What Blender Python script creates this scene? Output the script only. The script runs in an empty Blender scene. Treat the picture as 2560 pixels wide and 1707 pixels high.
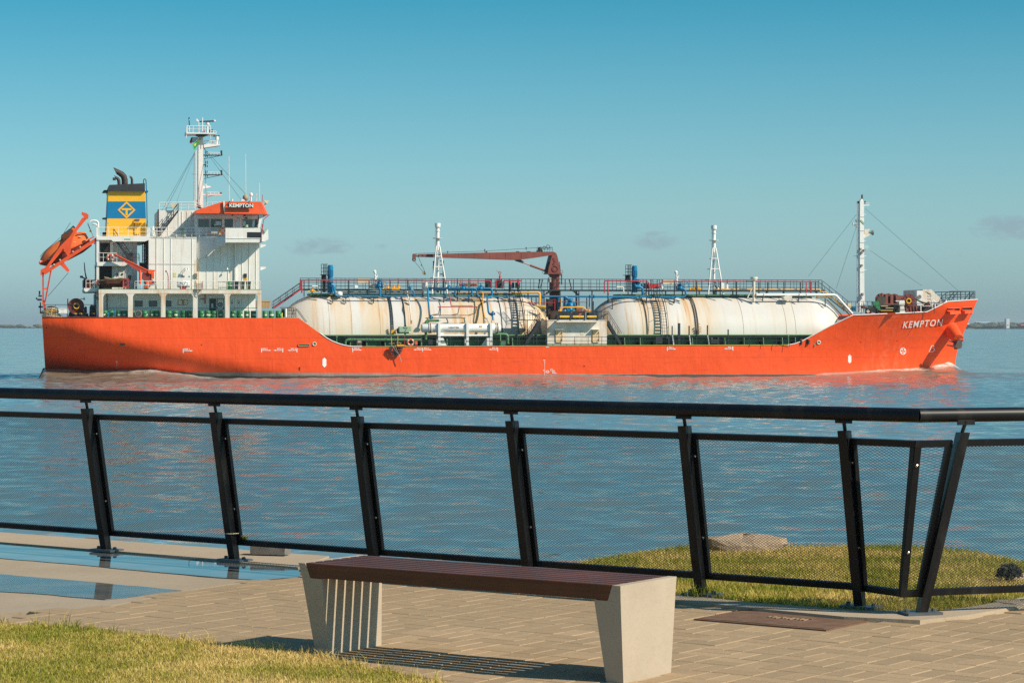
import bpy, math, random
import numpy as np
from mathutils import Vector, Matrix
from mathutils.bvhtree import BVHTree

random.seed(7)
rng = np.random.default_rng(7)
C = bpy.context.scene.collection
SC = bpy.context.scene

# ------------------------------------------------------------------ camera
EYE = 1.69          # metres above the promenade
F, CX, CY = 6000.0, 1280.0, 813.0   # focal length and horizon, in pixels of a 2560 x 1707 frame
cam_d = bpy.data.cameras.new('camera')
cam = bpy.data.objects.new('camera', cam_d)
C.objects.link(cam)
cam.location = (0, 0, EYE)
cam.rotation_euler = (math.pi / 2, 0, 0)
cam_d.sensor_fit = 'HORIZONTAL'
cam_d.sensor_width = 36.0
cam_d.lens = 36.0 * F / 2560.0
cam_d.shift_y = -(853.5 - CY) / 2560.0
cam_d.clip_start = 0.5
cam_d.clip_end = 60000
SC.camera = cam

# ------------------------------------------------------------------ sun, sky
LD = Vector((-0.90, 0.45, -0.80)).normalized()      # the way the sunlight travels
sun_d = bpy.data.lights.new('sun', 'SUN')
sun_d.energy = 5.0
sun_d.angle = math.radians(0.5)
sun_d.color = (1.0, 0.885, 0.72)
sun = bpy.data.objects.new('sun', sun_d)
C.objects.link(sun)
sun.rotation_euler = LD.to_track_quat('-Z', 'Y').to_euler()
SUN_EL = math.asin(-LD.z)
SUN_ROT = math.atan2(-LD.x, -LD.y)                   # Nishita: clockwise from +Y

W = bpy.data.worlds.new('World')
SC.world = W
W.use_nodes = True
wn = W.node_tree.nodes
wl = W.node_tree.links
wn.clear()


def node(nt, t, **kw):
    n = nt.nodes.new(t)
    for k, v in kw.items():
        if k.startswith('i_'):
            k2 = k[2:]
            n.inputs[int(k2) if k2.isdigit() else k2.replace('_', ' ')].default_value = v
        else:
            setattr(n, k, v)
    return n


def ramp(nt, stops, interp='LINEAR'):
    n = nt.nodes.new('ShaderNodeValToRGB')
    cr = n.color_ramp
    cr.interpolation = interp
    while len(cr.elements) < len(stops):
        cr.elements.new(0.5)
    for e, (p, c) in zip(cr.elements, stops):
        e.position = p
        e.color = (c, c, c, 1) if isinstance(c, (int, float)) else (*c, 1)
    return n


nt = W.node_tree
sky = node(nt, 'ShaderNodeTexSky', sky_type='NISHITA', sun_disc=False, sun_elevation=SUN_EL,
           sun_rotation=SUN_ROT, air_density=1.0, dust_density=1.0, ozone_density=1.6)
tc = node(nt, 'ShaderNodeTexCoord')
sep = node(nt, 'ShaderNodeSeparateXYZ')
wl.new(tc.outputs['Generated'], sep.inputs[0])
# the tint the whole sky has in the photograph, by height above the horizon
tint = ramp(nt, [(0.0, (0.57, 0.92, 1.25)), (0.012, (0.56, 0.88, 1.17)), (0.028, (0.535, 0.83, 1.07)), (0.052, (0.468, 0.76, 0.90)), (0.085, (0.336, 0.672, 0.778)),
                 (0.134, (0.13, 0.555, 0.655)), (0.35, (0.28, 0.63, 0.70)), (1.0, (0.34, 0.62, 0.69))])
wl.new(sep.outputs['Z'], tint.inputs[0])
mul = node(nt, 'ShaderNodeMix', data_type='RGBA', blend_type='MULTIPLY')
mul.inputs[0].default_value = 1.0
wl.new(sky.outputs[0], mul.inputs[6])
wl.new(tint.outputs[0], mul.inputs[7])
# a few small grey wisps of cloud low in the sky: (x px, y px, half width, half height, strength, seed)
CLOUDS = [(800, 617, 95, 28, 1.15), (1640, 602, 66, 28, 1.1), (2520, 570, 95, 34, 1.35), (1890, 580, 30, 8, 0.4),
          (2340, 655, 150, 40, 0.65), (2200, 685, 130, 26, 0.7), (950, 617, 30, 11, 0.75), (1185, 606, 36, 14, 0.6),
          (960, 668, 30, 16, 0.35), (1980, 560, 60, 18, 0.25), (2420, 665, 60, 16, 0.4), (110, 700, 70, 20, 0.35), (700, 690, 90, 40, 0.3)]
mp = node(nt, 'ShaderNodeMapping')
mp.inputs['Scale'].default_value = (110, 110, 260)
wl.new(tc.outputs['Generated'], mp.inputs[0])
cn = node(nt, 'ShaderNodeTexNoise', i_Scale=1.0, i_Detail=6.0, i_Roughness=0.62, i_Distortion=0.5)
wl.new(mp.outputs[0], cn.inputs['Vector'])
acc = None
div = node(nt, 'ShaderNodeMath', operation='DIVIDE')
divz = node(nt, 'ShaderNodeMath', operation='DIVIDE')
wl.new(sep.outputs['X'], div.inputs[0]); wl.new(sep.outputs['Y'], div.inputs[1])
wl.new(sep.outputs['Z'], divz.inputs[0]); wl.new(sep.outputs['Y'], divz.inputs[1])
fwd = node(nt, 'ShaderNodeMath', operation='GREATER_THAN'); fwd.inputs[1].default_value = 0.2
wl.new(sep.outputs['Y'], fwd.inputs[0])


def wmath(op, a, b):
    n = node(nt, 'ShaderNodeMath', operation=op)
    for i, v in enumerate((a, b)):
        if isinstance(v, (int, float)):
            n.inputs[i].default_value = v
        else:
            wl.new(v, n.inputs[i])
    return n.outputs[0]


for (px, py, hw, hh, st) in CLOUDS:
    dx = wmath('DIVIDE', wmath('SUBTRACT', div.outputs[0], (px - CX) / F), hw / F)
    dz = wmath('DIVIDE', wmath('SUBTRACT', divz.outputs[0], (CY - py) / F), hh / F)
    r2 = wmath('ADD', wmath('MULTIPLY', dx, dx), wmath('MULTIPLY', dz, dz))
    g = wmath('MULTIPLY', wmath('MAXIMUM', wmath('SUBTRACT', 1.0, wmath('MULTIPLY', r2, 0.5)), 0.0), st)
    acc = g if acc is None else wmath('MAXIMUM', acc, g)
acc = wmath('MULTIPLY', acc, fwd.outputs[0])
cm = wmath('SUBTRACT', wmath('MULTIPLY', acc, wmath('MULTIPLY', cn.outputs[0], 2.6)), 0.80)
cmask = node(nt, 'ShaderNodeClamp')
wl.new(wmath('MULTIPLY', cm, 1.15), cmask.inputs[0])
cmix = node(nt, 'ShaderNodeMix', data_type='RGBA')
wl.new(wmath('MULTIPLY', cmask.outputs[0], 0.85), cmix.inputs[0])
wl.new(mul.outputs[2], cmix.inputs[6])
cmix.inputs[7].default_value = (1.95, 2.80, 3.20, 1)
bg = node(nt, 'ShaderNodeBackground')
bg.inputs['Strength'].default_value = 0.128
wl.new(cmix.outputs[2], bg.inputs[0])
wo = node(nt, 'ShaderNodeOutputWorld')
wl.new(bg.outputs[0], wo.inputs[0])

SC.view_settings.view_transform = 'Standard'
SC.view_settings.look = 'None'
SC.view_settings.exposure = 0.22
SC.view_settings.gamma = 1.0
SC.view_settings.use_curve_mapping = False
SC.render.engine = 'CYCLES'
SC.cycles.max_bounces = 6
SC.cycles.transparent_max_bounces = 8
SC.cycles.use_denoising = False
SC.cycles.use_adaptive_sampling = False
SC.cycles.sample_clamp_indirect = 2.5

# ------------------------------------------------------------------ places: the ship's frame and the ground
WATER = -3.77
TH = math.radians(11)
SHIP0 = Vector((0, 256, WATER))
CT, ST = math.cos(TH), math.sin(TH)
CROP = {'c1': (60, 280, 3.675), 'c2': (60, 560, 6.031), 'c3': (380, 560, 6.031), 'c4': (420, 280, 4.9), 'c5': (60, 400, 6.533),
        'c6': (660, 640, 5.88), 'c7': (1000, 540, 5.6), 'c8': (1000, 700, 7.127), 'd1': (1260, 680, 7.127), 'd2': (1480, 540, 6.031),
        'd3': (1540, 660, 6.533), 'd4': (1820, 660, 6.533), 'd5': (2060, 480, 4.9), 'd6': (2100, 680, 5.6), 'd7': (60, 740, 3.178),
        'e1': (2160, 720, 7.84), 'e2': (1360, 760, 11.76), 'e3': (900, 820, 11.76), 'px': (0, 0, 1.0)}


def P(px, py, y):
    """point of the ship (its own frame: x forward, y to starboard, z up from the water) that the survey bearing px, py meets at offset y"""
    dx, dz = (px - CX) / F, -(py - CY) / F
    k = (y + SHIP0.y * CT) / (CT - ST * dx)
    X, Y = k * dx, k
    return Vector((X * CT + (Y - SHIP0.y) * ST, y, EYE + k * dz - WATER))


def q(c, u, v, y):
    ox, oy, s = CROP[c]
    return P(ox + u / s, oy + v / s, y)


def G(px, py, h=0.0):
    """point on the level plane z = h at a survey bearing"""
    k = F * (EYE - h) / (py - CY)
    return Vector(((px - CX) / F * k, k, h))


CAM_SHIP = Matrix.Rotation(-TH, 4, 'Z') @ (Vector((0, 0, EYE)) - SHIP0)
SHIP_M = Matrix.Translation(SHIP0) @ Matrix.Rotation(TH, 4, 'Z')

# ------------------------------------------------------------------ materials
MATS = {}


def new_mat(name):
    m = bpy.data.materials.new(name)
    m.use_nodes = True
    t = m.node_tree
    t.nodes.clear()
    b = node(t, 'ShaderNodeBsdfPrincipled')
    o = node(t, 'ShaderNodeOutputMaterial')
    t.links.new(b.outputs[0], o.inputs[0])
    return m, t, b


def noise_col(t, vec, scale, detail=4, rough=0.6, sc3=None):
    if sc3 is not None:
        mpn = node(t, 'ShaderNodeMapping')
        mpn.inputs['Scale'].default_value = sc3
        t.links.new(vec, mpn.inputs[0])
        vec = mpn.outputs[0]
    n = node(t, 'ShaderNodeTexNoise', i_Scale=scale, i_Detail=detail, i_Roughness=rough)
    t.links.new(vec, n.inputs['Vector'])
    return n.outputs[0]


def mixc(t, fac, a, b, mode='MIX'):
    m = node(t, 'ShaderNodeMix', data_type='RGBA', blend_type=mode)
    for i, v in ((0, fac), (6, a), (7, b)):
        if isinstance(v, (int, float)):
            m.inputs[i].default_value = v
        elif isinstance(v, tuple):
            m.inputs[i].default_value = (*v, 1)
        else:
            t.links.new(v, m.inputs[i])
    return m.outputs[2]


def mapr(t, v, a, b, c=0.0, d=1.0):
    n = node(t, 'ShaderNodeMapRange')
    t.links.new(v, n.inputs[0])
    for i, x in enumerate((a, b, c, d)):
        n.inputs[i + 1].default_value = x
    return n.outputs[0]


def paint(name, rgb, rough=0.5, var=0.10, rust=0.0, rustc=(0.42, 0.17, 0.04), scale=1.5, metallic=0.0, streak=(2.2, 2.2, 0.16), bump=0.0, spec=0.4):
    """painted steel: faded patches, and rust that runs down from where it starts"""
    if name in MATS:
        return MATS[name]
    m, t, b = new_mat(name)
    co = node(t, 'ShaderNodeTexCoord').outputs['Object']
    n1 = noise_col(t, co, scale, 5)
    lo = tuple(c * (1 - var) for c in rgb)
    hi = tuple(min(1, c * (1 + var)) for c in rgb)
    col = mixc(t, mapr(t, n1, 0.3, 0.7), lo, hi)
    if rust > 0:
        s = noise_col(t, co, 1.0, 5, 0.65, streak)
        s2 = noise_col(t, co, 0.35, 2)
        mm = node(t, 'ShaderNodeMath', operation='MULTIPLY')
        t.links.new(mapr(t, s, 0.62 - 0.2 * rust, 0.71), mm.inputs[0])
        t.links.new(mapr(t, s2, 0.35, 0.65), mm.inputs[1])
        col = mixc(t, mm.outputs[0], col, rustc)
    t.links.new(col, b.inputs['Base Color'])
    b.inputs['Roughness'].default_value = rough
    b.inputs['Metallic'].default_value = metallic
    b.inputs['Specular IOR Level'].default_value = spec
    if bump > 0:
        bn = node(t, 'ShaderNodeBump', i_Strength=1.0, i_Distance=bump)
        t.links.new(noise_col(t, co, scale * 1.2, 3), bn.inputs['Height'])
        t.links.new(bn.outputs[0], b.inputs['Normal'])
    MATS[name] = m
    return m


# ------------------------------------------------------------------ mesh building
class MB:
    def __init__(self):
        self.v, self.f, self.s = [], [], []

    def add(self, verts, faces, smooth=False):
        o = len(self.v)
        self.v += [tuple(p) for p in verts]
        self.f += [tuple(i + o for i in f) for f in faces]
        self.s += [smooth] * len(faces)
        return self

    def box(self, x0, y0, z0, x1, y1, z1):
        x0, x1 = sorted((x0, x1)); y0, y1 = sorted((y0, y1)); z0, z1 = sorted((z0, z1))
        v = [(x0, y0, z0), (x1, y0, z0), (x1, y1, z0), (x0, y1, z0), (x0, y0, z1), (x1, y0, z1), (x1, y1, z1), (x0, y1, z1)]
        return self.add(v, [(0, 3, 2, 1), (4, 5, 6, 7), (0, 1, 5, 4), (1, 2, 6, 5), (2, 3, 7, 6), (3, 0, 4, 7)])

    def prism(self, pts, y0, y1):
        """polygon in x, z carried from y0 to y1"""
        n = len(pts)
        area = sum(pts[i][0] * pts[(i + 1) % n][1] - pts[(i + 1) % n][0] * pts[i][1] for i in range(n))
        if area < 0:
            pts = pts[::-1]
        y0, y1 = sorted((y0, y1))
        v = [(p[0], y0, p[1]) for p in pts] + [(p[0], y1, p[1]) for p in pts]
        f = [tuple(range(n)), tuple(range(2 * n - 1, n - 1, -1))]
        f += [(i, i + n, (i + 1) % n + n, (i + 1) % n) for i in range(n)]
        return self.add(v, f)

    def slab(self, pts, z0, z1):
        """polygon in x, y carried from z0 to z1"""
        n = len(pts)
        area = sum(pts[i][0] * pts[(i + 1) % n][1] - pts[(i + 1) % n][0] * pts[i][1] for i in range(n))
        if area < 0:
            pts = pts[::-1]
        v = [(p[0], p[1], z0) for p in pts] + [(p[0], p[1], z1) for p in pts]
        f = [tuple(range(n - 1, -1, -1)), tuple(range(n, 2 * n))]
        f += [(i, (i + 1) % n, (i + 1) % n + n, i + n) for i in range(n)]
        return self.add(v, f)

    def tube(self, pts, r, n=8, caps=True, closed=False):
        pts = [Vector(p) for p in pts]
        k = len(pts)
        rs = r if isinstance(r, (list, tuple)) else [r] * k
        rings = []
        up = None
        for i, p in enumerate(pts):
            if closed:
                d = (pts[(i + 1) % k] - pts[i - 1])
            else:
                a = pts[i] - pts[i - 1] if i > 0 else pts[1] - pts[0]
                c = pts[i + 1] - pts[i] if i < k - 1 else a
                d = a.normalized() + c.normalized()
                if d.length < 1e-6:
                    d = a
            d.normalize()
            if up is None:
                up = Vector((0, 0, 1)) if abs(d.z) < 0.9 else Vector((0, 1, 0))
            side = d.cross(up)
            if side.length < 1e-4:
                side = d.cross(Vector((1, 0, 0)))
            side.normalize()
            up = side.cross(d).normalized()
            rings.append([p + (side * math.cos(2 * math.pi * j / n) + up * math.sin(2 * math.pi * j / n)) * rs[i] for j in range(n)])
        v = [x for ring in rings for x in ring]
        f = []
        for i in range(k if closed else k - 1):
            i2 = (i + 1) % k
            for j in range(n):
                f.append((i * n + j, i * n + (j + 1) % n, i2 * n + (j + 1) % n, i2 * n + j))
        f = [tuple(reversed(x)) for x in f]
        self.add(v, f, n > 5)
        if caps and not closed:
            self.add(rings[0], [tuple(range(n))])
            self.add(rings[-1], [tuple(range(n - 1, -1, -1))])
        return self

    def beam(self, p0, p1, w, h=None):
        """straight bar of rectangular section"""
        h = w if h is None else h
        p0, p1 = Vector(p0), Vector(p1)
        d = (p1 - p0).normalized()
        up = Vector((0, 1, 0)) if abs(d.y) < 0.9 else Vector((0, 0, 1))
        a = d.cross(up).normalized() * (w / 2)
        b = d.cross(a).normalized() * (h / 2)
        v = [p0 + a + b, p0 - a + b, p0 - a - b, p0 + a - b, p1 + a + b, p1 - a + b, p1 - a - b, p1 + a - b]
        return self.add(v, [(0, 1, 2, 3), (7, 6, 5, 4), (0, 4, 5, 1), (1, 5, 6, 2), (2, 6, 7, 3), (3, 7, 4, 0)])

    def lathe(self, c, axis, prof, n=16, smooth=True):
        """profile of (distance along axis, radius) turned round an axis"""
        c = Vector(c)
        ax = {'x': (Vector((1, 0, 0)), Vector((0, 1, 0)), Vector((0, 0, 1))), 'y': (Vector((0, 1, 0)), Vector((0, 0, 1)), Vector((1, 0, 0))),
              'z': (Vector((0, 0, 1)), Vector((1, 0, 0)), Vector((0, 1, 0)))}[axis] if isinstance(axis, str) else axis
        v = []
        for (h, r) in prof:
            for j in range(n):
                a = 2 * math.pi * j / n
                v.append(c + ax[0] * h + (ax[1] * math.cos(a) + ax[2] * math.sin(a)) * r)
        f = []
        for i in range(len(prof) - 1):
            for j in range(n):
                f.append((i * n + j, i * n + (j + 1) % n, (i + 1) * n + (j + 1) % n, (i + 1) * n + j))
        self.add(v, f, smooth)
        self.add(v[:n], [tuple(range(n - 1, -1, -1))])
        self.add(v[-n:], [tuple(range(n))])
        return self

    def ball(self, c, r, n=12, m=8, sq=(1, 1, 1)):
        c = Vector(c)
        v, f = [], []
        for i in range(m + 1):
            th = math.pi * i / m
            for j in range(n):
                a = 2 * math.pi * j / n
                v.append(c + Vector((math.sin(th) * math.cos(a) * sq[0], math.sin(th) * math.sin(a) * sq[1], math.cos(th) * sq[2])) * r)
        for i in range(m):
            for j in range(n):
                f.append((i * n + j, (i + 1) * n + j, (i + 1) * n + (j + 1) % n, i * n + (j + 1) % n))
        return self.add(v, f, True)

    def ring(self, c, axis, R, r, n=24, m=8, a0=0.0, a1=2 * math.pi):
        c = Vector(c)
        ax = {'x': (Vector((0, 1, 0)), Vector((0, 0, 1))), 'y': (Vector((1, 0, 0)), Vector((0, 0, 1))), 'z': (Vector((1, 0, 0)), Vector((0, 1, 0)))}[axis]
        full = abs(a1 - a0) > 6.28
        pts = [c + (ax[0] * math.cos(a0 + (a1 - a0) * i / n) + ax[1] * math.sin(a0 + (a1 - a0) * i / n)) * R for i in range(n if full else n + 1)]
        return self.tube(pts, r, m, closed=full)

    def loft(self, rings, caps=True, smooth=True, closed=True):
        n = len(rings[0])
        v = [p for r in rings for p in r]
        f = []
        for i in range(len(rings) - 1):
            for j in range(n if closed else n - 1):
                f.append((i * n + j, i * n + (j + 1) % n, (i + 1) * n + (j + 1) % n, (i + 1) * n + j))
        self.add(v, f, smooth)
        if caps:
            self.add(rings[0], [tuple(range(n - 1, -1, -1))])
            self.add(rings[-1], [tuple(range(n))])
        return self

    # --- shapes given by survey bearings on the ship
    def B(self, c, u0, v0, u1, v1, y0, y1):
        a, b = q(c, u0, v1, y0), q(c, u1, v0, y0)
        a2, b2 = q(c, u1, v1, y0), q(c, u0, v0, y0)
        return self.box(a.x, y0, (a.z + a2.z) / 2, b.x, y1, (b.z + b2.z) / 2)

    def E(self, c, pts, y0, y1):
        w = [q(c, u, v, y0) for u, v in pts]
        return self.prism([(p.x, p.z) for p in w], y0, y1)

    def T(self, c, pts, y, r, n=8):
        ys = y if isinstance(y, (list, tuple)) else [y] * len(pts)
        rr = r * 0.0417 / CROP[c][2]
        return self.tube([q(c, u, v, yy) for (u, v), yy in zip(pts, ys)], rr, n)

    def V(self, c, u, v0, v1, ru, y, n=12, taper=None):
        a, b = q(c, u, v1, y), q(c, u, v0, y)
        r = ru * 0.0417 / CROP[c][2]
        return self.lathe((a.x, y, 0), 'z', [(a.z, r), (b.z, r if taper is None else taper * 0.0417 / CROP[c][2])], n)

    def D(self, c, u, v, ru, y0, y1, n=24):
        p = q(c, u, v, min(y0, y1))
        r = ru * 0.0417 / CROP[c][2]
        return self.lathe((p.x, 0, p.z), 'y', [(min(y0, y1), r), (max(y0, y1), r)], n)

    def build(self, name, mat, parent=None, off=None, smooth_angle=None):
        me = bpy.data.meshes.new(name)
        v = self.v if off is None else [(p[0] - off[0], p[1] - off[1], p[2] - off[2]) for p in self.v]
        me.from_pydata(v, [], self.f)
        me.polygons.foreach_set('use_smooth', self.s)
        me.materials.append(mat)
        me.update()
        o = bpy.data.objects.new(name, me)
        C.objects.link(o)
        if parent is not None:
            o.parent = parent
        return o


def tag(o, label=None, cat=None, group=None, kind=None):
    for k, v in (('label', label), ('category', cat), ('group', group), ('kind', kind)):
        if v:
            o[k] = v
    return o


def empty(name, label, cat, loc, rz=0.0, group=None):
    o = bpy.data.objects.new(name, None)
    C.objects.link(o)
    o.empty_display_size = 0.2
    o.location = loc
    o.rotation_euler = (0, 0, rz)
    return tag(o, label, cat, group)


def ship_thing(name, label, cat, base, group=None):
    return empty(name, label, cat, SHIP_M @ Vector(base), TH, group)


def copy_thing(o, loc, label=None, rz=None):
    r = o.copy(); C.objects.link(r); r.location = loc
    if rz is not None:
        r.rotation_euler = (0, 0, rz)
    if label:
        r['label'] = label
    for ch in list(o.children):
        c = ch.copy(); C.objects.link(c); c.parent = r
        for g in list(ch.children):
            d = g.copy(); C.objects.link(d); d.parent = c
    return r


def text_mesh(body, bold=0.0, shear=0.0, spacing=1.0):
    """flat outline of a word: vertices 0..1 wide and 0..1 high, and faces"""
    cu = bpy.data.curves.new('lettering', 'FONT')
    cu.body = body
    cu.offset = bold
    cu.shear = shear
    cu.space_character = spacing
    cu.resolution_u = 3
    cu.fill_mode = 'FRONT'
    o = bpy.data.objects.new('lettering', cu)
    C.objects.link(o)
    dg = bpy.context.evaluated_depsgraph_get()
    dg.update()
    me = o.evaluated_get(dg).to_mesh()
    v = [tuple(x.co[:2]) for x in me.vertices]
    f = [tuple(p.vertices) for p in me.polygons]
    o.evaluated_get(dg).to_mesh_clear()
    bpy.data.objects.remove(o)
    bpy.data.curves.remove(cu)
    x0, x1 = min(p[0] for p in v), max(p[0] for p in v)
    y0, y1 = min(p[1] for p in v), max(p[1] for p in v)
    return [((p[0] - x0) / (x1 - x0), (p[1] - y0) / (y1 - y0)) for p in v], f


def plate_text(mb, body, c, u0, v0, u1, v1, y, bold=0.02, depth=0.02):
    """raised letters on a flat wall that faces y minus"""
    tv, tf = text_mesh(body, bold)
    a, b = q(c, u0, v1, y), q(c, u1, v0, y)
    v = [(a.x + (b.x - a.x) * p[0], y - depth, a.z + (b.z - a.z) * p[1]) for p in tv]
    return mb.add(v, tf)

# ================================================================== SETTING
# hull outline at the waterline is needed by the water's waves, so the hull's lines come first
HALF = 8.0
S_STERN = P(105, 800, -7).x
S_BOW = P(2443, 749, 0).x


def lerp_tab(tab, x):
    if x <= tab[0][0]:
        return tab[0][1]
    for (a, b), (c, d) in zip(tab, tab[1:]):
        if x <= c:
            return b + (d - b) * (x - a) / (c - a)
    return tab[-1][1]


def smooth(e0, e1, x):
    t = min(1, max(0, (x - e0) / (e1 - e0)))
    return t * t * (3 - 2 * t)


def b_top(u):
    """half breadth at the top of the side, u = 0 stern .. 1 stem"""
    b = HALF
    if u < 0.10:
        b = 7.3 + 0.7 * smooth(0, 0.05, u)
    if u > 0.80:
        b = HALF * max(0.0, 1 - ((u - 0.80) / 0.20) ** 2.8)
    return b


def b_wl(u):
    b = HALF
    if u < 0.24:
        b = 3.1 + 4.9 * smooth(-0.02, 0.24, u) ** 0.9
    if u > 0.69:
        b = HALF * max(0.0, 1 - ((u - 0.69) / 0.31) ** 1.65)
    return b


# ---- water: one sheet to the horizon, finer round the ship, raised into the ship's own waves
def axis_coords(inner0, inner1, step, outer):
    a = list(np.arange(inner0, inner1 + 1e-6, step))
    lo, hi, d = [], [], step
    x = inner0
    while x > -outer:
        d *= 1.45
        x -= d
        lo.append(x)
    d, x = step, inner1
    while x < outer:
        d *= 1.45
        x += d
        hi.append(x)
    return np.array(lo[::-1] + a + hi)


xs = axis_coords(-62, 62, 0.27, 9000)
ys = axis_coords(24, 274, 0.27, 9000)
ys = np.concatenate([np.array([8.0, 16.0, 20.0]), ys[ys > 23.9]])
GX, GY = np.meshgrid(xs, ys)
Lx = GX * CT + (GY - SHIP0.y) * ST
Ly = -GX * ST + (GY - SHIP0.y) * CT
WAVE = [(105, 1.0), (150, 1.0), (210, .86), (290, .94), (385, 1.06), (440, .72), (490, .32), (540, .08), (640, .0), (760, .06), (950, .10),
        (1150, .22), (1280, .38), (1400, .34), (1520, .24), (1640, .08), (1760, .0), (1900, .0), (2000, .18), (2130, .52), (2250, .72), (2340, .92), (2400, 1.45), (2432, .9)]
WS = np.array([P(px, 935, -8 if 500 < px < 1900 else -4).x for px, _ in WAVE])
WH = np.array([h for _, h in WAVE])
prof = np.interp(Lx, WS, WH, left=0.0, right=0.0)
uu = (Lx - S_STERN) / (S_BOW - 2.6 - S_STERN)
bw = np.vectorize(b_wl)(np.clip(uu, 0, 1))
dist = np.maximum(0, np.abs(Ly) - bw)
beyond = np.maximum(0, Lx - (S_BOW - 3.0)) + np.maximum(0, S_STERN - Lx)
near = np.exp(-(dist / 4.0) ** 1.3) * np.exp(-beyond / 2.2)
H = prof * near
# diverging wash off the bow and the stern wave, and a slight swell
H += 0.10 * np.sin(dist * 1.5 - Lx * 0.35) * np.exp(-dist / 9.0) * (np.abs(Lx) < 60) * smooth(0, 1, 1) * np.clip(dist / 2, 0, 1)
# wind chop: many short waves of the breeze, all real height
fade = np.clip((66 - np.abs(GX)) / 4, 0, 1) * np.clip((275 - GY) / 3, 0, 1) * np.clip((GY - 20) / 4, 0, 1)
rw = np.random.default_rng(31)
chop = np.zeros_like(GX)
gust = 0.75 + 0.25 * np.sin(GX * .05 + 1.3 * np.sin(GY * .043)) * np.sin(GY * .071 + .8)
for k in range(44):
    lam = 0.95 * (6.5 / 0.95) ** (rw.random() ** 1.25)
    th_ = math.radians(-75) + rw.normal(0, .55)
    kk = 2 * math.pi / lam
    amp = 0.030 * lam ** 0.62 / math.sqrt(44) * 1.35
    wob = .6 * np.sin(GX * .11 * (1 + k % 3) + GY * .07 + k)
    chop += amp * np.sin(kk * (GX * math.cos(th_) + GY * math.sin(th_)) + rw.random() * 6.28 + wob)
H += chop * fade * gust
inside = (np.abs(Ly) < bw - 0.4) & (uu > 0) & (uu < 1)
H[inside] = -0.2
verts = np.stack([GX.ravel(), GY.ravel(), (WATER + H).ravel()], 1)
ny, nx = GX.shape
idx = np.arange(nx * ny).reshape(ny, nx)
quads = np.stack([idx[:-1, :-1], idx[:-1, 1:], idx[1:, 1:], idx[1:, :-1]], -1).reshape(-1, 4)
# how muddy and how foamy the water is, kept with the mesh
stir = np.exp(-(dist / 22.0)) * np.exp(-beyond / 14.0) * np.interp(Lx, WS, [1, 1, 1, 1, .9, .6, .4, .35, .35, .4, .45, .5, .5, .5, .4, .4, .4, .4, .5, .8, 1, 1, 1, 1])
crest = np.exp(-((dist - .5) / 1.1) ** 2) * np.interp(Lx, WS, [.1, .1, .15, .3, .95, .9, .75, .25, .1, .1, .1, .1, .1, .1, .12, .1, .1, .1, .25, .8, .9, .9, 1.3, 1.5]) * np.exp(-beyond / 0.9)


def mesh_from_arrays(name, v, f):
    me = bpy.data.meshes.new(name)
    nv, nf, k = len(v), len(f), f.shape[1]
    me.vertices.add(nv)
    me.vertices.foreach_set('co', v.astype(np.float32).ravel())
    me.loops.add(nf * k)
    me.loops.foreach_set('vertex_index', f.astype(np.int32).ravel())
    me.polygons.add(nf)
    me.polygons.foreach_set('loop_start', np.arange(0, nf * k, k, dtype=np.int32))
    me.update(calc_edges=True)
    me.validate()
    return me


me = mesh_from_arrays('water', verts, quads)
at = me.color_attributes.new('stir', 'FLOAT_COLOR', 'POINT')
colr = np.zeros((len(verts), 4), np.float32)
colr[:, 0] = stir.ravel(); colr[:, 1] = crest.ravel(); colr[:, 2] = fade.ravel(); colr[:, 3] = 1
at.data.foreach_set('color', colr.ravel())
me.polygons.foreach_set('use_smooth', np.ones(len(quads), bool))

wm, t, b = new_mat('river_water')
co = node(t, 'ShaderNodeNewGeometry').outputs['Position']
attr = node(t, 'ShaderNodeAttribute', attribute_name='stir')
sepc = node(t, 'ShaderNodeSeparateColor')
t.links.new(attr.outputs['Color'], sepc.inputs[0])
big = noise_col(t, co, 0.05, 3)
base = mixc(t, mapr(t, big, 0.35, 0.65), (0.118, 0.195, 0.207), (0.142, 0.214, 0.222))
base = mixc(t, sepc.outputs[0], base, (0.20, 0.145, 0.095))
fn = noise_col(t, co, 2.2, 6, 0.7, (0.7, 0.7, 1))
fm = node(t, 'ShaderNodeMath', operation='MULTIPLY'); fm.inputs[1].default_value = 1.0
t.links.new(sepc.outputs[1], fm.inputs[0]); t.links.new(mapr(t, fn, 0.36, 0.54), fm.inputs[1])
base = mixc(t, fm.outputs[0], base, (0.74, 0.70, 0.63))
t.links.new(base, b.inputs['Base Color'])
b.inputs['Roughness'].default_value = 0.10
b.inputs['IOR'].default_value = 1.333
b.inputs['Specular IOR Level'].default_value = 0.5
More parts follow.
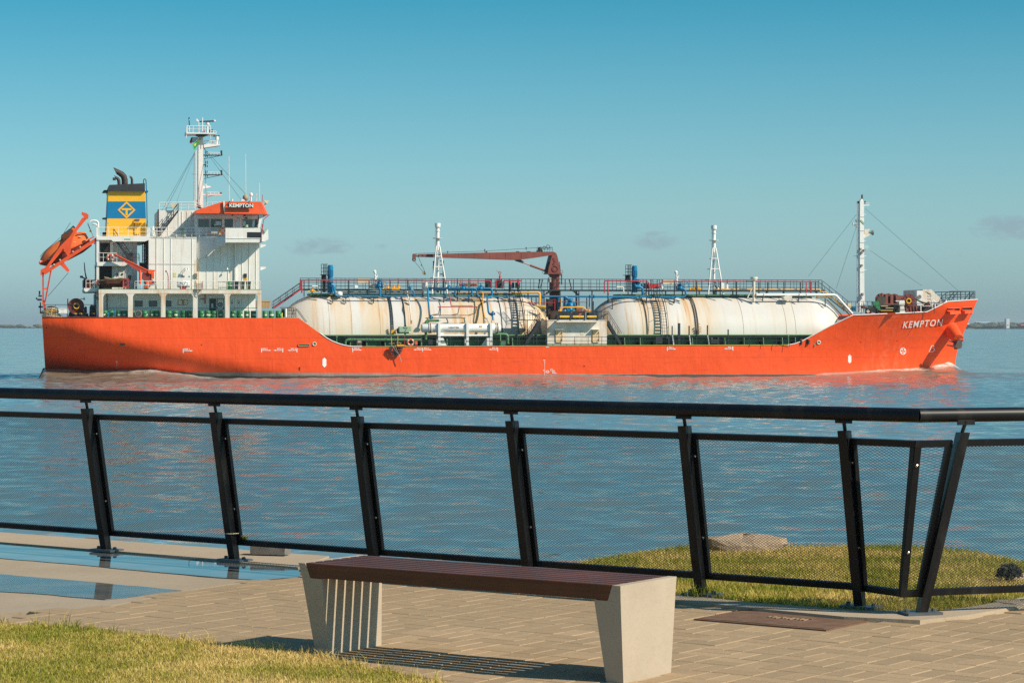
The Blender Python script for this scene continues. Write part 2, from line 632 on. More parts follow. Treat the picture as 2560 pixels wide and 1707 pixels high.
# the chop: facet slopes given straight to the normal, so that they hold at any distance
nsum = None
for scl, sc3_, kx, ky in ((0.30, (0.5, 1, 1), 0.40, 0.85), (1.1, (0.45, 1, 1), 0.8, 1.5), (4.5, (0.5, 1, 1), 0.8, 1.3)):
    mpn = node(t, 'ShaderNodeMapping'); mpn.inputs['Scale'].default_value = sc3_
    t.links.new(co, mpn.inputs[0])
    nz = node(t, 'ShaderNodeTexNoise', i_Scale=scl, i_Detail=3.0, i_Roughness=0.6)
    t.links.new(mpn.outputs[0], nz.inputs['Vector'])
    su = node(t, 'ShaderNodeVectorMath', operation='SUBTRACT'); su.inputs[1].default_value = (.5, .5, .5)
    t.links.new(nz.outputs['Color'], su.inputs[0])
    mu = node(t, 'ShaderNodeVectorMath', operation='MULTIPLY'); mu.inputs[1].default_value = (kx, ky, 0)
    t.links.new(su.outputs[0], mu.inputs[0])
    if nsum is None:
        nsum = mu.outputs[0]
    else:
        ad = node(t, 'ShaderNodeVectorMath', operation='ADD')
        t.links.new(nsum, ad.inputs[0]); t.links.new(mu.outputs[0], ad.inputs[1])
        nsum = ad.outputs[0]
sc_n = node(t, 'ShaderNodeVectorMath', operation='SCALE')
t.links.new(nsum, sc_n.inputs[0]); t.links.new(mapr(t, sepc.outputs[2], 0, 1, .62, .20), sc_n.inputs['Scale'])
nsum = sc_n.outputs[0]
ad = node(t, 'ShaderNodeVectorMath', operation='ADD')
t.links.new(node(t, 'ShaderNodeNewGeometry').outputs['Normal'], ad.inputs[0]); t.links.new(nsum, ad.inputs[1])
no = node(t, 'ShaderNodeVectorMath', operation='NORMALIZE'); t.links.new(ad.outputs[0], no.inputs[0])
t.links.new(no.outputs[0], b.inputs['Normal'])
me.materials.append(wm)
water = bpy.data.objects.new('water', me)
C.objects.link(water)
tag(water, kind='structure')

# ---- the far shore: a low strip of land, a belt of wood on it, a few buildings of the port
land_m = paint('far_land', (0.16, 0.15, 0.10), 0.95, 0.2, scale=0.02)
mb = MB()
DL = 3550.0
pts = []
for i in range(61):
    x = -1500 + 50 * i
    pts.append((x, DL + (900 if x < -400 else 0) + 60 * math.sin(i * 0.9) + 40 * math.sin(i * 2.3)))
ring = pts + [(1700, 8800), (-1700, 8800)]
mb.slab(ring, WATER - 1, WATER + 0.9)
tag(mb.build('far_shore_land', land_m), kind='structure')
wood_m, t, b = new_mat('far_wood')
co = node(t, 'ShaderNodeTexCoord').outputs['Object']
t.links.new(mixc(t, mapr(t, noise_col(t, co, 0.05, 4), 0.3, 0.7), (0.035, 0.065, 0.035), (0.10, 0.115, 0.055)), b.inputs['Base Color'])
b.inputs['Roughness'].default_value = 0.9
mb = MB()
r2 = random.Random(3)
for i in range(620):
    x = -1450 + 2900 * r2.random()
    left = x < -400
    d0 = DL + (940 if left else 40) + r2.random() * 110 + 60 * math.sin(x / 50 + 30)
    h = r2.uniform(3.4, 9.0) * (0.75 if left else 1.0)
    wdt = h * r2.uniform(0.9, 2.2)
    rings = []
    ph = r2.random() * 9
    for k in range(6):
        a = k / 5
        rr_ = wdt * (math.sin(math.pi * (0.12 + 0.88 * (1 - a))) ** 0.7 if a < 1 else 0.02)
        rings.append([Vector((x + rr_ * math.cos(j * math.pi / 4) * (1 + 0.3 * math.sin(3 * j + ph + k)), d0 + rr_ * math.sin(j * math.pi / 4),
                              WATER + 0.7 + h * a * (1 + 0.12 * math.sin(j * 2 + ph)))) for j in range(8)])
    mb.loft(rings, True, False)
tag(mb.build('far_wood', wood_m), 'low belt of trees along the far shore', kind='stuff')

bl_white = paint('far_white_wall', (0.75, 0.77, 0.78), 0.8)
bl_blue = paint('far_blue_roof', (0.30, 0.42, 0.52), 0.8)
bl_red = paint('far_red_wall', (0.45, 0.12, 0.08), 0.8)


def far_building(name, label, px0, px1, ptop, d, wall, roofh=0.0, roof=None, cat='building'):
    x0, x1 = (px0 - CX) / F * d, (px1 - CX) / F * d
    z1 = EYE + (CY - ptop) / F * d
    z0 = WATER + 0.8
    e = empty(name, label, cat, ((x0 + x1) / 2, d, z0))
    hw, hh = (x1 - x0) / 2, z1 - z0
    m = MB().box(-hw, 0, 0, hw, 14, hh - roofh)
    m.build('wall', wall, e)
    if roofh:
        m = MB()
        v = [(-hw - .4, -.4, hh - roofh + .02), (hw + .4, -.4, hh - roofh + .02), (hw + .4, 14.4, hh - roofh + .02), (-hw - .4, 14.4, hh - roofh + .02), (-hw - .4, 7, hh), (hw + .4, 7, hh)]
        m.add(v, [(0, 1, 5, 4), (2, 3, 4, 5), (3, 0, 4), (1, 2, 5), (3, 2, 1, 0)])
        m.build('roof', roof or wall, e)
    n = max(1, int(hw * 2 / 6))
    for k in range(n):
        xx = -hw + (k + 0.5) * 2 * hw / n
        MB().box(xx - 1.0, -0.08, hh * 0.3, xx + 1.0, 0.02, hh * 0.3 + 1.3).build('window', paint('far_window', (0.10, 0.14, 0.18), 0.3), e)
    return e


far_building('storage_tower', 'pale square tower standing above the trees of the far shore', 2516, 2524, 797, 3620, bl_white, cat='tower')
far_building('warehouse', 'long low pale warehouse with blue roof behind the far trees, nearest the bow', 2441, 2482, 804, 3700, bl_white, 2.0, bl_blue)
far_building('warehouse', 'short grey blue warehouse between the long warehouse and the pale tower', 2490, 2513, 806.5, 3690, bl_blue, 1.2, bl_blue)
far_building('shed', 'small white shed peeping over the trees right at the ship\'s bow', 2418, 2425, 808.5, 3640, bl_white, 1.2, bl_white)
far_building('shed', 'small pale shed with a pitched roof in front of the long warehouse', 2444, 2450, 807.5, 3640, bl_white, 1.6, bl_white)
far_building('house', 'small red house on the far shore at the edge of the photo', 2554, 2566, 811, 3660, bl_red, 1.5, bl_red)
# a gantry behind the long warehouse
e = empty('port_gantry', 'thin blue grey gantry crane above the far warehouse roofs', 'gantry', ((2462 - CX) / F * 3760, 3760, WATER + .8))
hz = EYE + (CY - 801.5) / F * 3760 - WATER - .8
MB().box(-22, -.8, hz - 1.0, 16, .8, hz).build('girder', bl_blue, e)
for x in (-20, -4, 13):
    MB().box(x - .5, -.5, 0, x + .5, .5, hz - 1.02).build('leg', bl_blue, e)

# ================================================================== PROMENADE
RD = Vector((0.809, -0.588, 0)).normalized()         # along the railing, left to right
RN = Vector((0.588, 0.809, 0)).normalized()          # out over the water


def rail_top(px):
    dy = 982 + 56 * px / 2296 - CY
    k = F * 0.515 / dy
    return Vector(((px - CX) / F * k, k, EYE - 0.515))


def poly_mesh(name, pxs, z0, z1, mat, kind='structure', extra=None, label=None, cat=None):
    pts = [G(x, y) if not isinstance(x, Vector) else x for x, y in pxs]
    m = MB().slab([(p.x, p.y) for p in pts], z0, z1)
    o = m.build(name, mat)
    return tag(o, label, cat, kind=kind)


def ground_mat(name, c0, c1, c2, scale=3.0, rough=0.85, bump=0.004, spots=0.0):
    m, t, b = new_mat(name)
    co = node(t, 'ShaderNodeNewGeometry').outputs['Position']
    n1 = noise_col(t, co, scale, 6, 0.65)
    n2 = noise_col(t, co, scale * 12, 4, 0.7)
    n3 = noise_col(t, co, scale * 0.3, 3)
    col = mixc(t, mapr(t, n1, 0.3, 0.7), c0, c1)
    col = mixc(t, mapr(t, n3, 0.45, 0.75, 0, 0.7), col, c2)
    col = mixc(t, mapr(t, n2, 0.55, 0.8, 0, 0.35), col, tuple(x * 0.55 for x in c0))
    t.links.new(col, b.inputs['Base Color'])
    b.inputs['Roughness'].default_value = rough
    b.inputs['Specular IOR Level'].default_value = 0.25
    bn = node(t, 'ShaderNodeBump', i_Strength=1.0, i_Distance=bump)
    t.links.new(n2, bn.inputs['Height'])
    t.links.new(bn.outputs[0], b.inputs['Normal'])
    return m


conc_m = ground_mat('quay_concrete', (0.33, 0.262, 0.185), (0.38, 0.305, 0.22), (0.30, 0.24, 0.17), 1.4)
kerb_m = ground_mat('kerb_concrete', (0.38, 0.295, 0.205), (0.43, 0.34, 0.24), (0.34, 0.265, 0.185), 1.8)
pave_m = ground_mat('paver_concrete', (0.350, 0.252, 0.152), (0.39, 0.282, 0.172), (0.325, 0.236, 0.142), 2.5)
joint_m = ground_mat('paving_sand', (0.34, 0.246, 0.15), (0.37, 0.268, 0.165), (0.31, 0.226, 0.136), 6)
soil_m = ground_mat('lawn_soil', (0.36, 0.27, 0.10), (0.42, 0.31, 0.12), (0.26, 0.21, 0.07), 5)

# the paved ground under everything near the viewer (one sheet, with a seawall face down to the water)
A0 = G(0, 1333) - RD * 9
edge_far = [A0, G(0, 1333), G(745, 1387)]
corner_b = rail_top(2296) * 1.0
Cq = edge_far[2] + RD * 0.9
front = [Vector((12, 4, 0)), Vector((-12, 4, 0))]
ring = edge_far + [Cq] + [G(1130, 1432), G(1420, 1417), G(1600, 1382), G(1785, 1352), G(1990, 1352), G(2250, 1352), G(2480, 1372), G(2640, 1410), Vector((14, 15, 0))] + front
m = MB().slab([(p.x, p.y) for p in ring], WATER - 1.5, -0.06)
tag(m.build('embankment', conc_m), kind='structure')

# concrete quay on the left with its kerb
boundary = [(-40, 1530), (150, 1524), (270, 1514), (450, 1477), (560, 1460), (650, 1449), (750, 1438), (870, 1425)]
quay_ring = [G(*p) for p in boundary] + [edge_far[2] + RD * 0.35, G(745, 1387), G(0, 1333), A0, A0 - RN * 3.0]
m = MB().slab([(p.x, p.y) for p in quay_ring], -0.055, -0.004)
tag(m.build('concrete_quay', conc_m), kind='structure')
kerb_in = [G(-60, 1354), G(0, 1357.5), G(370, 1388), G(745, 1421)]
kerb_ring = kerb_in + [edge_far[2] + RD * 0.3, G(745, 1387), G(0, 1333), A0]
m = MB().slab([(p.x, p.y) for p in kerb_ring], -0.003, 0.011)
tag(m.build('kerb', kerb_m), kind='structure')

# rainwater lying on it
pud_m, t, b = new_mat('puddle_water')
co = node(t, 'ShaderNodeNewGeometry').outputs['Position']
pn = noise_col(t, co, 2.0, 4, 0.6, (1.0, 2.0, 1))
t.links.new(mixc(t, mapr(t, pn, 0.4, 0.65), (0.10, 0.12, 0.13), (0.20, 0.18, 0.15)), b.inputs['Base Color'])
t.links.new(mapr(t, pn, 0.45, 0.75, 0.015, 0.12), b.inputs['Roughness'])
b.inputs['IOR'].default_value = 1.333
b.inputs['Specular IOR Level'].default_value = 0.6
pud2_m = pud_m


def puddle(pxs, label):
    pts = [G(*p) for p in pxs]
    n = len(pts)
    # a ragged water's edge
    out = []
    rr3 = random.Random(n)
    for i in range(n):
        a, c = pts[i], pts[(i + 1) % n]
        k = max(1, int((c - a).length / 0.15))
        for j in range(k):
            p = a.lerp(c, j / k)
            if 0 < j:
                p = p + Vector((rr3.uniform(-.008, .008), rr3.uniform(-.02, .02), 0))
            out.append((p.x, p.y))
    o = MB().slab(out, -0.003, 0.0012).build('puddle', pud_m)
    return tag(o, label, 'puddle', kind='structure')


puddle([(-60, 1353), (0, 1358.5), (370, 1389), (560, 1405), (748, 1422), (752, 1441), (650, 1449), (500, 1440), (200, 1411), (-60, 1389)], 'long shallow puddle along the kerb under the railing')
puddle([(-60, 1430), (0, 1434), (230, 1454), (455, 1475), (262, 1498), (130, 1486), (-60, 1474)], 'pointed puddle on the concrete nearer the paving')

# paving: a basket of bevelled pavers, each one its own object as far as they show well
lawn_edge = [(-80, 1556), (0, 1563), (120, 1566), (230, 1573), (400, 1595), (560, 1613), (700, 1627), (800, 1645), (900, 1668), (1000, 1688), (1120, 1712), (1300, 1760)]
kerb_right = [(1600, 1494), (1700, 1508), (1900, 1529), (2110, 1549), (2300, 1558), (2420, 1545), (2560, 1520), (2650, 1500)]
pave_poly = [G(*p) for p in boundary[1:]] + [G(1200, 1455)] + [G(*p) for p in kerb_right] + [Vector((4.2, 14.4, 0)), Vector((4.2, 9.6, 0)), Vector((-.4, 9.6, 0))] + [G(*p) for p in lawn_edge[::-1]]
m = MB().slab([(p.x, p.y) for p in pave_poly], -0.055, -0.0065)
walk = tag(m.build('paved_walkway', joint_m), kind='structure')

PP = [(p.x, p.y) for p in pave_poly]


def inside_poly(x, y, poly):
    c = False
    n = len(poly)
    for i in range(n):
        x1, y1 = poly[i]; x2, y2 = poly[i - 1]
        if (y1 > y) != (y2 > y) and x < (x2 - x1) * (y - y1) / (y2 - y1) + x1:
            c = not c
    return c


cover_px = [(1815, 1547), (1912, 1529), (2127, 1546), (2016, 1565)]
cover_w = [G(*p) for p in cover_px]
cover_c = sum(cover_w, Vector()) / 4


def paver_shape(L, Wd, hgt, bev):
    a, c = L / 2 - 0.0010, Wd / 2 - 0.0010
    ai, ci = a - bev, c - bev
    v = [(-a, -c, -.03), (a, -c, -.03), (a, c, -.03), (-a, c, -.03), (-a, -c, hgt - bev * .8), (a, -c, hgt - bev * .8), (a, c, hgt - bev * .8), (-a, c, hgt - bev * .8),
         (-ai, -ci, hgt), (ai, -ci, hgt), (ai, ci, hgt), (-ai, ci, hgt)]
    f = [(8, 9, 10, 11)]
    for i in range(4):
        j = (i + 1) % 4
        f += [(i, j, j + 4, i + 4), (i + 4, j + 4, j + 8, i + 8)]
    return v, f


PL, PW = 0.24, 0.12
pv, pf = paver_shape(PL, PW, 0.0, 0.0045)
paver_me = bpy.data.meshes.new('paver')
paver_me.from_pydata(pv, [], pf)
paver_me.materials.append(pave_m)
t = pave_m.node_tree
b = [n for n in t.nodes if n.type == 'BSDF_PRINCIPLED'][0]
src = b.inputs['Base Color'].links[0].from_socket
oi = node(t, 'ShaderNodeObjectInfo')
st_ = noise_col(t, node(t, 'ShaderNodeNewGeometry').outputs['Position'], 0.9, 5, 0.65)
var = mixc(t, oi.outputs['Random'], (.86, .85, .84), (1.10, 1.08, 1.05))
var = mixc(t, mapr(t, st_, .56, .72, 0, .35), var, (.62, .60, .58))
t.links.new(mixc(t, 1.0, src, var, 'MULTIPLY'), b.inputs['Base Color'])
ang = math.atan2(RN.y, RN.x)
cells = []
for i in range(-30, 40):
    for j in range(-40, 50):
        c0 = Vector((0.5, 12.5, 0)) + RN * (i * PL) + RD * (j * PL)
        if not (-4.5 < c0.x < 4.3 and 9.4 < c0.y < 19):
            continue
        turn = (i + j) % 2
        for s in (-1, 1):
            off = (RD if turn == 0 else RN) * (s * PW / 2)
            p = c0 + off
            if not inside_poly(p.x, p.y, PP):
                continue
            dcv = p - cover_c
            hl_, hw2 = (.115, .055) if turn == 0 else (.055, .115)
            if abs(dcv.dot(RN)) < 0.322 + hl_ and abs(dcv.dot(RD)) < 0.432 + hw2:
                continue
            cells.append((p, ang + (0 if turn == 0 else math.pi / 2)))


def seen_size(p):
    px, py = CX + F * p.x / p.y, CY + F * EYE / p.y
    ok = -20 < px < 2580 and py < 1725
    return (1 if ok else 0) * (1.0 / p.y ** 2)


cells.sort(key=lambda c: -seen_size(c[0]))
rest = MB()
rr4 = random.Random(11)
for k, (p, a) in enumerate(cells):
    dz = rr4.uniform(-.0018, .0018)
    da = rr4.uniform(-.012, .012)
    if k < 300:
        o = bpy.data.objects.new('paver', paver_me)
        C.objects.link(o)
        o.location = (p.x, p.y, dz)
        o.rotation_euler = (rr4.uniform(-.006, .006), rr4.uniform(-.006, .006), a + da)
        o.parent = walk
    else:
        M = Matrix.Translation((p.x, p.y, dz)) @ Matrix.Rotation(a + da, 4, 'Z')
        rest.add([M @ Vector(x) for x in pv], pf)
tag(rest.build('paver_field', pave_m, walk), kind='stuff')

# kerb beside the grass on the right
kr = [G(*p) for p in [(1400, 1470)] + kerb_right[:-1]]
kr_in = [G(x, y - 14 - (6 if x > 2100 else 0)) for x, y in [(1400, 1470)] + kerb_right[:-1]]
m = MB().slab([(p.x, p.y) for p in kr + kr_in[::-1]], -0.05, 0.020)
tag(m.build('kerb', kerb_m), kind='structure')

# rusty access cover in the paving
cov_m = paint('rusty_iron', (0.16, 0.088, 0.052), 0.75, 0.25, scale=9, bump=0.004)
cov = empty('access_cover', 'square rusty brown iron access cover set in the paving near the railing', 'access cover', (cover_c.x, cover_c.y, 0.0), math.atan2(RD.y, RD.x))
MB().box(-.40, -.29, -.03, .40, .29, .004).build('lid', cov_m, cov)
fr = MB()
for a in ((-.43, -.32, .43, -.292), (-.43, .292, .43, .32), (-.43, -.291, -.402, .291), (.402, -.291, .43, .291)):
    fr.box(a[0], a[1], -.03, a[2], a[3], .002)
fr.build('frame', cov_m, cov)
# the worn casting marks in its middle
mk = MB()
for k in range(9):
    x = -.12 + .03 * k
    mk.box(x, -.02 - .012 * (k % 3), .0042, x + .016, .012 + .010 * (k % 2), .009)
mk.box(-.13, .03, .0042, .15, .036, .008)
mk.build('casting_mark', paint('worn_iron', (0.30, 0.19, 0.11), 0.7, 0.2, scale=20), cov)

# ---- grass
def rnd_in(poly, n, z):
    xs_ = [p[0] for p in poly]; ys_ = [p[1] for p in poly]
    out = []
    while len(out) < n:
        X = rng.uniform(min(xs_), max(xs_), n); Y = rng.uniform(min(ys_), max(ys_), n)
        for a, c in zip(X, Y):
            if inside_poly(a, c, poly):
                out.append((a, c))
                if len(out) >= n:
                    break
    return np.array(out)


grass_m, t, b = new_mat('grass_blade')
attr = node(t, 'ShaderNodeAttribute', attribute_name='tone')
co = node(t, 'ShaderNodeNewGeometry').outputs['Position']
patch = noise_col(t, co, 1.1, 4, 0.6)
gfac = node(t, 'ShaderNodeMath', operation='ADD')
sp = node(t, 'ShaderNodeSeparateColor')
t.links.new(attr.outputs['Color'], sp.inputs[0])
t.links.new(sp.outputs[0], gfac.inputs[0])
t.links.new(mapr(t, patch, 0.36, 0.64, -0.42, 0.42), gfac.inputs[1])
cr = ramp(t, [(0.0, (0.20, 0.235, 0.022)), (0.35, (0.37, 0.335, 0.05)), (0.65, (0.56, 0.43, 0.12)), (1.0, (0.74, 0.55, 0.22))])
t.links.new(gfac.outputs[0], cr.inputs[0])
t.links.new(cr.outputs[0], b.inputs['Base Color'])
b.inputs['Roughness'].default_value = 0.6
b.inputs['Specular IOR Level'].default_value = 0.2
tr = node(t, 'ShaderNodeBsdfTranslucent')
t.links.new(cr.outputs[0], tr.inputs[0])
ms = node(t, 'ShaderNodeMixShader'); ms.inputs[0].default_value = 0.3
out = [n for n in t.nodes if n.type == 'OUTPUT_MATERIAL'][0]
t.links.new(b.outputs[0], ms.inputs[1]); t.links.new(tr.outputs[0], ms.inputs[2]); t.links.new(ms.outputs[0], out.inputs[0])


def grass(name, pts, zf, hmin, hmax, wid, tone_lo, tone_hi, label):
    n = len(pts)
    x, y = pts[:, 0], pts[:, 1]
    z = np.array([zf(a, c) for a, c in zip(x, y)])
    h = rng.uniform(hmin, hmax, n) * np.where(rng.random(n) < 0.03, 1.8, 1.0)
    a = rng.uniform(0, 2 * np.pi, n)
    lean = rng.uniform(0.15, 1.1, n) * h
    la = rng.uniform(0, 2 * np.pi, n)
    w = wid * rng.uniform(0.6, 1.3, n)
    dx, dy = np.cos(a) * w / 2, np.sin(a) * w / 2
    lx, ly = np.cos(la) * lean, np.sin(la) * lean
    v = np.empty((n, 5, 3))
    v[:, 0] = np.stack([x - dx, y - dy, z - 0.004], 1)
    v[:, 1] = np.stack([x + dx, y + dy, z - 0.004], 1)
    v[:, 2] = np.stack([x + dx * .8 + lx * .35, y + dy * .8 + ly * .35, z + h * .6], 1)
    v[:, 3] = np.stack([x - dx * .8 + lx * .35, y - dy * .8 + ly * .35, z + h * .6], 1)
    v[:, 4] = np.stack([x + lx, y + ly, z + h], 1)
    tris = np.array([[0, 1, 2], [0, 2, 3], [3, 2, 4]])
    f = (np.arange(n)[:, None, None] * 5 + tris[None]).reshape(-1, 3)
    me = mesh_from_arrays(name, v.reshape(-1, 3), f)
    at = me.color_attributes.new('tone', 'FLOAT_COLOR', 'POINT')
    tone = rng.uniform(tone_lo, tone_hi, n)
    colr = np.zeros((n, 5, 4), np.float32)
    colr[:, :, 0] = tone[:, None]; colr[:, :, 3] = 1
    at.data.foreach_set('color', colr.ravel())
    me.materials.append(grass_m)
    o = bpy.data.objects.new(name, me)
    C.objects.link(o)
    return tag(o, label, 'grass', kind='stuff')


lawn_poly = [G(*p) for p in lawn_edge] + [Vector((.4, 9.8, 0)), Vector((-3.6, 9.8, 0))]
m = MB().slab([(p.x, p.y) for p in lawn_poly], -0.055, 0.006)
tag(m.build('lawn_ground', soil_m), kind='structure')
lp = [(p.x, p.y) for p in lawn_poly]
vis = [(p.x, p.y) for p in [G(*q_) for q_ in lawn_edge[:-1]] + [G(1180, 1730), G(-80, 1730)]]
gp = rnd_in(vis, 42000, 0)
# thinner towards the ragged edge of the lawn
grass('lawn_grass', gp, lambda a, c: 0.006, 0.008, 0.022, 0.0042, 0.2, 0.9, 'short dry yellow green lawn in front of the paving')
tuft_pts = []
for k in range(70):
    i = rng.integers(1, len(lawn_edge) - 2)
    pa, pb = G(*lawn_edge[i]), G(*lawn_edge[i + 1])
    p = pa.lerp(pb, rng.random()) + Vector((rng.normal(0, .01), rng.normal(-.01, .02), 0))
    for j in range(12):
        tuft_pts.append((p.x + rng.normal(0, .012), p.y + rng.normal(0, .015)))
grass('edge_tuft_grass', np.array(tuft_pts), lambda a, c: 0.0, 0.02, 0.065, 0.004, 0.2, 0.9, 'taller straggling grass along the edge of the lawn')

# the grass bank behind the railing on the right
bank_px = [(1330, 1440), (1420, 1417), (1600, 1382), (1785, 1358), (1900, 1372), (2000, 1371), (2250, 1370), (2420, 1381), (2520, 1402), (2640, 1425)]
bank = [G(*p) for p in bank_px]
bank_poly = bank + [G(2640, 1485), G(2420, 1526), G(2300, 1537), G(2110, 1533), G(1900, 1514), G(1700, 1493), G(1560, 1476), G(1400, 1458)]


def bank_z(a, c):
    return 0.006 + 0.010 * math.sin(a * 2.1 + c) * math.sin(c * 1.7)


m = MB()
bp = [(p.x, p.y) for p in bank_poly]
gxs, gys = np.arange(-.2, 5.2, 0.2), np.arange(13.4, 20.2, 0.2)
vi = {}
for a in gxs:
    for c in gys:
        if any(inside_poly(a + i * .1, c + j * .1, bp) for i, j in (((0, 0), (2, 0), (0, 2), (2, 2), (1, 1)) if c < 15.6 else ((1, 1),))):
            m.add([(a, c, bank_z(a, c)), (a + .2, c, bank_z(a + .2, c)), (a + .2, c + .2, bank_z(a + .2, c + .2)), (a, c + .2, bank_z(a, c + .2))], [(0, 1, 2, 3)])
tag(m.build('grass_bank', soil_m), kind='structure')
gp = rnd_in(bp, 60000, 0)
grass('bank_grass', gp, bank_z, 0.013, 0.038, 0.0055, 0.15, 0.70, 'green grass on the bank behind the railing')
# weeds at the foot of a railing post
wp = G(1765, 1500)
wd = np.stack([rng.normal(wp.x - .05, .05, 90), rng.normal(wp.y + .02, .03, 90)], 1)
grass('post_foot_grass', wd, lambda a, c: 0.0, 0.05, 0.13, 0.006, -0.1, 0.5, 'tuft of weeds at the foot of a railing post')

# ---- boulder at the water's edge
rock_m = ground_mat('boulder_stone', (0.40, 0.29, 0.19), (0.48, 0.36, 0.25), (0.26, 0.19, 0.13), 2.2, bump=0.012)


def stone(name, label, cat, loc, size, rz, seed, mat, flat=0.75):
    rs = np.random.default_rng(seed)
    m = MB()
    n, k = 18, 10
    ph = rs.uniform(0, 6.28, 12)
    v, f = [], []
    for i in range(k + 1):
        th = math.pi * i / k
        for j in range(n):
            a = 2 * math.pi * j / n
            d = Vector((math.sin(th) * math.cos(a), math.sin(th) * math.sin(a), math.cos(th)))
            r = 1 + .10 * math.sin(3 * a + ph[0]) * math.sin(2 * th + ph[1]) + .07 * math.sin(5 * a + ph[2] + 3 * th) + .05 * math.sin(7 * th + ph[3])
            # squarish block
            mx = max(abs(d.x), abs(d.y), abs(d.z))
            r *= 0.55 + 0.45 / mx * 0.8
            v.append((d.x * r * size[0], d.y * r * size[1], d.z * r * size[2] * flat))
    for i in range(k):
        for j in range(n):
            f.append((i * n + j, (i + 1) * n + j, (i + 1) * n + (j + 1) % n, i * n + (j + 1) % n))
    m.add(v, f, False)
    o = m.build(name, mat)
    o.location = loc
    o.rotation_euler = (0, 0, rz)
    return tag(o, label, cat)


rk = G(1858, 1376)
stone('boulder', 'long pale brown boulder at the water\'s edge behind the railing', 'boulder', (rk.x, rk.y, 0.02), (0.34, .22, .15), 0.1, 4, rock_m)
rk = G(2545, 1447)
stone('boulder', 'flat grey stone at the edge of the grass, beyond the railing corner', 'boulder', (rk.x, rk.y, 0.0), (0.13, .15, .05), 0.3, 9, rock_m)
rk = G(2550, 1512)
stone('boulder', 'broken tan paving stone lying at the right edge of the walk', 'boulder', (rk.x, rk.y, 0.01), (0.17, .13, .03), 0.5, 12, rock_m)

# a dark bushy shrub at the end of the second railing
shrub_m = paint('dark_leaf', (0.012, 0.016, 0.010), 0.7, 0.4, scale=20)
sb = G(2523, 1458)
sh = empty('shrub', 'small dark shrub beside the flat grey stone at the end of the railing', 'shrub', (sb.x, sb.y, 0))
mb = MB()
rs = random.Random(5)
for k in range(420):
    a, th = rs.uniform(0, 6.28), rs.uniform(0.1, 1.7)
    r = rs.uniform(.5, 1.0)
    c = Vector((math.cos(a) * math.sin(th) * .085 * r, math.sin(a) * math.sin(th) * .085 * r, .055 + math.cos(th) * .07 * r))
    d1 = Vector((rs.uniform(-1, 1), rs.uniform(-1, 1), rs.uniform(-.5, 1))).normalized() * .024
    d2 = d1.orthogonal().normalized() * .009
    mb.add([c - d1, c + d2, c + d1, c - d2], [(0, 1, 2, 3)])
mb.build('foliage', shrub_m, sh)
mb = MB()
for k in range(7):
    a = k * .9
    mb.tube([(0, 0, -.01), (math.cos(a) * .03, math.sin(a) * .03, .05), (math.cos(a) * .06, math.sin(a) * .06, .1)], .004, 5)
mb.build('stem', paint('dark_twig', (0.03, 0.022, 0.015), 0.8), sh)

# a block of rough stone beyond the kerb
gs_m = ground_mat('rough_granite', (0.16, 0.155, 0.145), (0.27, 0.26, 0.24), (0.10, 0.10, 0.095), 14, bump=0.01)
gb = G(676, 1391)
blk = MB().box(-.135, -.06, 0, .135, .06, .075).build('stone_block', gs_m)
blk.location = (gb.x, gb.y, 0.02)
blk.rotation_euler = (0, 0, math.atan2(RD.y, RD.x) + .35)
tag(blk, 'rough grey stone block on the kerb behind the railing', 'stone block')

# ================================================================== RAILING
black = paint('black_painted_steel', (0.006, 0.0065, 0.008), 0.42, 0.2, rust=.55, rustc=(.030, .028, .025), scale=6, spec=0.3, streak=(5, 5, 2))
mesh_m = paint('black_expanded_metal', (0.010, 0.012, 0.014), 0.4, 0.2, scale=6, spec=0.35)
bolt_m = paint('bright_bolt', (0.55, 0.53, 0.48), 0.3, 0.1, metallic=0.9)
galv_m = paint('galvanised_plate', (0.10, 0.11, 0.12), 0.45, 0.2, scale=8, metallic=0.3)
R0 = rail_top(1290)
RDn = RD
rail = empty('promenade_railing', 'long black promenade railing with leaning posts and expanded metal panels, turning a corner', 'railing', (R0.x, R0.y, 0))
ROFF = Vector((R0.x, R0.y, 0))
HB = EYE - 0.515                                       # handrail centre height
POST_PX = [-190, 214, 535.5, 890, 1277, 1709, 2109]
tops = [rail_top(p) for p in POST_PX]
LEAN_TOP = 1.075


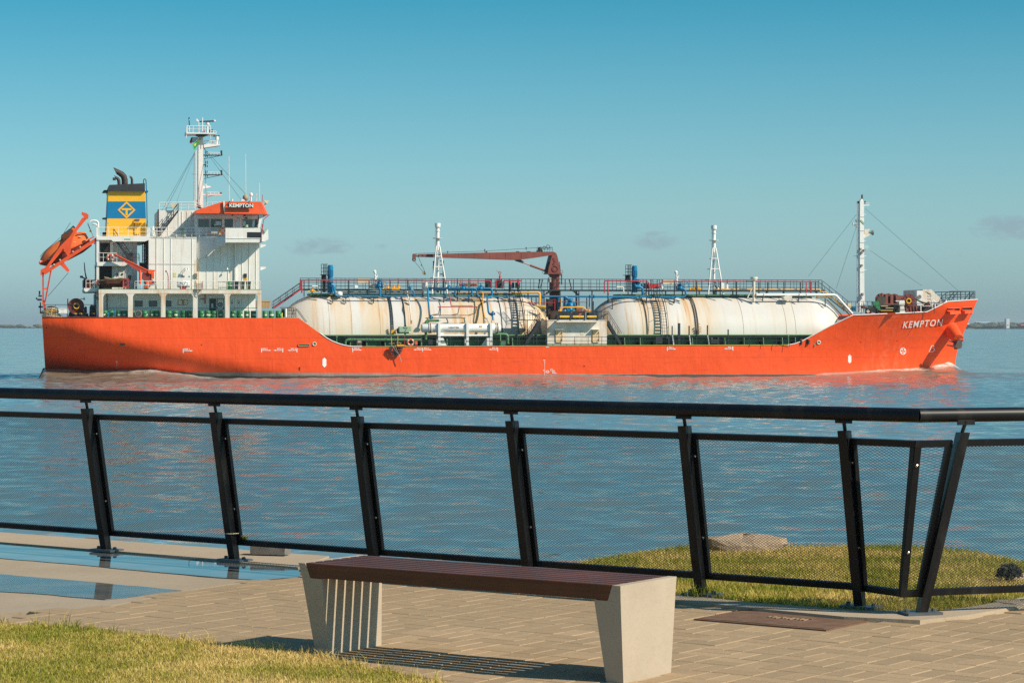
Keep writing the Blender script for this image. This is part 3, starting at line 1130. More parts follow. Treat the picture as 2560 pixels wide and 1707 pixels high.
def seg_post(top, base, along, outw):
    """one post: flat bar leaning inwards, head pin, base plate with bolts"""
    pm = MB()
    axis = (top - base).normalized()
    head = base + axis * ((LEAN_TOP - base.z) / axis.z)
    fw, dp = 0.058, 0.085
    inw = -outw
    a = along * fw / 2
    v = []
    foot_s = 0.75
    for p, k in ((base, foot_s), (base.lerp(head, .22), 1.0), (head, 1.0)):
        nrm = outw
        v += [p - a + inw * dp * .5 * k, p + a + inw * dp * .5 * k, p + a * .62 + outw * dp * .5 * k, p - a * .62 + outw * dp * .5 * k]
    f = []
    for i in range(2):
        for j in range(4):
            f.append((i * 4 + j, i * 4 + (j + 1) % 4, i * 4 + 4 + (j + 1) % 4, i * 4 + 4 + j))
    f += [(3, 2, 1, 0), (8, 9, 10, 11)]
    pm.add(v, f)
    post = pm.build('post', black, rail, ROFF)
    # pin that carries the handrail
    pin = MB().tube([head - axis * .01, Vector((top.x, top.y, HB - .035))], .011, 8)
    hp = Vector((top.x, top.y, HB - .042))
    pin.beam(hp - along * .055, hp + along * .055, .03, .008)
    pin.build('handrail_bracket', black, post, ROFF)
    bp_ = MB()
    pl = Vector((base.x, base.y, base.z))
    c4 = [pl - along * .11 - outw * .07, pl + along * .11 - outw * .07, pl + along * .11 + outw * .07, pl - along * .11 + outw * .07]
    bp_.slab([(p.x, p.y) for p in c4], base.z - .005, base.z + .012)
    bp_.build('base_plate', galv_m, post, ROFF)
    for s in (-1, 1):
        MB().lathe(pl + along * .085 * s + Vector((0, 0, .012)), 'z', [(0, .014), (.014, .014), (.018, .008)], 6, False).build('anchor_bolt', galv_m, post, ROFF)
    return post, head, axis


def lean_base(top, outw, lean=0.215, z=0.012):
    return Vector((top.x, top.y, 0)) + outw * lean + Vector((0, 0, z))


posts = []
for i, tp in enumerate(tops):
    posts.append((tp, lean_base(tp, RN, 0.215, 0.012 if i < 4 else 0.024)))

hand = MB()
corner = rail_top(2299)
e2 = Vector(((2640 - CX) / F * (F * .515 / (1034 - CY)), F * .515 / (1034 - CY), HB))
c_ = Vector((corner.x, corner.y, HB))
start = rail_top(-420)
D2 = (e2 - c_); D2.z = 0; D2.normalize()
N2 = Vector((-D2.y, D2.x, 0))
hand.tube([Vector((start.x, start.y, HB)), c_ + RD * .012], .041, 16)
hand.build('handrail', black, rail, ROFF)
hand = MB()
hand.tube([c_ - D2 * .012 , e2], .041, 16)
hand.build('handrail', black, rail, ROFF)
for tp, bs in posts:
    seg_post(tp, bs, RD, RN)
# the corner's second post leans the other way along
t7 = Vector(((2415 - CX) / F * (F * .515 / (1037.2 - CY)), F * .515 / (1037.2 - CY), HB))
b7 = G(2301, 1533, 0.024)
seg_post(t7, b7, D2, N2)
t8 = t7 + D2 * 1.28
b8 = t8 + N2 * .215
b8.z = .01
posts2 = [(t7, b7), (t8, b8)]
seg_post(t8, b8, D2, N2)

PBOT, PTOP = 0.142, 1.012


def panel(pa, pb, skip_lo=0.03, skip_hi=0.03, outw=RN, off=0.046):
    """expanded metal panel between two leaning posts, carried on a flat frame behind them"""
    (ta, ba), (tb, bb) = pa, pb

    def at(tp, bs, z):
        return bs.lerp(Vector((tp.x, tp.y, HB)), (z - bs.z) / (HB - bs.z)) + outw * off
    a0, a1, b0, b1 = at(ta, ba, PBOT), at(ta, ba, PTOP), at(tb, bb, PBOT), at(tb, bb, PTOP)
    L = (b0 - a0).length
    k0, k1 = skip_lo / L, 1 - skip_hi / L
    q00, q10, q01, q11 = a0.lerp(b0, k0), a0.lerp(b0, k1), a1.lerp(b1, k0), a1.lerp(b1, k1)
    fr = MB()
    up = (q01 - q00).normalized()
    al = (q10 - q00).normalized()
    nrm = al.cross(up).normalized()
    for s, e_, w in ((q00, q10, up), (q01, q11, up), (q00, q01, al), (q10, q11, al)):
        a_ = w * .019
        c__ = nrm * .014
        d = (e_ - s).normalized() * .019
        s2_, e2_ = (s - d, e_ + d) if w is up else (s + d * 1.01, e_ - d * 1.01)
        v = [s2_ + a_ + c__, s2_ - a_ + c__, s2_ - a_ - c__, s2_ + a_ - c__, e2_ + a_ + c__, e2_ - a_ + c__, e2_ - a_ - c__, e2_ + a_ - c__]
        fr.add(v, [(0, 1, 2, 3), (7, 6, 5, 4), (0, 4, 5, 1), (1, 5, 6, 2), (2, 6, 7, 3), (3, 7, 4, 0)])
    pn_ = fr.build('panel_frame', black, rail, ROFF)
    # strands: two families of slanting ribbons
    wd, ht = (q10 - q00).length, (q01 - q00).length
    px_, pz_ = 0.026, 0.0165
    slope = pz_ / px_
    st = MB()
    hw_, th_ = 0.0010, 0.0008

    def uvp(u, w_):
        return (q00.lerp(q10, u / wd)).lerp(q01.lerp(q11, u / wd), w_ / ht)
    n_ = int((wd + ht / slope) / px_) + 1
    for fam in (1, -1):
        for i in range(n_):
            u0 = -ht / slope + i * px_ if fam == 1 else i * px_
            # line w = fam * slope * (u - u0)
            ua, ub = (u0, u0 + ht / slope) if fam == 1 else (u0 - ht / slope, u0)
            ca, cb = max(ua, 0), min(ub, wd)
            if cb - ca < .004:
                continue
            wa, wb = (slope * (ca - u0), slope * (cb - u0)) if fam == 1 else (-slope * (ca - u0), -slope * (cb - u0))
            A_, B_ = uvp(ca, wa), uvp(cb, wb)
            d = (B_ - A_).normalized()
            w2 = d.cross(nrm).normalized() * hw_
            nn = nrm * th_
            sh_ = nrm * (.0012 * fam)
            v = [A_ + w2 + nn + sh_, A_ - w2 + nn * .2 + sh_, A_ - w2 - nn + sh_, A_ + w2 - nn * .2 + sh_]
            v += [x + (B_ - A_) for x in v]
            st.add(v, [(0, 4, 5, 1), (1, 5, 6, 2), (2, 6, 7, 3), (3, 7, 4, 0)])
    st.build('expanded_metal', mesh_m, pn_, ROFF)
    # bolts that hold the frame to the post
    for z in (.28, .86):
        c0 = q00.lerp(q01, z) - nrm * 0
        sgn = -1 if nrm.dot(outw) > 0 else 1
        cc = c0 + nrm * (.014 * sgn)
        MB().lathe(cc, (nrm * sgn, al, up), [(0, .0085), (.006, .0085), (.009, .004)], 8, False).build('bolt', bolt_m, pn_, ROFF)
    return pn_


for i in range(6):
    panel(posts[i], posts[i + 1])
# corner: a narrow panel each side of a leaning corner bar
cb_, ct_ = Vector((2.25, 13.85, .146)), Vector((2.30, 13.70, 1.023))
dcv = (ct_ - cb_) / (ct_.z - cb_.z)
ctop, cbase = ct_ + dcv * (HB - ct_.z), cb_ + dcv * (.01 - cb_.z)
cpost = (ctop, cbase)
panel(posts[6], cpost, .03, .012, RN, .02)
panel(cpost, posts2[0], .012, .03, N2, .01)
panel(posts2[0], posts2[1], .03, .03, N2, .046)
# a cable tie round one post and a bit of moss on the ledge beside it
pt = G(596, 1317, .3)
tp, bs = posts[2]
ax = (Vector((tp.x, tp.y, HB)) - bs).normalized()
c0 = bs + ax * .20
tie = MB()
tie.tube([c0 - RD * .012 - RN * .046, c0 + RD * .031 - RN * .046, c0 + RD * .05 + RN * .02], .0035, 6)
tag(tie.build('cable_tie', paint('pale_plastic', (0.62, 0.56, 0.42), 0.5)), 'pale cable tie strapped round a railing post', 'cable tie')
c0 = bs + ax * .155 + RN * .05 + RD * .065
ms_ = MB()
rs = random.Random(8)
for k in range(60):
    c = c0 + RD * rs.uniform(-.03, .03) + Vector((0, 0, rs.uniform(0, .022))) + RN * rs.uniform(-.012, .012)
    ms_.ball(c, rs.uniform(.003, .007), 5, 3)
tag(ms_.build('moss', paint('moss_green', (0.16, 0.20, 0.02), 0.9, 0.3)), 'small clump of yellow green moss on the panel ledge', 'moss', kind='stuff')

# ================================================================== BENCH
bz = 0.465


def BP(px, py, h=bz):
    return G(px, py, h)


FR, FL = BP(1551, 1464), BP(746, 1406)
E1 = (FR - FL); E1.z = 0
BL_ = E1.length
E1.normalize()
E2 = Vector((-E1.y, E1.x, 0))
bench = empty('bench', 'bench of dark red brown slats on two tapered pale concrete ends', 'bench', (FL.x, FL.y, 0), math.atan2(E1.y, E1.x))
BW = 0.52
benchc = ground_mat('bench_concrete', (0.39, 0.32, 0.24), (0.45, 0.37, 0.285), (0.34, 0.28, 0.21), 3.0, 0.8, bump=0.002)
bm_, t, b = new_mat('bench_wood')
co = node(t, 'ShaderNodeTexCoord').outputs['Object']
gr_ = noise_col(t, co, 1.0, 6, 0.7, (1.2, 45, 45))
g2 = noise_col(t, co, 2.2, 3)
col = mixc(t, mapr(t, gr_, 0.3, 0.7), (0.072, 0.022, 0.007), (0.130, 0.042, 0.016))
col = mixc(t, mapr(t, g2, 0.5, 0.7, 0, 0.6), col, (0.19, 0.05, 0.022))
t.links.new(col, b.inputs['Base Color'])
b.inputs['Roughness'].default_value = 0.38
b.inputs['Specular IOR Level'].default_value = 0.32
bn = node(t, 'ShaderNodeBump', i_Strength=0.6, i_Distance=0.002)
t.links.new(gr_, bn.inputs['Height']); t.links.new(bn.outputs[0], b.inputs['Normal'])
# concrete ends: profile in (length, height); the seat is let into a slanting notch
for x0 in (0.0, BL_ - 0.205):
    prof_ = [(x0 + 0.112, 0), (x0 + 0.200, 0), (x0 + 0.205, bz), (x0 + 0.155, bz)] if x0 > 0.1 else None
    m = MB()
    if x0 < 0.1:
        low = [(0.085, 0), (0.175, 0), (0.150, bz - .075), (0.020, bz - .075)]
        cap_ = [(0.020, bz - .0755), (0.075, bz - .0755), (0.045, bz), (0.0, bz)]
        in_t, in_b = 0.0, .06
    else:
        low = [(x0 + .105, 0), (x0 + .200, 0), (x0 + .203, bz - .075), (x0 + .055, bz - .075)]
        cap_ = [(x0 + .130, bz - .0755), (x0 + .203, bz - .0755), (x0 + .205, bz), (x0 + .160, bz)]
    def ringp(pts, ya, yb, tp):
        return pts
    # taper in depth: narrower at the foot
    for pts in (low, cap_):
        v = []
        for (px_, pz_) in pts:
            k = pz_ / bz
            v.append((px_, .035 * (1 - k), pz_))
        for (px_, pz_) in pts:
            k = pz_ / bz
            v.append((px_, BW - .045 * (1 - k), pz_))
        f = [(0, 1, 2, 3), (7, 6, 5, 4)] + [(i, i + 4, (i + 1) % 4 + 4, (i + 1) % 4) for i in range(4)]
        m.add(v, f)
    m.build('bench_end', benchc, bench)
nsl = 7
sw = (BW - .01) / nsl
for i in range(nsl):
    y0 = .004 + i * sw
    y1 = y0 + sw - .019
    hgt = .074 if i in (0, nsl - 1) else .040
    x0, x1 = .048, BL_ - .048
    m = MB()
    v = [(x0 + .028, y0, bz - hgt + .002), (x1 - .028, y0, bz - hgt + .002), (x1 - .028, y1, bz - hgt + .002), (x0 + .028, y1, bz - hgt + .002),
         (x0, y0, bz - .002), (x1, y0, bz - .002), (x1, y1, bz - .002), (x0, y1, bz - .002),
         (x0, y0 + .003, bz + .002), (x1, y0 + .003, bz + .002), (x1, y1 - .003, bz + .002), (x0, y1 - .003, bz + .002)]
    if i not in (0, nsl - 1):
        for j in range(4):
            v[j] = (v[j][0], v[j][1], v[j][2])
    f = [(3, 2, 1, 0), (8, 9, 10, 11)]
    for j in range(4):
        j2 = (j + 1) % 4
        f += [(j, j2, j2 + 4, j + 4), (j + 4, j2 + 4, j2 + 8, j + 8)]
    m.add(v, f)
    m.build('slat', bm_, bench)

# ================================================================== THE AIR
hz_m = bpy.data.materials.new('river_haze')
hz_m.use_nodes = True
t = hz_m.node_tree
t.nodes.clear()
pv_ = node(t, 'ShaderNodeVolumePrincipled')
pv_.inputs['Color'].default_value = (.86, .93, 1, 1)
pv_.inputs['Density'].default_value = 0.00009
pv_.inputs['Anisotropy'].default_value = 0.3
t.links.new(pv_.outputs[0], node(t, 'ShaderNodeOutputMaterial').inputs['Volume'])
tag(MB().box(-12000, -12000, WATER - 3.2, 12000, 12000, 27.0).build('haze', hz_m), 'thin pale haze over the river', kind='stuff')

# ================================================================== THE SHIP
ship = empty('gas_tanker', 'long orange hulled gas tanker with two white deck tanks, under way on the river', 'ship', SHIP0, TH)

# ---- paints
hullm, t, b = new_mat('hull_orange')
co = node(t, 'ShaderNodeTexCoord').outputs['Object']
sx = node(t, 'ShaderNodeSeparateXYZ'); t.links.new(co, sx.inputs[0])
n1 = noise_col(t, co, 0.35, 5, 0.6)
n2 = noise_col(t, co, 1.0, 5, 0.6, (0.5, 0.5, 2.2))
col = mixc(t, mapr(t, n1, 0.3, 0.7), (0.84, 0.078, 0.010), (0.90, 0.092, 0.013))
col = mixc(t, mapr(t, n2, 0.53, 0.75, 0, 0.6), col, (0.62, 0.060, 0.014))
scuff = noise_col(t, co, 1.3, 6, 0.7, (1.0, 1.0, 0.5))
# chalky scuffed paint on the shoulder of the bow
gm = node(t, 'ShaderNodeMath', operation='MULTIPLY')
t.links.new(mapr(t, sx.outputs[0], 36.5, 40.0, 0, 1), gm.inputs[0])
t.links.new(mapr(t, sx.outputs[0], 45.5, 41.0, 0, 1), gm.inputs[1])
gm2 = node(t, 'ShaderNodeMath', operation='MULTIPLY')
t.links.new(gm.outputs[0], gm2.inputs[0]); t.links.new(mapr(t, scuff, 0.48, 0.66, 0, 0.4), gm2.inputs[1])
col = mixc(t, gm2.outputs[0], col, (0.85, 0.24, 0.12))
# grey boot-topping below the paint line, brown slime at the very waterline
dirt = noise_col(t, co, 0.8, 5, 0.6, (0.6, 0.6, 0.3))
bt = mixc(t, mapr(t, dirt, 0.35, 0.65), (0.225, 0.20, 0.175), (0.32, 0.29, 0.265))
slime = node(t, 'ShaderNodeMath', operation='ADD')
t.links.new(sx.outputs[2], slime.inputs[0]); t.links.new(mapr(t, n1, 0.3, 0.7, -.06, .06), slime.inputs[1])
bt = mixc(t, mapr(t, slime.outputs[0], 0.26, 0.36, 1, 0), bt, (0.115, 0.066, 0.048))
tilt = node(t, 'ShaderNodeMath', operation='MULTIPLY_ADD'); tilt.inputs[1].default_value = .007
t.links.new(sx.outputs[0], tilt.inputs[0]); t.links.new(sx.outputs[2], tilt.inputs[2])
line = node(t, 'ShaderNodeMath', operation='LESS_THAN'); line.inputs[1].default_value = 0.46
t.links.new(tilt.outputs[0], line.inputs[0])
col = mixc(t, line.outputs[0], col, bt)
t.links.new(col, b.inputs['Base Color'])
b.inputs['Roughness'].default_value = 0.50
b.inputs['Specular IOR Level'].default_value = 0.35
# plating: hungry-horse dents between frames and raised weld seams
bk = node(t, 'ShaderNodeTexBrick', offset=0.5, i_Scale=1.0)
bk.inputs['Brick Width'].default_value = 7.5; bk.inputs['Row Height'].default_value = 2.1
bk.inputs['Mortar Size'].default_value = 0.018; bk.inputs['Mortar Smooth'].default_value = 0.6
cb = node(t, 'ShaderNodeCombineXYZ'); t.links.new(sx.outputs[0], cb.inputs[0]); t.links.new(sx.outputs[2], cb.inputs[1])
t.links.new(cb.outputs[0], bk.inputs['Vector'])
bn1 = node(t, 'ShaderNodeBump', i_Strength=0.9, i_Distance=0.02)
t.links.new(bk.outputs['Fac'], bn1.inputs['Height'])
dents = noise_col(t, co, 1.0, 3, 0.55, (0.9, 0.9, 0.45))
bn2 = node(t, 'ShaderNodeBump', i_Strength=1.0, i_Distance=0.075)
t.links.new(dents, bn2.inputs['Height']); t.links.new(bn1.outputs[0], bn2.inputs['Normal'])
t.links.new(bn2.outputs[0], b.inputs['Normal'])

orange = paint('orange_paint', (0.80, 0.10, 0.022), 0.45, 0.10)
orange_d = paint('orange_davit', (0.74, 0.080, 0.020), 0.5, 0.15, rust=0.25)
boat_o = paint('lifeboat_orange', (0.80, 0.17, 0.035), 0.45, 0.12)
white = paint('white_paint', (0.74, 0.715, 0.665), 0.5, 0.04, rust=0.42, rustc=(0.60, 0.33, 0.12))
white_c = paint('clean_white', (0.76, 0.75, 0.72), 0.45, 0.04)
white_r = paint('rusty_white', (0.70, 0.655, 0.58), 0.55, 0.06, rust=1.25, rustc=(0.55, 0.27, 0.07), streak=(2.6, 2.6, .30))
gal_w = paint('gallery_inner_white', (0.82, 0.80, 0.76), 0.55, 0.05, rust=0.2)
green = paint('deck_green', (0.060, 0.145, 0.070), 0.6, 0.2, rust=0.3, rustc=(0.12, 0.10, 0.05))
green_l = paint('pale_green', (0.30, 0.42, 0.29), 0.6, 0.1)
green_b = paint('barrel_green', (0.030, 0.20, 0.068), 0.42, 0.15, scale=3)
blue = paint('pipe_blue', (0.002, 0.175, 0.36), 0.38, 0.12)
blue_d = paint('pump_blue', (0.002, 0.12, 0.25), 0.4, 0.2)
navy = paint('dark_grating', (0.022, 0.028, 0.034), 0.55, 0.25)
red = paint('fire_red', (0.42, 0.035, 0.050), 0.5, 0.15)
brick = paint('crane_red_brown', (0.22, 0.060, 0.045), 0.6, 0.18, rust=0.4, rustc=(0.16, 0.07, 0.04))
brick_d = paint('winch_maroon', (0.165, 0.032, 0.028), 0.6, 0.2)
yellow = paint('pipe_yellow', (0.76, 0.36, 0.025), 0.5, 0.12)
fun_y = paint('funnel_yellow', (0.80, 0.42, 0.02), 0.5, 0.05)
fun_b = paint('funnel_blue', (0.0, 0.165, 0.36), 0.5, 0.05)
fun_k = paint('funnel_black', (0.030, 0.034, 0.037), 0.6, 0.2)
soot = paint('sooty_steel', (0.045, 0.030, 0.026), 0.65, 0.35)
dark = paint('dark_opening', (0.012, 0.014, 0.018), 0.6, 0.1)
glassm = paint('dark_window_glass', (0.018, 0.028, 0.034), 0.08, 0.1, spec=0.7)
glass_g = paint('grey_window_glass', (0.055, 0.075, 0.075), 0.08, 0.2, spec=0.7)
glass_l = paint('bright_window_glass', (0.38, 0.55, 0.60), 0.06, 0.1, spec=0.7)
rubber = paint('black_rubber', (0.016, 0.016, 0.016), 0.75, 0.2)
rope_m = paint('pale_rope', (0.46, 0.38, 0.25), 0.9, 0.2, scale=8)
wire_m = paint('steel_wire', (0.05, 0.06, 0.065), 0.5, 0.1)
mark_w = paint('marking_white', (0.86, 0.80, 0.76), 0.55, 0.05)
beige = paint('beige_box', (0.62, 0.52, 0.36), 0.6, 0.08)
wood_c = paint('crate_wood', (0.44, 0.28, 0.14), 0.8, 0.15, scale=3)
tank_m, t, b = new_mat('tank_white')
co = node(t, 'ShaderNodeTexCoord').outputs['Object']
sx = node(t, 'ShaderNodeSeparateXYZ'); t.links.new(co, sx.inputs[0])
base = mixc(t, mapr(t, noise_col(t, co, 0.25, 4), 0.35, 0.65), (0.565, 0.54, 0.50), (0.61, 0.595, 0.57))
# rust and dirt run down the shell; worst between the midships piping
st1 = noise_col(t, co, 1.0, 5, 0.62, (0.62, 0.05, 0.05))
st2 = noise_col(t, co, 1.0, 6, 0.65, (1.9, 0.10, 0.10))
wear = node(t, 'ShaderNodeMath', operation='ADD')
w1 = mapr(t, sx.outputs[0], -26, -9, 0.30, 0.95)
w2 = mapr(t, sx.outputs[0], 18.5, 22, 0, -0.80)
t.links.new(w1, wear.inputs[0]); t.links.new(w2, wear.inputs[1])
mm = node(t, 'ShaderNodeMath', operation='MULTIPLY')
t.links.new(mapr(t, st1, 0.42, 0.60, 0, 1), mm.inputs[0]); t.links.new(wear.outputs[0], mm.inputs[1])
base = mixc(t, mm.outputs[0], base, (0.60, 0.435, 0.255))
mm2 = node(t, 'ShaderNodeMath', operation='MULTIPLY')
t.links.new(mapr(t, st2, 0.515, 0.64), mm2.inputs[0]); t.links.new(wear.outputs[0], mm2.inputs[1])
base = mixc(t, mm2.outputs[0], base, (0.55, 0.27, 0.07))
t.links.new(base, b.inputs['Base Color'])
b.inputs['Roughness'].default_value = 0.5
bn = node(t, 'ShaderNodeBump', i_Strength=0.5, i_Distance=0.03)
t.links.new(noise_col(t, co, 1.0, 2, 0.5, (0.5, .2, .2)), bn.inputs['Height']); t.links.new(bn.outputs[0], b.inputs['Normal'])

# ---- hull
SHEER_PX = [(104.7, 793.5), (400, 794.5), (746.7, 794.8), (775, 815.5), (804.6, 836.4), (816.5, 845), (830, 852.6), (847, 859.4), (864, 864), (880, 866.5), (930, 867), (1290, 865.5), (1700, 863.5), (1960, 863),
            (1985, 862.6), (2003, 859.8), (2022, 853.4), (2049.6, 838.3), (2095.5, 813), (2110.8, 805.4), (2143, 788), (2180, 786.7), (2330.4, 780), (2344, 771), (2367.9, 754.3), (2400, 752), (2443.8, 749)]
S0, L0 = S_STERN, S_BOW - S_STERN
sheer = []
for px, py in SHEER_PX:
    y = -HALF
    for _ in range(12):
        p = P(px, py, y)
        y = -b_top(min(1, max(0, (p.x - S0) / L0)))
    p = P(px, py, y)
    sheer.append((p.x, p.z))
sheer[0] = (S0, sheer[0][1])
sheer[-1] = (S_BOW, sheer[-1][1])
STEM = sorted([(P(px, py, 0).z, P(px, py, 0).x) for px, py in [(2443.8, 748.7), (2403.6, 846), (2394, 874.6), (2390.5, 888), (2389, 905), (2388, 960)]])
STERN = sorted([(P(104.7, 793.5, -7).z, P(104.7, 793.5, -7).x), (0.0, P(114.5, 921, -4).x), (-1.5, P(116, 945, -4).x)])


def hull_pt(u, v, side=-1):
    s_t = S0 + u * L0
    zt = lerp_tab(sheer, s_t)
    z = -1.5 + v * (zt + 1.5)
    s = s_t
    if u < 0.12:
        s += (lerp_tab(STERN, z) - S0) * (1 - u / 0.12)
    if u > 0.6:
        s += (lerp_tab(STEM, z) - S_BOW) * ((u - 0.6) / 0.4) ** 1.6
    bt, bw_ = b_top(u), b_wl(u)
    if u < 0.3:
        zk = 6.4 - 6.4 * (u / 0.28) ** 0.85 if u < 0.28 else 0
        k = max(0, (zk - max(z, 0)) / 6.2) if zk > 0 else 0
        bb = bt - (bt - 0.3) * min(1, k) ** 1.62
    else:
        g = min(1, max(0, z / 7.6)) ** 1.65
        bb = bw_ + (bt - bw_) * g
    return Vector((s, side * max(bb, 0.02), z))


us = sorted(set([i / 170 for i in range(171)] + [(s - S0) / L0 for s, z in sheer]))
NV = 18
hv, hf = [], []
for u in us:
    for j in range(NV + 1):
        hv.append(hull_pt(u, j / NV))
nS = len(us)
for i in range(nS - 1):
    for j in range(NV):
        a = i * (NV + 1) + j
        hf.append((a, a + NV + 1, a + NV + 2, a + 1))
hull_bvh = BVHTree.FromPolygons(hv, hf)
mb = MB()
mb.add(hv, hf, True)
mb.add([Vector((p.x, -p.y, p.z)) for p in hv], [tuple(reversed(f)) for f in hf], True)
tv = [hv[j] for j in range(NV + 1)] + [Vector((hv[j].x, -hv[j].y, hv[j].z)) for j in range(NV + 1)]
mb.add(tv, [(j, j + 1, j + NV + 2, j + NV + 1) for j in range(NV)])
hull = mb.build('hull', hullm, ship)


def on_hull(px, py, off=0.02):
    tgt = P(px, py, -6)
    d = (tgt - CAM_SHIP).normalized()
    hit, nrm, _, _ = hull_bvh.ray_cast(CAM_SHIP, d)
    if hit is None:
        return tgt
    if nrm.y > 0:
        nrm = -nrm
    return hit + nrm * off


def side_at(s):
    """half breadth and height of the sheer at s"""
    u = min(1, max(0, (s - S0) / L0))
    return b_top(u), lerp_tab(sheer, s)


def hb_at(s, z):
    hit = hull_bvh.ray_cast(Vector((s, -30, z)), Vector((0, 1, 0)))[0]
    return -hit.y if hit is not None else 0.3


def deck(name, s0, s1, zf, mat, n=24, inset=0.12):
    m = MB()
    pr = []
    for i in range(n + 1):
        s = s0 + (s1 - s0) * i / n
        hb = max(min(hb_at(s, zf(s)), side_at(s)[0]) - inset, .02)
        pr.append((Vector((s, -hb, zf(s))), Vector((s, hb, zf(s)))))
    for (a, b_), (c_2, d) in zip(pr, pr[1:]):
        m.add([a, c_2, d, b_], [(0, 1, 2, 3)])
    return m.build(name, mat, ship)


s_poop = P(746, 794, -8).x
s_fc = P(2128, 795, -8).x
ZP = P(500, 794, -8).z - 0.10
ZM = P(1300, 866, -8).z - 0.06
deck('poop_deck', S0 + .05, s_poop, lambda s: ZP, green)
deck('main_deck', s_poop - 1.5, s_fc + 1, lambda s: lerp_tab(sheer, s) - 0.05 if 0 else ZM, green, 40)
deck('forecastle_deck', s_fc, S_BOW - .3, lambda s: lerp_tab(sheer, min(s, P(2335, 780, -6).x)) - 0.12, brick_d, 24, 0.08)
MB().box(s_poop - .1, -7.9, ZM, s_poop, 7.9, ZP).build('poop_bulkhead', white, ship)
hbf = hb_at(s_fc, ZM + .2) - .15
MB().box(s_fc, -hbf, ZM, s_fc + .1, hbf, lerp_tab(sheer, s_fc) - .13).build('forecastle_bulkhead', white, ship)


def sheer_trim(name, px0, px1, mat, r=0.055, n=40):
    s0, s1 = [P(p, 800, -8 if p < 2300 else (-6 if p < 2400 else 0)).x for p in (px0, px1)]
    pts = []
    for i in range(n + 1):
        s = s0 + (s1 - s0) * i / n
        u = min(1, max(0, (s - S0) / L0))
        p = hull_pt(u, 1.0)
        pts.append(p + Vector((0, -0.01, 0.02)))
    return MB().tube(pts, r, 6).build(name, mat, hull)


sheer_trim('gunwale_rail', 800, 905, white_c)
sheer_trim('gunwale_rail', 1985, 2442, white_c, .05, 60)
sheer_trim('gunwale_rail', 106, 430, brick_d, .05)
sheer_trim('fender_strip', 905, 1985, paint('yellow_edge', (0.46, 0.33, 0.06), 0.6), .045)

# ---- marks painted on the hull, laid onto its plating
def mark(name, c, verts, faces, mat=mark_w, off=0.02):
    ox, oy, s = CROP[c]
    m = MB()
    m.add([on_hull(ox + u / s, oy + v / s, off) for u, v in verts], [tuple(reversed(f)) for f in faces])
    return m.build(name, mat, hull)


def mark_text(name, c, body, bl, br, tl, bold=0.03, mat=mark_w, spacing=1.0, off=.03):
    tv_, tf_ = text_mesh(body, bold, 0, spacing)
    vs = [(bl[0] + (br[0] - bl[0]) * p[0] + (tl[0] - bl[0]) * p[1], bl[1] + (br[1] - bl[1]) * p[0] + (tl[1] - bl[1]) * p[1]) for p in tv_]
    return mark(name, c, vs, tf_, mat, off)


def rects(rs):
    v, f = [], []
    for (u0, v0, u1, v1) in rs:
        o = len(v)
        v += [(u0, v1), (u1, v1), (u1, v0), (u0, v0)]
        f.append((o, o + 1, o + 2, o + 3))
    return v, f


mark_text('name_lettering', 'e1', 'KEMPTON', (750, 783), (1512, 732), (782, 650), 0.016, spacing=1.2, off=.07)


def tank_mark(c, body, bar_u, arrow_u, v_mid, txt_u0, txt_u1, k=1.0):
    """a bar, an arrow pointing away from it and a tank number over the arrow"""
    h = 30 * k
    v, f = rects([(bar_u - 5 * k, v_mid - h, bar_u + 5 * k, v_mid + h)])
    lo, hi = sorted((bar_u, arrow_u))
    tipd = 1 if arrow_u > bar_u else -1
    o = len(v)
    hl = 38 * k * tipd
    v += [(bar_u, v_mid + 3.6 * k), (arrow_u - hl, v_mid + 3.6 * k), (arrow_u - hl, v_mid - 3.6 * k), (bar_u, v_mid - 3.6 * k)]
    f.append((o, o + 1, o + 2, o + 3) if tipd > 0 else (o + 3, o + 2, o + 1, o))
    o = len(v)
    v += [(arrow_u - hl, v_mid + 9 * k), (arrow_u, v_mid), (arrow_u - hl, v_mid - 9 * k)]
    f.append((o, o + 1, o + 2) if tipd > 0 else (o + 2, o + 1, o))
    mark('tank_arrow', c, v, f)
    mark_text('tank_number', c, body, (txt_u0, v_mid - 10 * k), (txt_u1, v_mid - 10 * k), (txt_u0, v_mid - 33 * k), 0.03)


K7 = 0.56
tank_mark('d7', 'DO 1', 1265, 1343, 434, 1274, 1314, K7)
tank_mark('d7', 'DO 2', 1887, 1966, 431, 1895, 1934, K7)
tank_mark('d7', 'DO 1', 2056, 1980, 431, 2010, 2050, K7)
tank_mark('d7', 'DO 2', 2168, 2092, 431, 2120, 2160, K7)
tank_mark('c6', 'FO 3', 1303, 1443, 1381, 1328, 1398)
tank_mark('c8', 'FO 3', 400, 235, 1241, 298, 380, 1.2)
tank_mark('c8', 'FO 2', 401, 567, 1241, 430, 508, 1.2)
tank_mark('c8', 'FO 2', 1739, 1577, 1237, 1645, 1727, 1.2)
tank_mark('d3', 'FO 1', 837, 985, 1386, 862, 932, 1.08)
tank_mark('d3', 'FO 1', 1908, 1762, 1382, 1828, 1900, 1.08)
hexa = [(0, -1), (.9, -.62), (.9, .62), (0, 1), (-.9, .62), (-.9, -.62)]
mark('tug_mark', 'px', [(811 + 5.4 * a, 906 + 12.5 * b_) for a, b_ in hexa], [(5, 4, 3, 2, 1, 0)])
mark('tug_mark', 'px', [(2124 + 4.6 * a, 897 + 11.3 * b_) for a, b_ in hexa], [(5, 4, 3, 2, 1, 0)])
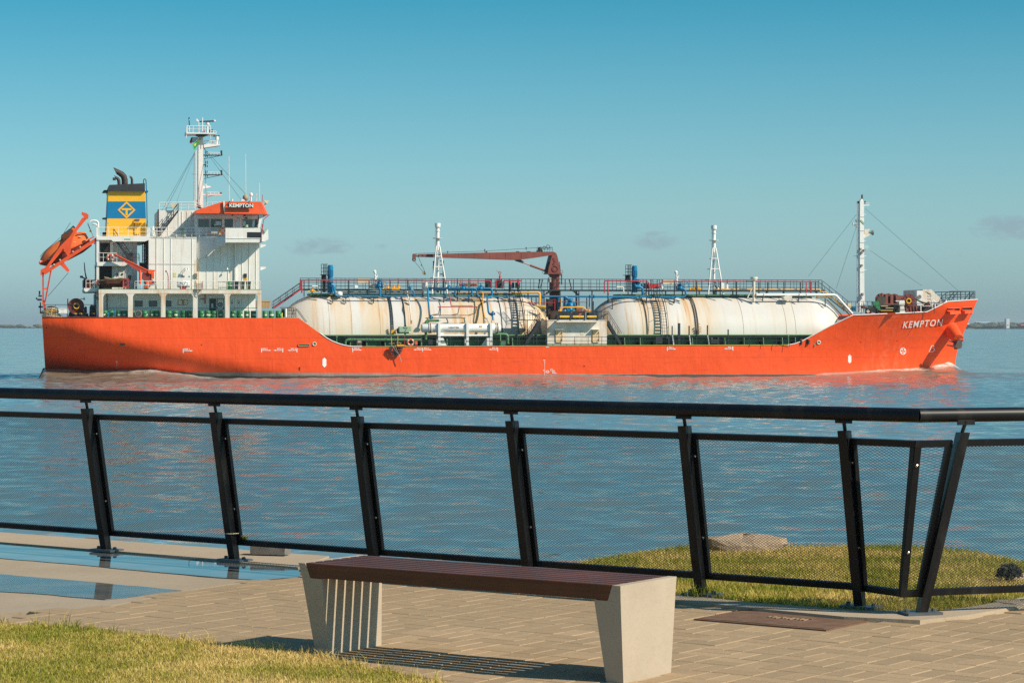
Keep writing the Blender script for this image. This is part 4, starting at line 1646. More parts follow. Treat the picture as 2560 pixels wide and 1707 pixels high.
# bow thruster mark: a disc with a four-bladed screw left in orange
v, f = [], []
n = 28
for k in range(n):
    a = 2 * math.pi * k / n
    v += [(881 + 44 * math.cos(a), 1106 + 50 * math.sin(a)), (881 + 33 * math.cos(a), 1106 + 38 * math.sin(a))]
for k in range(n):
    a, b_ = 2 * k, 2 * ((k + 1) % n)
    f.append((a + 1, b_ + 1, b_, a))
for k in range(4):
    a = math.pi / 4 + k * math.pi / 2 + .15
    o = len(v)
    v += [(881 + 4 * math.cos(a), 1106 + 4 * math.sin(a)), (881 + 34 * math.cos(a - .42), 1106 + 38 * math.sin(a - .42)), (881 + 34 * math.cos(a + .42), 1106 + 38 * math.sin(a + .42))]
    f.append((o, o + 1, o + 2)[::-1])
mark('thruster_mark', 'd6', v, f)


def stroke(pts, w):
    v, f = [], []
    for (a, b_), (c, d) in zip(pts, pts[1:]):
        L_ = math.hypot(c - a, d - b_)
        nx_, ny_ = -(d - b_) / L_ * w / 2, (c - a) / L_ * w / 2
        o = len(v)
        v += [(a + nx_, b_ + ny_), (c + nx_, d + ny_), (c - nx_, d - ny_), (a - nx_, b_ - ny_)]
        f.append((o, o + 1, o + 2, o + 3))
    return v, f


v, f = stroke([(1245, 1115), (1282, 1030), (1318, 1030), (1300, 1066), (1318, 1070), (1320, 1092), (1296, 1114), (1245, 1116)], 8)
mark('bulb_mark', 'd6', v, f)
# load line and draught marks amidships, draught marks aft
crm = ('px',)
ox, oy, sc_ = 1280, 880, 11.76
CROP['e4'] = (ox, oy, sc_)
v, f = [], []
for k in range(24):
    a = 2 * math.pi * k / 24
    v += [(1040 + 42 * math.cos(a), 577 + 42 * math.sin(a)), (1040 + 31 * math.cos(a), 577 + 31 * math.sin(a))]
for k in range(24):
    f.append((2 * k + 1, 2 * ((k + 1) % 24) + 1, 2 * ((k + 1) % 24), 2 * k))
r_, g_ = rects([(975, 571, 1105, 583)])
f += [tuple(i + len(v) for i in x) for x in g_]; v += r_
mark('load_line_disc', 'e4', v, f)
v, f = rects([(1128, 490, 1140, 552), (1128, 500, 1198, 510), (1128, 542, 1198, 552), (1188, 500, 1200, 636), (1188, 540, 1266, 550), (1188, 568, 1266, 578), (1188, 596, 1266, 606), (1188, 620, 1310, 632)])
mark('load_line_grid', 'e4', v, f)
for tx, u0, u1, vv in (('7M', 915, 972, 246), ('8', 942, 968, 304), ('6', 942, 968, 360), ('4', 942, 968, 420), ('2', 942, 968, 478), ('6M', 912, 970, 538), ('8', 942, 968, 598), ('6', 942, 968, 654)):
    mark_text('draught_number', 'e4', tx, (u0, vv + 17), (u1, vv + 17), (u0, vv - 17), 0.03)
for tx, u0, u1, vv in (('7M', 728, 744, 518), ('8', 735, 741, 531), ('6', 735, 741, 544), ('4', 735, 741, 557), ('2', 735, 741, 570)):
    mark_text('draught_number', 'd7', tx, (u0, vv + 4), (u1, vv + 4), (u0, vv - 4), 0.03)
v, f = rects([(746, 1331, 802, 1340)])
mark('deck_line', 'd1', v, f)
for px_, py_, r in ((1460.5, 915, 1.7), (504, 861.5, 1.4), (748.6, 919.6, 2.2), (116, 820, 1.5), (2243, 852, 1.2), (2151.5, 855, 1.3)):
    mark('drain_hole_or_shade', 'px', [(px_ + r * math.cos(-k * math.pi / 4), py_ + r * math.sin(-k * math.pi / 4)) for k in range(8)], [tuple(range(7, -1, -1))], dark)
v, f = rects([(746.2, 921, 750.6, 945)])
mark('drain_stain', 'px', v, f, paint('drain_rust', (0.10, 0.055, 0.02), 0.8))
v, f = rects([(300, 858, 313, 863)])
mark('sea_chest', 'px', v, f, paint('green_grey_stain', (0.10, 0.09, 0.05), 0.8))


def fairlead(u0, v0, u1, v1, c, name='fairlead', fill=None, n=10, rim=True):
    """oval opening in the plating with a raised lip"""
    ox, oy, s = CROP[c]
    cx_, cy_ = (u0 + u1) / 2, (v0 + v1) / 2
    hw, hh = (u1 - u0) / 2, (v1 - v0) / 2
    r = min(hw, hh)
    pts = []
    for k in range(n):
        a = -math.pi / 2 + math.pi * k / (n - 1)
        pts.append((cx_ + (hw - r) + r * math.cos(a), cy_ + r * math.sin(a) * hh / r))
    for k in range(n):
        a = math.pi / 2 + math.pi * k / (n - 1)
        pts.append((cx_ - (hw - r) + r * math.cos(a), cy_ + r * math.sin(a) * hh / r))
    o = mark(name, c, pts, [tuple(range(len(pts)))], fill or dark, 0.025)
    if rim:
        MB().tube([on_hull(ox + a / s, oy + b_ / s, .04) for a, b_ in pts], .055, 6, closed=True).build('lip', orange if rim is True else rim, o)
    return o


fairlead(500, 1293, 668, 1328, 'c6', fill=green_b)
fairlead(716, 1268, 766, 1316, 'c6', fill=green, rim=white_r)
fairlead(1452, 1254, 1506, 1302, 'd4', fill=green_b, rim=white_r)
# bow openings with shelves under them
for (a, b_, c_2, d, tilt) in ((1608, 385, 1870, 438, 22), (1895, 370, 2112, 425, 24)):
    pts = [(a + 30, b_ + 6), (c_2, b_ - tilt + 22), (c_2 - 14, d - tilt + 16), (a + 6, d + 4)]
    ox, oy, s = CROP['e1']
    o = mark('bow_opening', 'e1', pts, [(3, 2, 1, 0)], dark, .02)
    MB().tube([on_hull(ox + x / s, oy + y_ / s, .05) for x, y_ in pts], .07, 6, closed=True).build('lip', orange, o)
    p0, p1 = on_hull(ox + (a + 22) / s, oy + (d + 14) / s, 0), on_hull(ox + (c_2 - 32) / s, oy + (d - tilt + 22) / s, 0)
    m = MB()
    nn = Vector((0.10, -1.0, -.12)).normalized()
    v = []
    for p in (p0, p1):
        v += [p, p + nn * .75, p + nn * .75 - Vector((0, 0, .28)), p - Vector((0, 0, .28))]
    m.add(v, [(0, 1, 2, 3), (7, 6, 5, 4), (0, 4, 5, 1), (1, 5, 6, 2), (2, 6, 7, 3)])
    for k in range(4):
        p = p0.lerp(p1, k / 3)
    m.build('shelf', orange, o)
p0, p1 = on_hull(2194, 785, 0), on_hull(2234, 784.5, 0)
m = MB()
nn = Vector((0, -1, 0))
v = []
for p in (p0, p1):
    v += [p + Vector((0, 0, .12)), p + nn * .6 + Vector((0, 0, .12)), p + nn * .6 - Vector((0, 0, .10)), p - Vector((0, 0, .10))]
m.add(v, [(0, 1, 2, 3), (7, 6, 5, 4), (0, 4, 5, 1), (1, 5, 6, 2), (2, 6, 7, 3)])
m.build('chock_shelf', orange, hull)

# anchor pocket and anchor
a_top, a_bot = on_hull(2379, 823, -.25), P(2396.5, 848.5, -4.3)
ax_ = (a_bot - a_top)
ln = ax_.length
axn = ax_.normalized()
s1_ = axn.orthogonal().normalized(); s2_ = axn.cross(s1_)
m = MB().lathe(a_top, (axn, s1_, s2_), [(-.6, .95), (0, .86), (ln * .5, .74), (ln, .56)], 24)
pocket = m.build('anchor_pocket', orange, hull)
MB().ring(a_bot, 'z', .55, .06, 24, 6).build('lip', orange, pocket)
anc_b = a_bot + axn * .1
anchor = ship_thing('anchor', 'black anchor hanging from the orange pocket at the bow', 'anchor', anc_b)
ancm = paint('anchor_black', (0.035, 0.030, 0.030), 0.6, 0.3, rust=.5)
MB().E('d6', [(1662, 925), (1692, 925), (1690, 1010), (1660, 1010)], -4.75, -4.45).build('shank', ancm, anchor, anc_b)
MB().E('d6', [(1648, 962), (1688, 946), (1714, 1008), (1702, 1062), (1640, 1082), (1626, 1010)], -5.1, -4.2).build('crown', paint('anchor_grey', (0.10, 0.08, 0.07), 0.6, 0.3), anchor, anc_b)
for pts, y in (([(1645, 980), (1590, 962), (1530, 960), (1545, 976), (1600, 992), (1642, 1020)], -4.3), ([(1640, 1022), (1560, 1022), (1500, 1016), (1512, 1034), (1570, 1046), (1642, 1064)], -5.0)):
    MB().E('d6', pts, y - .12, y + .12).build('fluke', ancm, anchor, anc_b)

# ================================================================== SUPERSTRUCTURE
YW = -6.3
YV = -5.95
a, b_ = q('c3', -50, 992, YW), q('c3', 672, 202, YW)
block = MB().box(a.x, YW, a.z, b_.x, 6.3, b_.z).build('accommodation_block', white, ship)
a2, b2 = q('c3', 672, 992, YV), q('c3', 1618, 202, YV)
MB().box(b_.x + .002, YV, a.z, b2.x, 5.95, b_.z - .002).build('forward_wall', white, block)
for k, u in enumerate((66, 178, 284, 604, 712, 824, 930, 1036, 1146, 1358, 1462, 1566)):
    v1 = 605 if u == 1036 else 985
    yy = YW if u < 672 else YV
    m = MB().B('c3', u - 3, 208, u + 3, v1, yy - .05, yy + .02)
    m.build('stiffener', white, block)
m = MB().B('c3', 1246, 280, 1272, 985, YV - .18, YV + .02)
m.build('stiffener', white, block)
MB().B('c3', -48, 602, 668, 609, YW - .035, YW + .02).build('weld_seam', paint('seam_grey', (.45, .43, .40), .6), block)
MB().B('c3', -54, 196, 672, 210, YW - .06, YW + .3).build('deck_edge', white, block)
# rust run where the bridge bracket meets the wall
rm, t, b = new_mat('rust_run')
co = node(t, 'ShaderNodeTexCoord').outputs['Object']
rn = noise_col(t, co, 1.0, 5, 0.65, (3.5, 3.5, .35))
t.links.new(mixc(t, mapr(t, rn, .35, .68), (0.80, 0.76, 0.70), (0.66, 0.38, 0.10)), b.inputs['Base Color'])
b.inputs['Roughness'].default_value = .65
MB().B('c3', 640, 540, 672, 985, YW - .012, YW + .01).B('c3', 673, 540, 712, 985, YV - .012, YV + .01).build('rust_stain', rm, block)

# small fittings on the side wall
def wallbox(name, c, u0, v0, u1, v1, mat, y=YW, d=.08, parent=block):
    y = YV if u0 > 672 else y
    return MB().B(c, u0, v0, u1, v1, y - d, y).build(name, mat, parent)


wallbox('notice_board', 'c3', 322, 735, 368, 800, paint('yellow_notice', (.62, .58, .28), .7), d=.03)
wallbox('notice_board', 'c3', 400, 745, 438, 800, paint('grey_notice', (.62, .62, .58), .7), d=.03)
wallbox('switch_box', 'c3', 448, 780, 492, 800, paint('dark_label', (.12, .14, .13), .6), d=.05)
wallbox('safety_sign', 'c3', 552, 782, 572, 800, paint('sign_green', (.03, .36, .22), .6), d=.03)
wallbox('lamp_box', 'c3', 640, 745, 684, 802, paint('grey_box', (.17, .18, .17), .5), d=.18)
wallbox('safety_sign', 'c3', 666, 815, 688, 836, paint('sign_olive', (.22, .22, .08), .6), d=.03)
wallbox('air_vent', 'c3', 1387, 748, 1430, 800, dark, d=.12)
wallbox('rust_patch', 'c3', 1380, 802, 1434, 856, paint('rust_yellow', (.72, .36, .05), .7, .2), d=.015)
for u, v in ((505, 665), (540, 665), (1130, 660)):
    m = MB()
    p = q('c3', u, v, YW if u < 672 else YV)
    m.tube([p, p + Vector((0, -.35, .05)), p + Vector((0, -.5, -.05))], .03, 6)
    m.lathe(p + Vector((0, -.5, -.05)), 'z', [(-.14, .11), (0, .06)], 10)
    m.build('deck_lamp', white_c, block)
m = MB().T('c3', [(245, 985), (243, 790), (232, 740), (210, 715)], -7.2, 6, 6)
m.V('c3', 245, 840, 985, 9, -7.2, 8)
m.B('c3', 200, 700, 222, 725, -7.3, -7.1)
m.build('fire_hydrant', paint('maroon_pipe', (.30, .04, .06), .5), ship)

# deck slab over the open gallery
GB = MB()
a, b_ = q('c2', 1127, 1046, -8), q('c3', 1650, 992, -8)
GB.box(a.x, -7.98, a.z, b_.x, 7.98, b_.z)
gal = GB.build('gallery_deck', white_r, ship)
MB().box(a.x, -7.99, b_.z, b_.x, 7.99, b_.z + .05).build('deck_coating', green, gal)
PIL = [('c2', 1129, 1196), ('c2', 1570, 1642), ('c3', 135, 204), ('c3', 618, 688), ('c3', 1102, 1170), ('c3', 1590, 1650)]
pil_x = []
for c, u0, u1 in PIL:
    m = MB()
    a, b_ = q(c, u0, 1406, -8), q(c, u1, 1046, -8)
    m.box(a.x, -7.96, ZP, b_.x, -7.6, b_.z)
    r = .42
    for sgn, xx in ((-1, a.x), (1, b_.x)):
        if (c == 'c2' and u0 == 1129 and sgn < 0) or (u0 == 1590 and sgn > 0):
            continue
        pts = [(xx, b_.z)]
        for k in range(7):
            an = math.pi / 2 * k / 6
            pts.append((xx + sgn * (r - r * math.sin(an)), b_.z - (r - r * math.cos(an))) if False else (xx + sgn * r * (1 - math.sin(an)), b_.z - r * (1 - math.cos(an))))
        m.prism(pts, -7.95, -7.62)
    m.build('gallery_pillar', white_r, ship)
    pil_x.append((a.x + b_.x) / 2)
    m2 = MB().box(a.x, 7.6, ZP, b_.x, 7.96, b_.z)
    m2.build('gallery_pillar', white_r, ship)
# gallery inner wall
YI = -5.9
a, b_ = q('c2', 1205, 1406, YI), q('c3', 1560, 1046, YI)
inner_w = MB().box(a.x, YI, ZP, b_.x, 5.9, b_.z - .002).build('gallery_wall', gal_w, ship)
for c, u in (('c2', 1352), ('c2', 1462), ('c3', 716), ('c3', 826), ('c3', 1250), ('c3', 1358), ('c3', 1462)):
    MB().B(c, u - 3, 1052, u + 3, 1400, YI - .04, YI).build('stiffener', gal_w, inner_w)
for c, u0, u1 in (('c2', 1670, 1790), ('c2', 1886, 2008), ('c3', 196, 292)):
    w_ = MB().B(c, u0, 1156, u1, 1246, YI - .05, YI).build('window', paint('window_frame_dark', (.05, .055, .06), .4), inner_w)
    MB().B(c, u0 + 7, 1163, u1 - 7, 1239, YI - .056, YI - .048).build('pane', glassm, w_)
d_ = MB().B('c3', 866, 1124, 962, 1400, YI - .05, YI).build('door', paint('window_frame_dark', (.05, .055, .06), .4), inner_w)
MB().B('c3', 895, 1200, 925, 1260, YI - .06, YI - .05).build('door_pane', glass_l, d_)
d_ = MB().B('c3', 982, 1124, 1082, 1290, YI - .30, YI - .22).build('door', paint('door_white', (.66, .66, .63), .5), inner_w)
m = MB().T('c3', [(984, 1126), (1080, 1126), (1080, 1288), (984, 1288), (984, 1126)], YI - .31, 5, 6)
m.build('door_frame', navy, d_)
p = q('c3', 1032, 1216, YI - .36)
m = MB().ring(p, 'y', .2, .03, 16, 6)
for k in range(3):
    an = k * 2.094 + .5
    m.tube([p, p + Vector((math.cos(an) * .2, 0, math.sin(an) * .2))], .025, 5)
m.build('hand_wheel', navy, d_)
nb = MB().B('c3', 392, 1142, 540, 1222, YI - .06, YI).build('notice_board', paint('notice_wood', (.46, .30, .13), .6), inner_w)
for u0, u1, mt in ((400, 448, gal_w), (452, 484, paint('notice_orange', (.62, .36, .06), .6)), (488, 532, gal_w)):
    MB().B('c3', u0, 1150, u1, 1214, YI - .07, YI - .06).build('notice_sheet', mt, nb)
for u0, u1 in ((1182, 1228), (1286, 1330)):
    nb = MB().B('c3', u0, 1145, u1, 1216, YI - .03, YI).build('notice_sheet', gal_w, inner_w)
    MB().B('c3', u0 + 4, 1149, u1 - 4, 1158, YI - .036, YI - .03).build('heading', paint('notice_red', (.5, .1, .1), .6), nb)
    MB().B('c3', u0 + 8, 1172, u1 - 8, 1202, YI - .036, YI - .03).build('print_block', paint('notice_grey', (.3, .3, .3), .6), nb)
m = MB().T('c3', [(800, 1060), (800, 1200)], YI - .12, 7, 6)
m.T('c3', [(728, 1132), (800, 1132)], YI - .12, 5, 6)
m.build('fire_pipe', red, inner_w)
m = MB().T('c2', [(1222, 1052), (1218, 1110), (1205, 1170)], -6.4, 9, 6)
m.build('gooseneck_pipe', white_c, inner_w)
m = MB()
for u in (1244, 1262):
    m.T('c2', [(u, 1060), (u, 1290)], -6.3, 4, 5)
for k in range(9):
    m.T('c2', [(1244, 1075 + 25 * k), (1262, 1075 + 25 * k)], -6.3, 3, 5)
m.build('gallery_ladder', navy, inner_w)
m = MB().T('c2', [(1140, 1270), (2130, 1270)], -7.7, 4, 5)
m.T('c3', [(205, 1268), (1590, 1268)], -7.7, 4, 5)
m.build('gallery_rail', navy, ship)


def railing(name, c, path, hgt, nposts, y, mat, r=4.0, mids=(0.36, 0.68), parent=ship, post_at=None):
    """guard rail: top rail, lower rails and stanchions; path is the top rail"""
    m = MB()
    ox, oy, s = CROP[c]
    ys = y if isinstance(y, (list, tuple)) else [y] * len(path)
    top = [q(c, u, v, yy) for (u, v), yy in zip(path, ys)]
    hg = hgt * .0417 / s
    rr_ = max(.024, r * .0417 / s)
    m.tube(top, rr_, 6)
    for k in mids:
        m.tube([p - Vector((0, 0, hg * k)) for p in top], rr_ * .7, 5)
    # stanchions at equal spacing along the path
    seg = [(top[i + 1] - top[i]).length for i in range(len(top) - 1)]
    tot = sum(seg)
    for k in range(nposts):
        d = tot * k / max(1, nposts - 1)
        i = 0
        while i < len(seg) - 1 and d > seg[i]:
            d -= seg[i]; i += 1
        p = top[i].lerp(top[i + 1], min(1, d / seg[i]))
        m.tube([p - Vector((0, 0, hg)), p - Vector((0, 0, rr_))], rr_ * .85, 5)
    return m.build(name, mat, parent)


rail_w = paint('rail_white', (.78, .75, .70), .5, .08, rust=.5, streak=(6, 6, 2))
railing('railing', 'c3', [(-260, 866), (-80, 858), (60, 862), (300, 860), (640, 872), (770, 862), (1636, 858)], 128, 20, -7.9, rail_w, 4, (.5,))
railing('railing', 'c3', [(-260, 905), (-80, 915), (60, 905), (300, 890), (480, 925), (660, 905)], 6, 2, -7.9, rail_w, 3, ())
m = MB().T('c3', [(1515, 985), (1620, 870)], -7.9, 4, 6)
m.build('rail_brace', rail_w, ship)

# ---- bridge
YB = -8.2
m = MB()
m.E('c3', [(1108, 62), (1652, 62), (1652, 278), (1108, 278)], YB, YB + .12)
m.E('c3', [(1300, 66), (1300, 64), (1108, 64), (1108, 200), (1180, 195), (1240, 165), (1280, 115)], YB - .01, YB)
a, b_ = q('c3', 1108, 278, YB), q('c3', 1652, 205, YB)
m.box(a.x, YB + .12, a.z, b_.x, -YB - .12, a.z + .25)
m.box(a.x, -YB - .12, a.z, b_.x, -YB, q('c3', 1108, 62, YB).z)
wing = m.build('bridge_wing', white, ship)
MB().B('c3', 1436, 124, 1640, 206, YB - .03, YB + .0).build('side_light_recess', dark, wing)
m = MB().B('c3', 1108, 212, 1652, 219, YB - .05, YB).build('wing_moulding', white, wing)
m = MB()
m.E('c3', [(1656, 82), (1752, 82), (1756, 232), (1690, 268), (1656, 262)], YB + .5, YB + 2.2)
m.build('wing_end_box', white_c, wing)
m = MB().E('c3', [(1668, 78), (1742, 78), (1704, 138)], YB + .35, YB + .49)
m.build('wing_floodlight', green_l, wing)
m = MB().T('c3', [(1660, 0), (1664, 80), (1652, 150), (1648, 280)], YB - .08, 6, 6)
m.build('fire_pipe', red, wing)
# bracket under the wing
m = MB()
brk = [(676, 204, 0), (1108, 204, 1), (1110, 282, 1), (702, 532, .05), (676, 500, 0)]
v = [q('c3', u, v_, YV - .02 + k * (YB - YV)) for u, v_, k in brk]
v += [p + Vector((.05, .05, 0)) for p in v]
m.add(v, [(4, 3, 2, 1, 0), (5, 6, 7, 8, 9)] + [(i, (i + 1) % 5, (i + 1) % 5 + 5, i + 5) for i in range(5)])
m.build('wing_bracket', white, wing)
a, b_, c_2 = q('c3', 674, 200, YV), q('c3', 1108, 200, YB), q('c3', 1108, 200, YV)
MB().slab([(a.x, YV), (c_2.x, YV), (c_2.x, YB + .05), (a.x, YV - .05)], a.z - .06, a.z + .06).build('deck_overhang', white, wing)
for v in (320, 658):
    mm_ = MB().E('c3', [(1636, v), (1716, v), (1716, v + 10), (1636, v + 42)], -5, -4.9)
    mm_.T('c3', [(1636, v - 6), (1718, v - 4)], -4.95, 5, 6)
    mm_.build('front_step', white, block)
# wheelhouse
YH = -5.6
m = MB()
a, b_ = q('c4', 332, 1532, YH), q('c4', 1100, 1243, YH)
m.box(a.x, YH, a.z, b_.x, 5.6, b_.z)
wh = m.build('wheelhouse', white_c, ship)
wfr = paint('wheelhouse_frame', (.50, .52, .50), .4)
for u0, u1, v0, v1, gm_ in ((372, 506, 1314, 1411, glass_g), (524, 659, 1314, 1411, glassm), (696, 794, 1314, 1411, glassm), (916, 1100, 1317, 1416, glass_g)):
    w_ = MB().B('c4', u0 - 5, v0 - 5, u1 + 5, v1 + 5, YH - .04, YH).build('window', wfr, wh)
    MB().B('c4', u0, v0, u1, v1, YH - .05, YH - .04).build('pane', gm_, w_)
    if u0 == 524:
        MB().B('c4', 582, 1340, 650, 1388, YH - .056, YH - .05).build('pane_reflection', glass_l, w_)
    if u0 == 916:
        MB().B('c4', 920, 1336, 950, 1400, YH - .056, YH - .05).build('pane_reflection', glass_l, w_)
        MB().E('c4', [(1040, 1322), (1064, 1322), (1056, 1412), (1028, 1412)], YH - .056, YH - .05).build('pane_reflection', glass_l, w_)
d_ = MB().B('c4', 814, 1310, 896, 1530, YH - .05, YH).build('door', white_c, wh)
w_ = MB().B('c4', 826, 1326, 884, 1411, YH - .07, YH - .05).build('window', wfr, d_)
MB().B('c4', 832, 1333, 879, 1405, YH - .08, YH - .07).build('pane', glass_l, d_)
m = MB().E('c4', [(1092, 1243), (1168, 1243), (1128, 1420), (1102, 1420), (1118, 1300), (1112, 1270)], YH - 2.3, YH - 2.0)
m.build('raked_frame', white_c, wh)
m = MB()
a, b_ = q('c4', 1100, 1420, YH), q('c4', 1158, 1245, YH)
m.add([(a.x, YH, a.z), (a.x + .25, YH, a.z), (b_.x, YH, b_.z), (a.x, YH, b_.z), (a.x, 5.6, a.z), (a.x + .25, 5.6, a.z), (b_.x, 5.6, b_.z), (a.x, 5.6, b_.z)],
      [(0, 1, 2, 3), (7, 6, 5, 4), (1, 5, 6, 2), (0, 4, 5, 1), (3, 2, 6, 7)])
m.build('front_windows', glassm, wh)
for u, v in ((972, 1264), (1032, 1266)):
    m = MB().D('c4', u, v, 17, YH - .25, YH - .0, 16)
    m.build('search_lamp', wfr, wh)
for u0, v0, u1, v1 in ((925, 1255, 942, 1275), (942, 1293, 972, 1308), (780, 1254, 796, 1275), (853, 1294, 862, 1302)):
    MB().B('c4', u0, v0, u1, v1, YH - .12, YH).build('wall_fitting', navy, wh)
# orange roof fascia
YR = -8.25
m = MB().E('c4', [(345, 1204), (672, 1097), (690, 1097), (690, 1243), (345, 1243)], YR + .25, -YR - .25)
roof = m.build('bridge_roof', orange, ship)
a = [q('c4', u, v, YR) for u, v in ((690, 1096), (1140, 1100), (1196, 1252), (690, 1243))]
m = MB()
ins = 1.1
top_l, top_r, bot_r, bot_l = a
fx = q('c4', 1242, 1258, YR).x
tx = q('c4', 1166, 1114, YR).x
v = [(top_l.x, YR + .1, top_l.z), (top_r.x, YR + .1, top_r.z), (bot_r.x, YR, bot_r.z), (bot_l.x, YR, bot_l.z),
     (top_l.x, -YR - .1, top_l.z), (top_r.x, -YR - .1, top_r.z), (bot_r.x, -YR, bot_r.z), (bot_l.x, -YR, bot_l.z),
     (tx, YR + ins, top_r.z), (fx, YR + ins, bot_r.z), (tx, -YR - ins, top_r.z), (fx, -YR - ins, bot_r.z)]
m.add(v, [(0, 3, 2, 1), (1, 2, 9, 8), (8, 9, 11, 10), (10, 11, 6, 5), (4, 5, 6, 7), (0, 4, 7, 3), (0, 1, 8, 10, 5, 4), (3, 7, 6, 11, 9, 2)])
m.build('roof_fascia', orange, roof)
MB().E('c4', [(676, 1092), (696, 1092), (696, 1218), (682, 1214)], YR + .02, YR + .09).build('fascia_joint', white, roof)
brd = MB().E('c4', [(742, 1120), (758, 1120), (1036, 1122), (1044, 1170), (1036, 1180), (756, 1180), (722, 1150)], YR - .30, YR - .26).build('name_board', navy, roof)
m = MB()
plate_text(m, 'KEMPTON', 'c4', 752, 1124, 1043, 1168, YR - .31, .03, .03)
m.build('name_lettering', white_c, brd)
for u in (742, 984):
    MB().T('c4', [(u + 20, 1092), (u, 1108), (u - 18, 1140)], YR - .2, 5, 6).build('board_stay', navy, brd)
# gear on the bridge roof
for nm, pts, y, r, mt in (('whip_antenna', [(752, 1090), (745, 545)], -3, 3.4, rail_w), ('whip_antenna', [(953, 1010), (950, 520)], -2, 3.2, rail_w), ('whip_antenna', [(1124, 1100), (1118, 872)], -4, 3, rail_w),
                          ('whip_antenna', [(1085, 1090), (1086, 995)], -5, 3.4, rail_w), ('whip_antenna', [(1155, 1110), (1157, 1015)], -6, 3.6, red)):
    MB().T('c4', pts, y, r, 6).build(nm, mt, ship)
m = MB().V('c4', 1018, 1040, 1096, 9, -5)
m.ball(q('c4', 1018, 1014, -5), .17, 12, 8, (1, 1, 1.25))
m.build('satellite_dome', white_c, ship)
m = MB().ball(q('c4', 950, 1052, -4), .30, 10, 7, (1, 1, 1.2))
m.build('covered_searchlight', paint('khaki_cover', (.30, .26, .18), .9, .3), ship)
MB().E('c4', [(896, 1092), (900, 1072), (925, 1068), (950, 1092)], -5, -4.4).build('searchlight_base', white_c, ship)
m = MB().V('c4', 788, 1066, 1092, 9, -6)
m.build('roof_vent', rail_w, ship)
m = MB().T('c4', [(1180, 1160), (1196, 1120), (1200, 1095)], -6.5, 9, 6)
m.E('c4', [(1172, 1082), (1240, 1086), (1216, 1124), (1188, 1110)], -6.7, -6.2)
m.build('roof_floodlight', paint('flood_pale', (.55, .58, .42), .5), ship)
m = MB().T('c4', [(1242, 1258), (1170, 1320), (1160, 1420)], YR + 1.0, 5, 6)
m.build('drain_pipe', red, roof)

# block abaft the wheelhouse with its stair
m = MB().E('c1', [(1232, 905), (1582, 905), (1582, 1146), (1232, 1146)], -4.2, 4.2)
lk = m.build('machinery_casing', white, ship)
for u in (1322, 1420, 1450, 1500, 1545):
    MB().B('c1', u - 1.6, 915, u + 1.6, 1140, -4.25, -4.2).build('stiffener', white, lk)
MB().E('c1', [(1228, 895), (1240, 895), (1240, 1146), (1228, 1146)], -4.6, -4.3).build('corner_post', navy, lk)
railing('railing', 'c1', [(1242, 832), (1560, 828), (1640, 850)], 72, 7, -4.1, rail_w, 2.6)
railing('railing', 'c1', [(1640, 862), (1690, 830), (1830, 828)], 60, 5, -4.0, rail_w, 2.4, (.5,))


def stair(name, c, p0, p1, y, wid, mat, rail_h=0, thick=8, steps=12, parent=ship, yy=None):
    """inclined ladder: two stringers, treads, handrails"""
    a, b_ = q(c, p0[0], p0[1], y), q(c, p1[0], p1[1], y)
    w_ = Vector((0, wid, 0))
    th_ = thick * .0417 / CROP[c][2]
    m = MB()
    m.beam(a, b_, th_, .06); m.beam(a + w_, b_ + w_, th_, .06)
    o = m.build(name, mat, parent)
    tr_ = MB()
    for k in range(1, steps):
        p = a.lerp(b_, k / steps)
        tr_.box(p.x - .10, p.y + .03, p.z - .015, p.x + .10, p.y + wid - .03, p.z + .015)
    tr_.build('tread', mat, o)
    if rail_h:
        hg = rail_h * .0417 / CROP[c][2]
        h_ = MB()
        for off in (Vector(), w_):
            h_.tube([a + off + Vector((0, 0, hg)), b_ + off + Vector((0, 0, hg))], .03, 6)
            h_.tube([a + off + Vector((0, 0, hg * .5)), b_ + off + Vector((0, 0, hg * .5))], .018, 5)
            for k in range(5):
                p = (a + off).lerp(b_ + off, k / 4)
                h_.tube([p, p + Vector((0, 0, hg))], .024, 5)
        h_.build('handrail', mat, o)
    return o


stair('stair', 'c1', (1244, 1140), (1418, 905), -5.4, .7, navy, 64, 14)
m = MB().E('c1', [(1340, 842), (1415, 842), (1400, 882), (1368, 888)], -4.6, -4.4).build('loud_hailer', beige, ship)
m = MB().V('c1', 1455, 1062, 1090, 22, -6); m.V('c1', 1455, 1090, 1146, 15, -6)
m.build('mushroom_vent', green_l, ship)
m = MB().lathe((q('c1', 1185, 1144, -6).x, -6, 0), 'z', [(q('c1', 1185, 1144, -6).z, .30), (q('c1', 1185, 1050, -6).z, .08)], 10)
m.build('cone_vent', white_c, ship)
m = MB().lathe((q('c1', 1672, 1144, -6).x, -6, 0), 'z', [(q('c1', 1672, 1144, -6).z, .14), (q('c1', 1672, 1066, -6).z, .03)], 8)
m.build('cone_vent', white_c, ship)
railing('railing', 'c1', [(1128, 1062), (1590, 1063), (1815, 1064)], 82, 11, -6.4, rail_w, 2.6)
m = MB().B('c4', 528, 1424, 606, 1488, -6.9, -6.5)
m.build('grey_locker', paint('locker_grey', (.30, .32, .30), .5), ship)
m = MB().V('c4', 575, 1375, 1400, 14, -6.6, 10); m.ball(q('c4', 572, 1385, -6.7), .13, 8, 6)
m.build('gyro_repeater', green_l, ship)
m = MB().V('c4', 960, 1384, 1412, 22, -7.4, 12)
m.build('wing_console', green_l, ship)

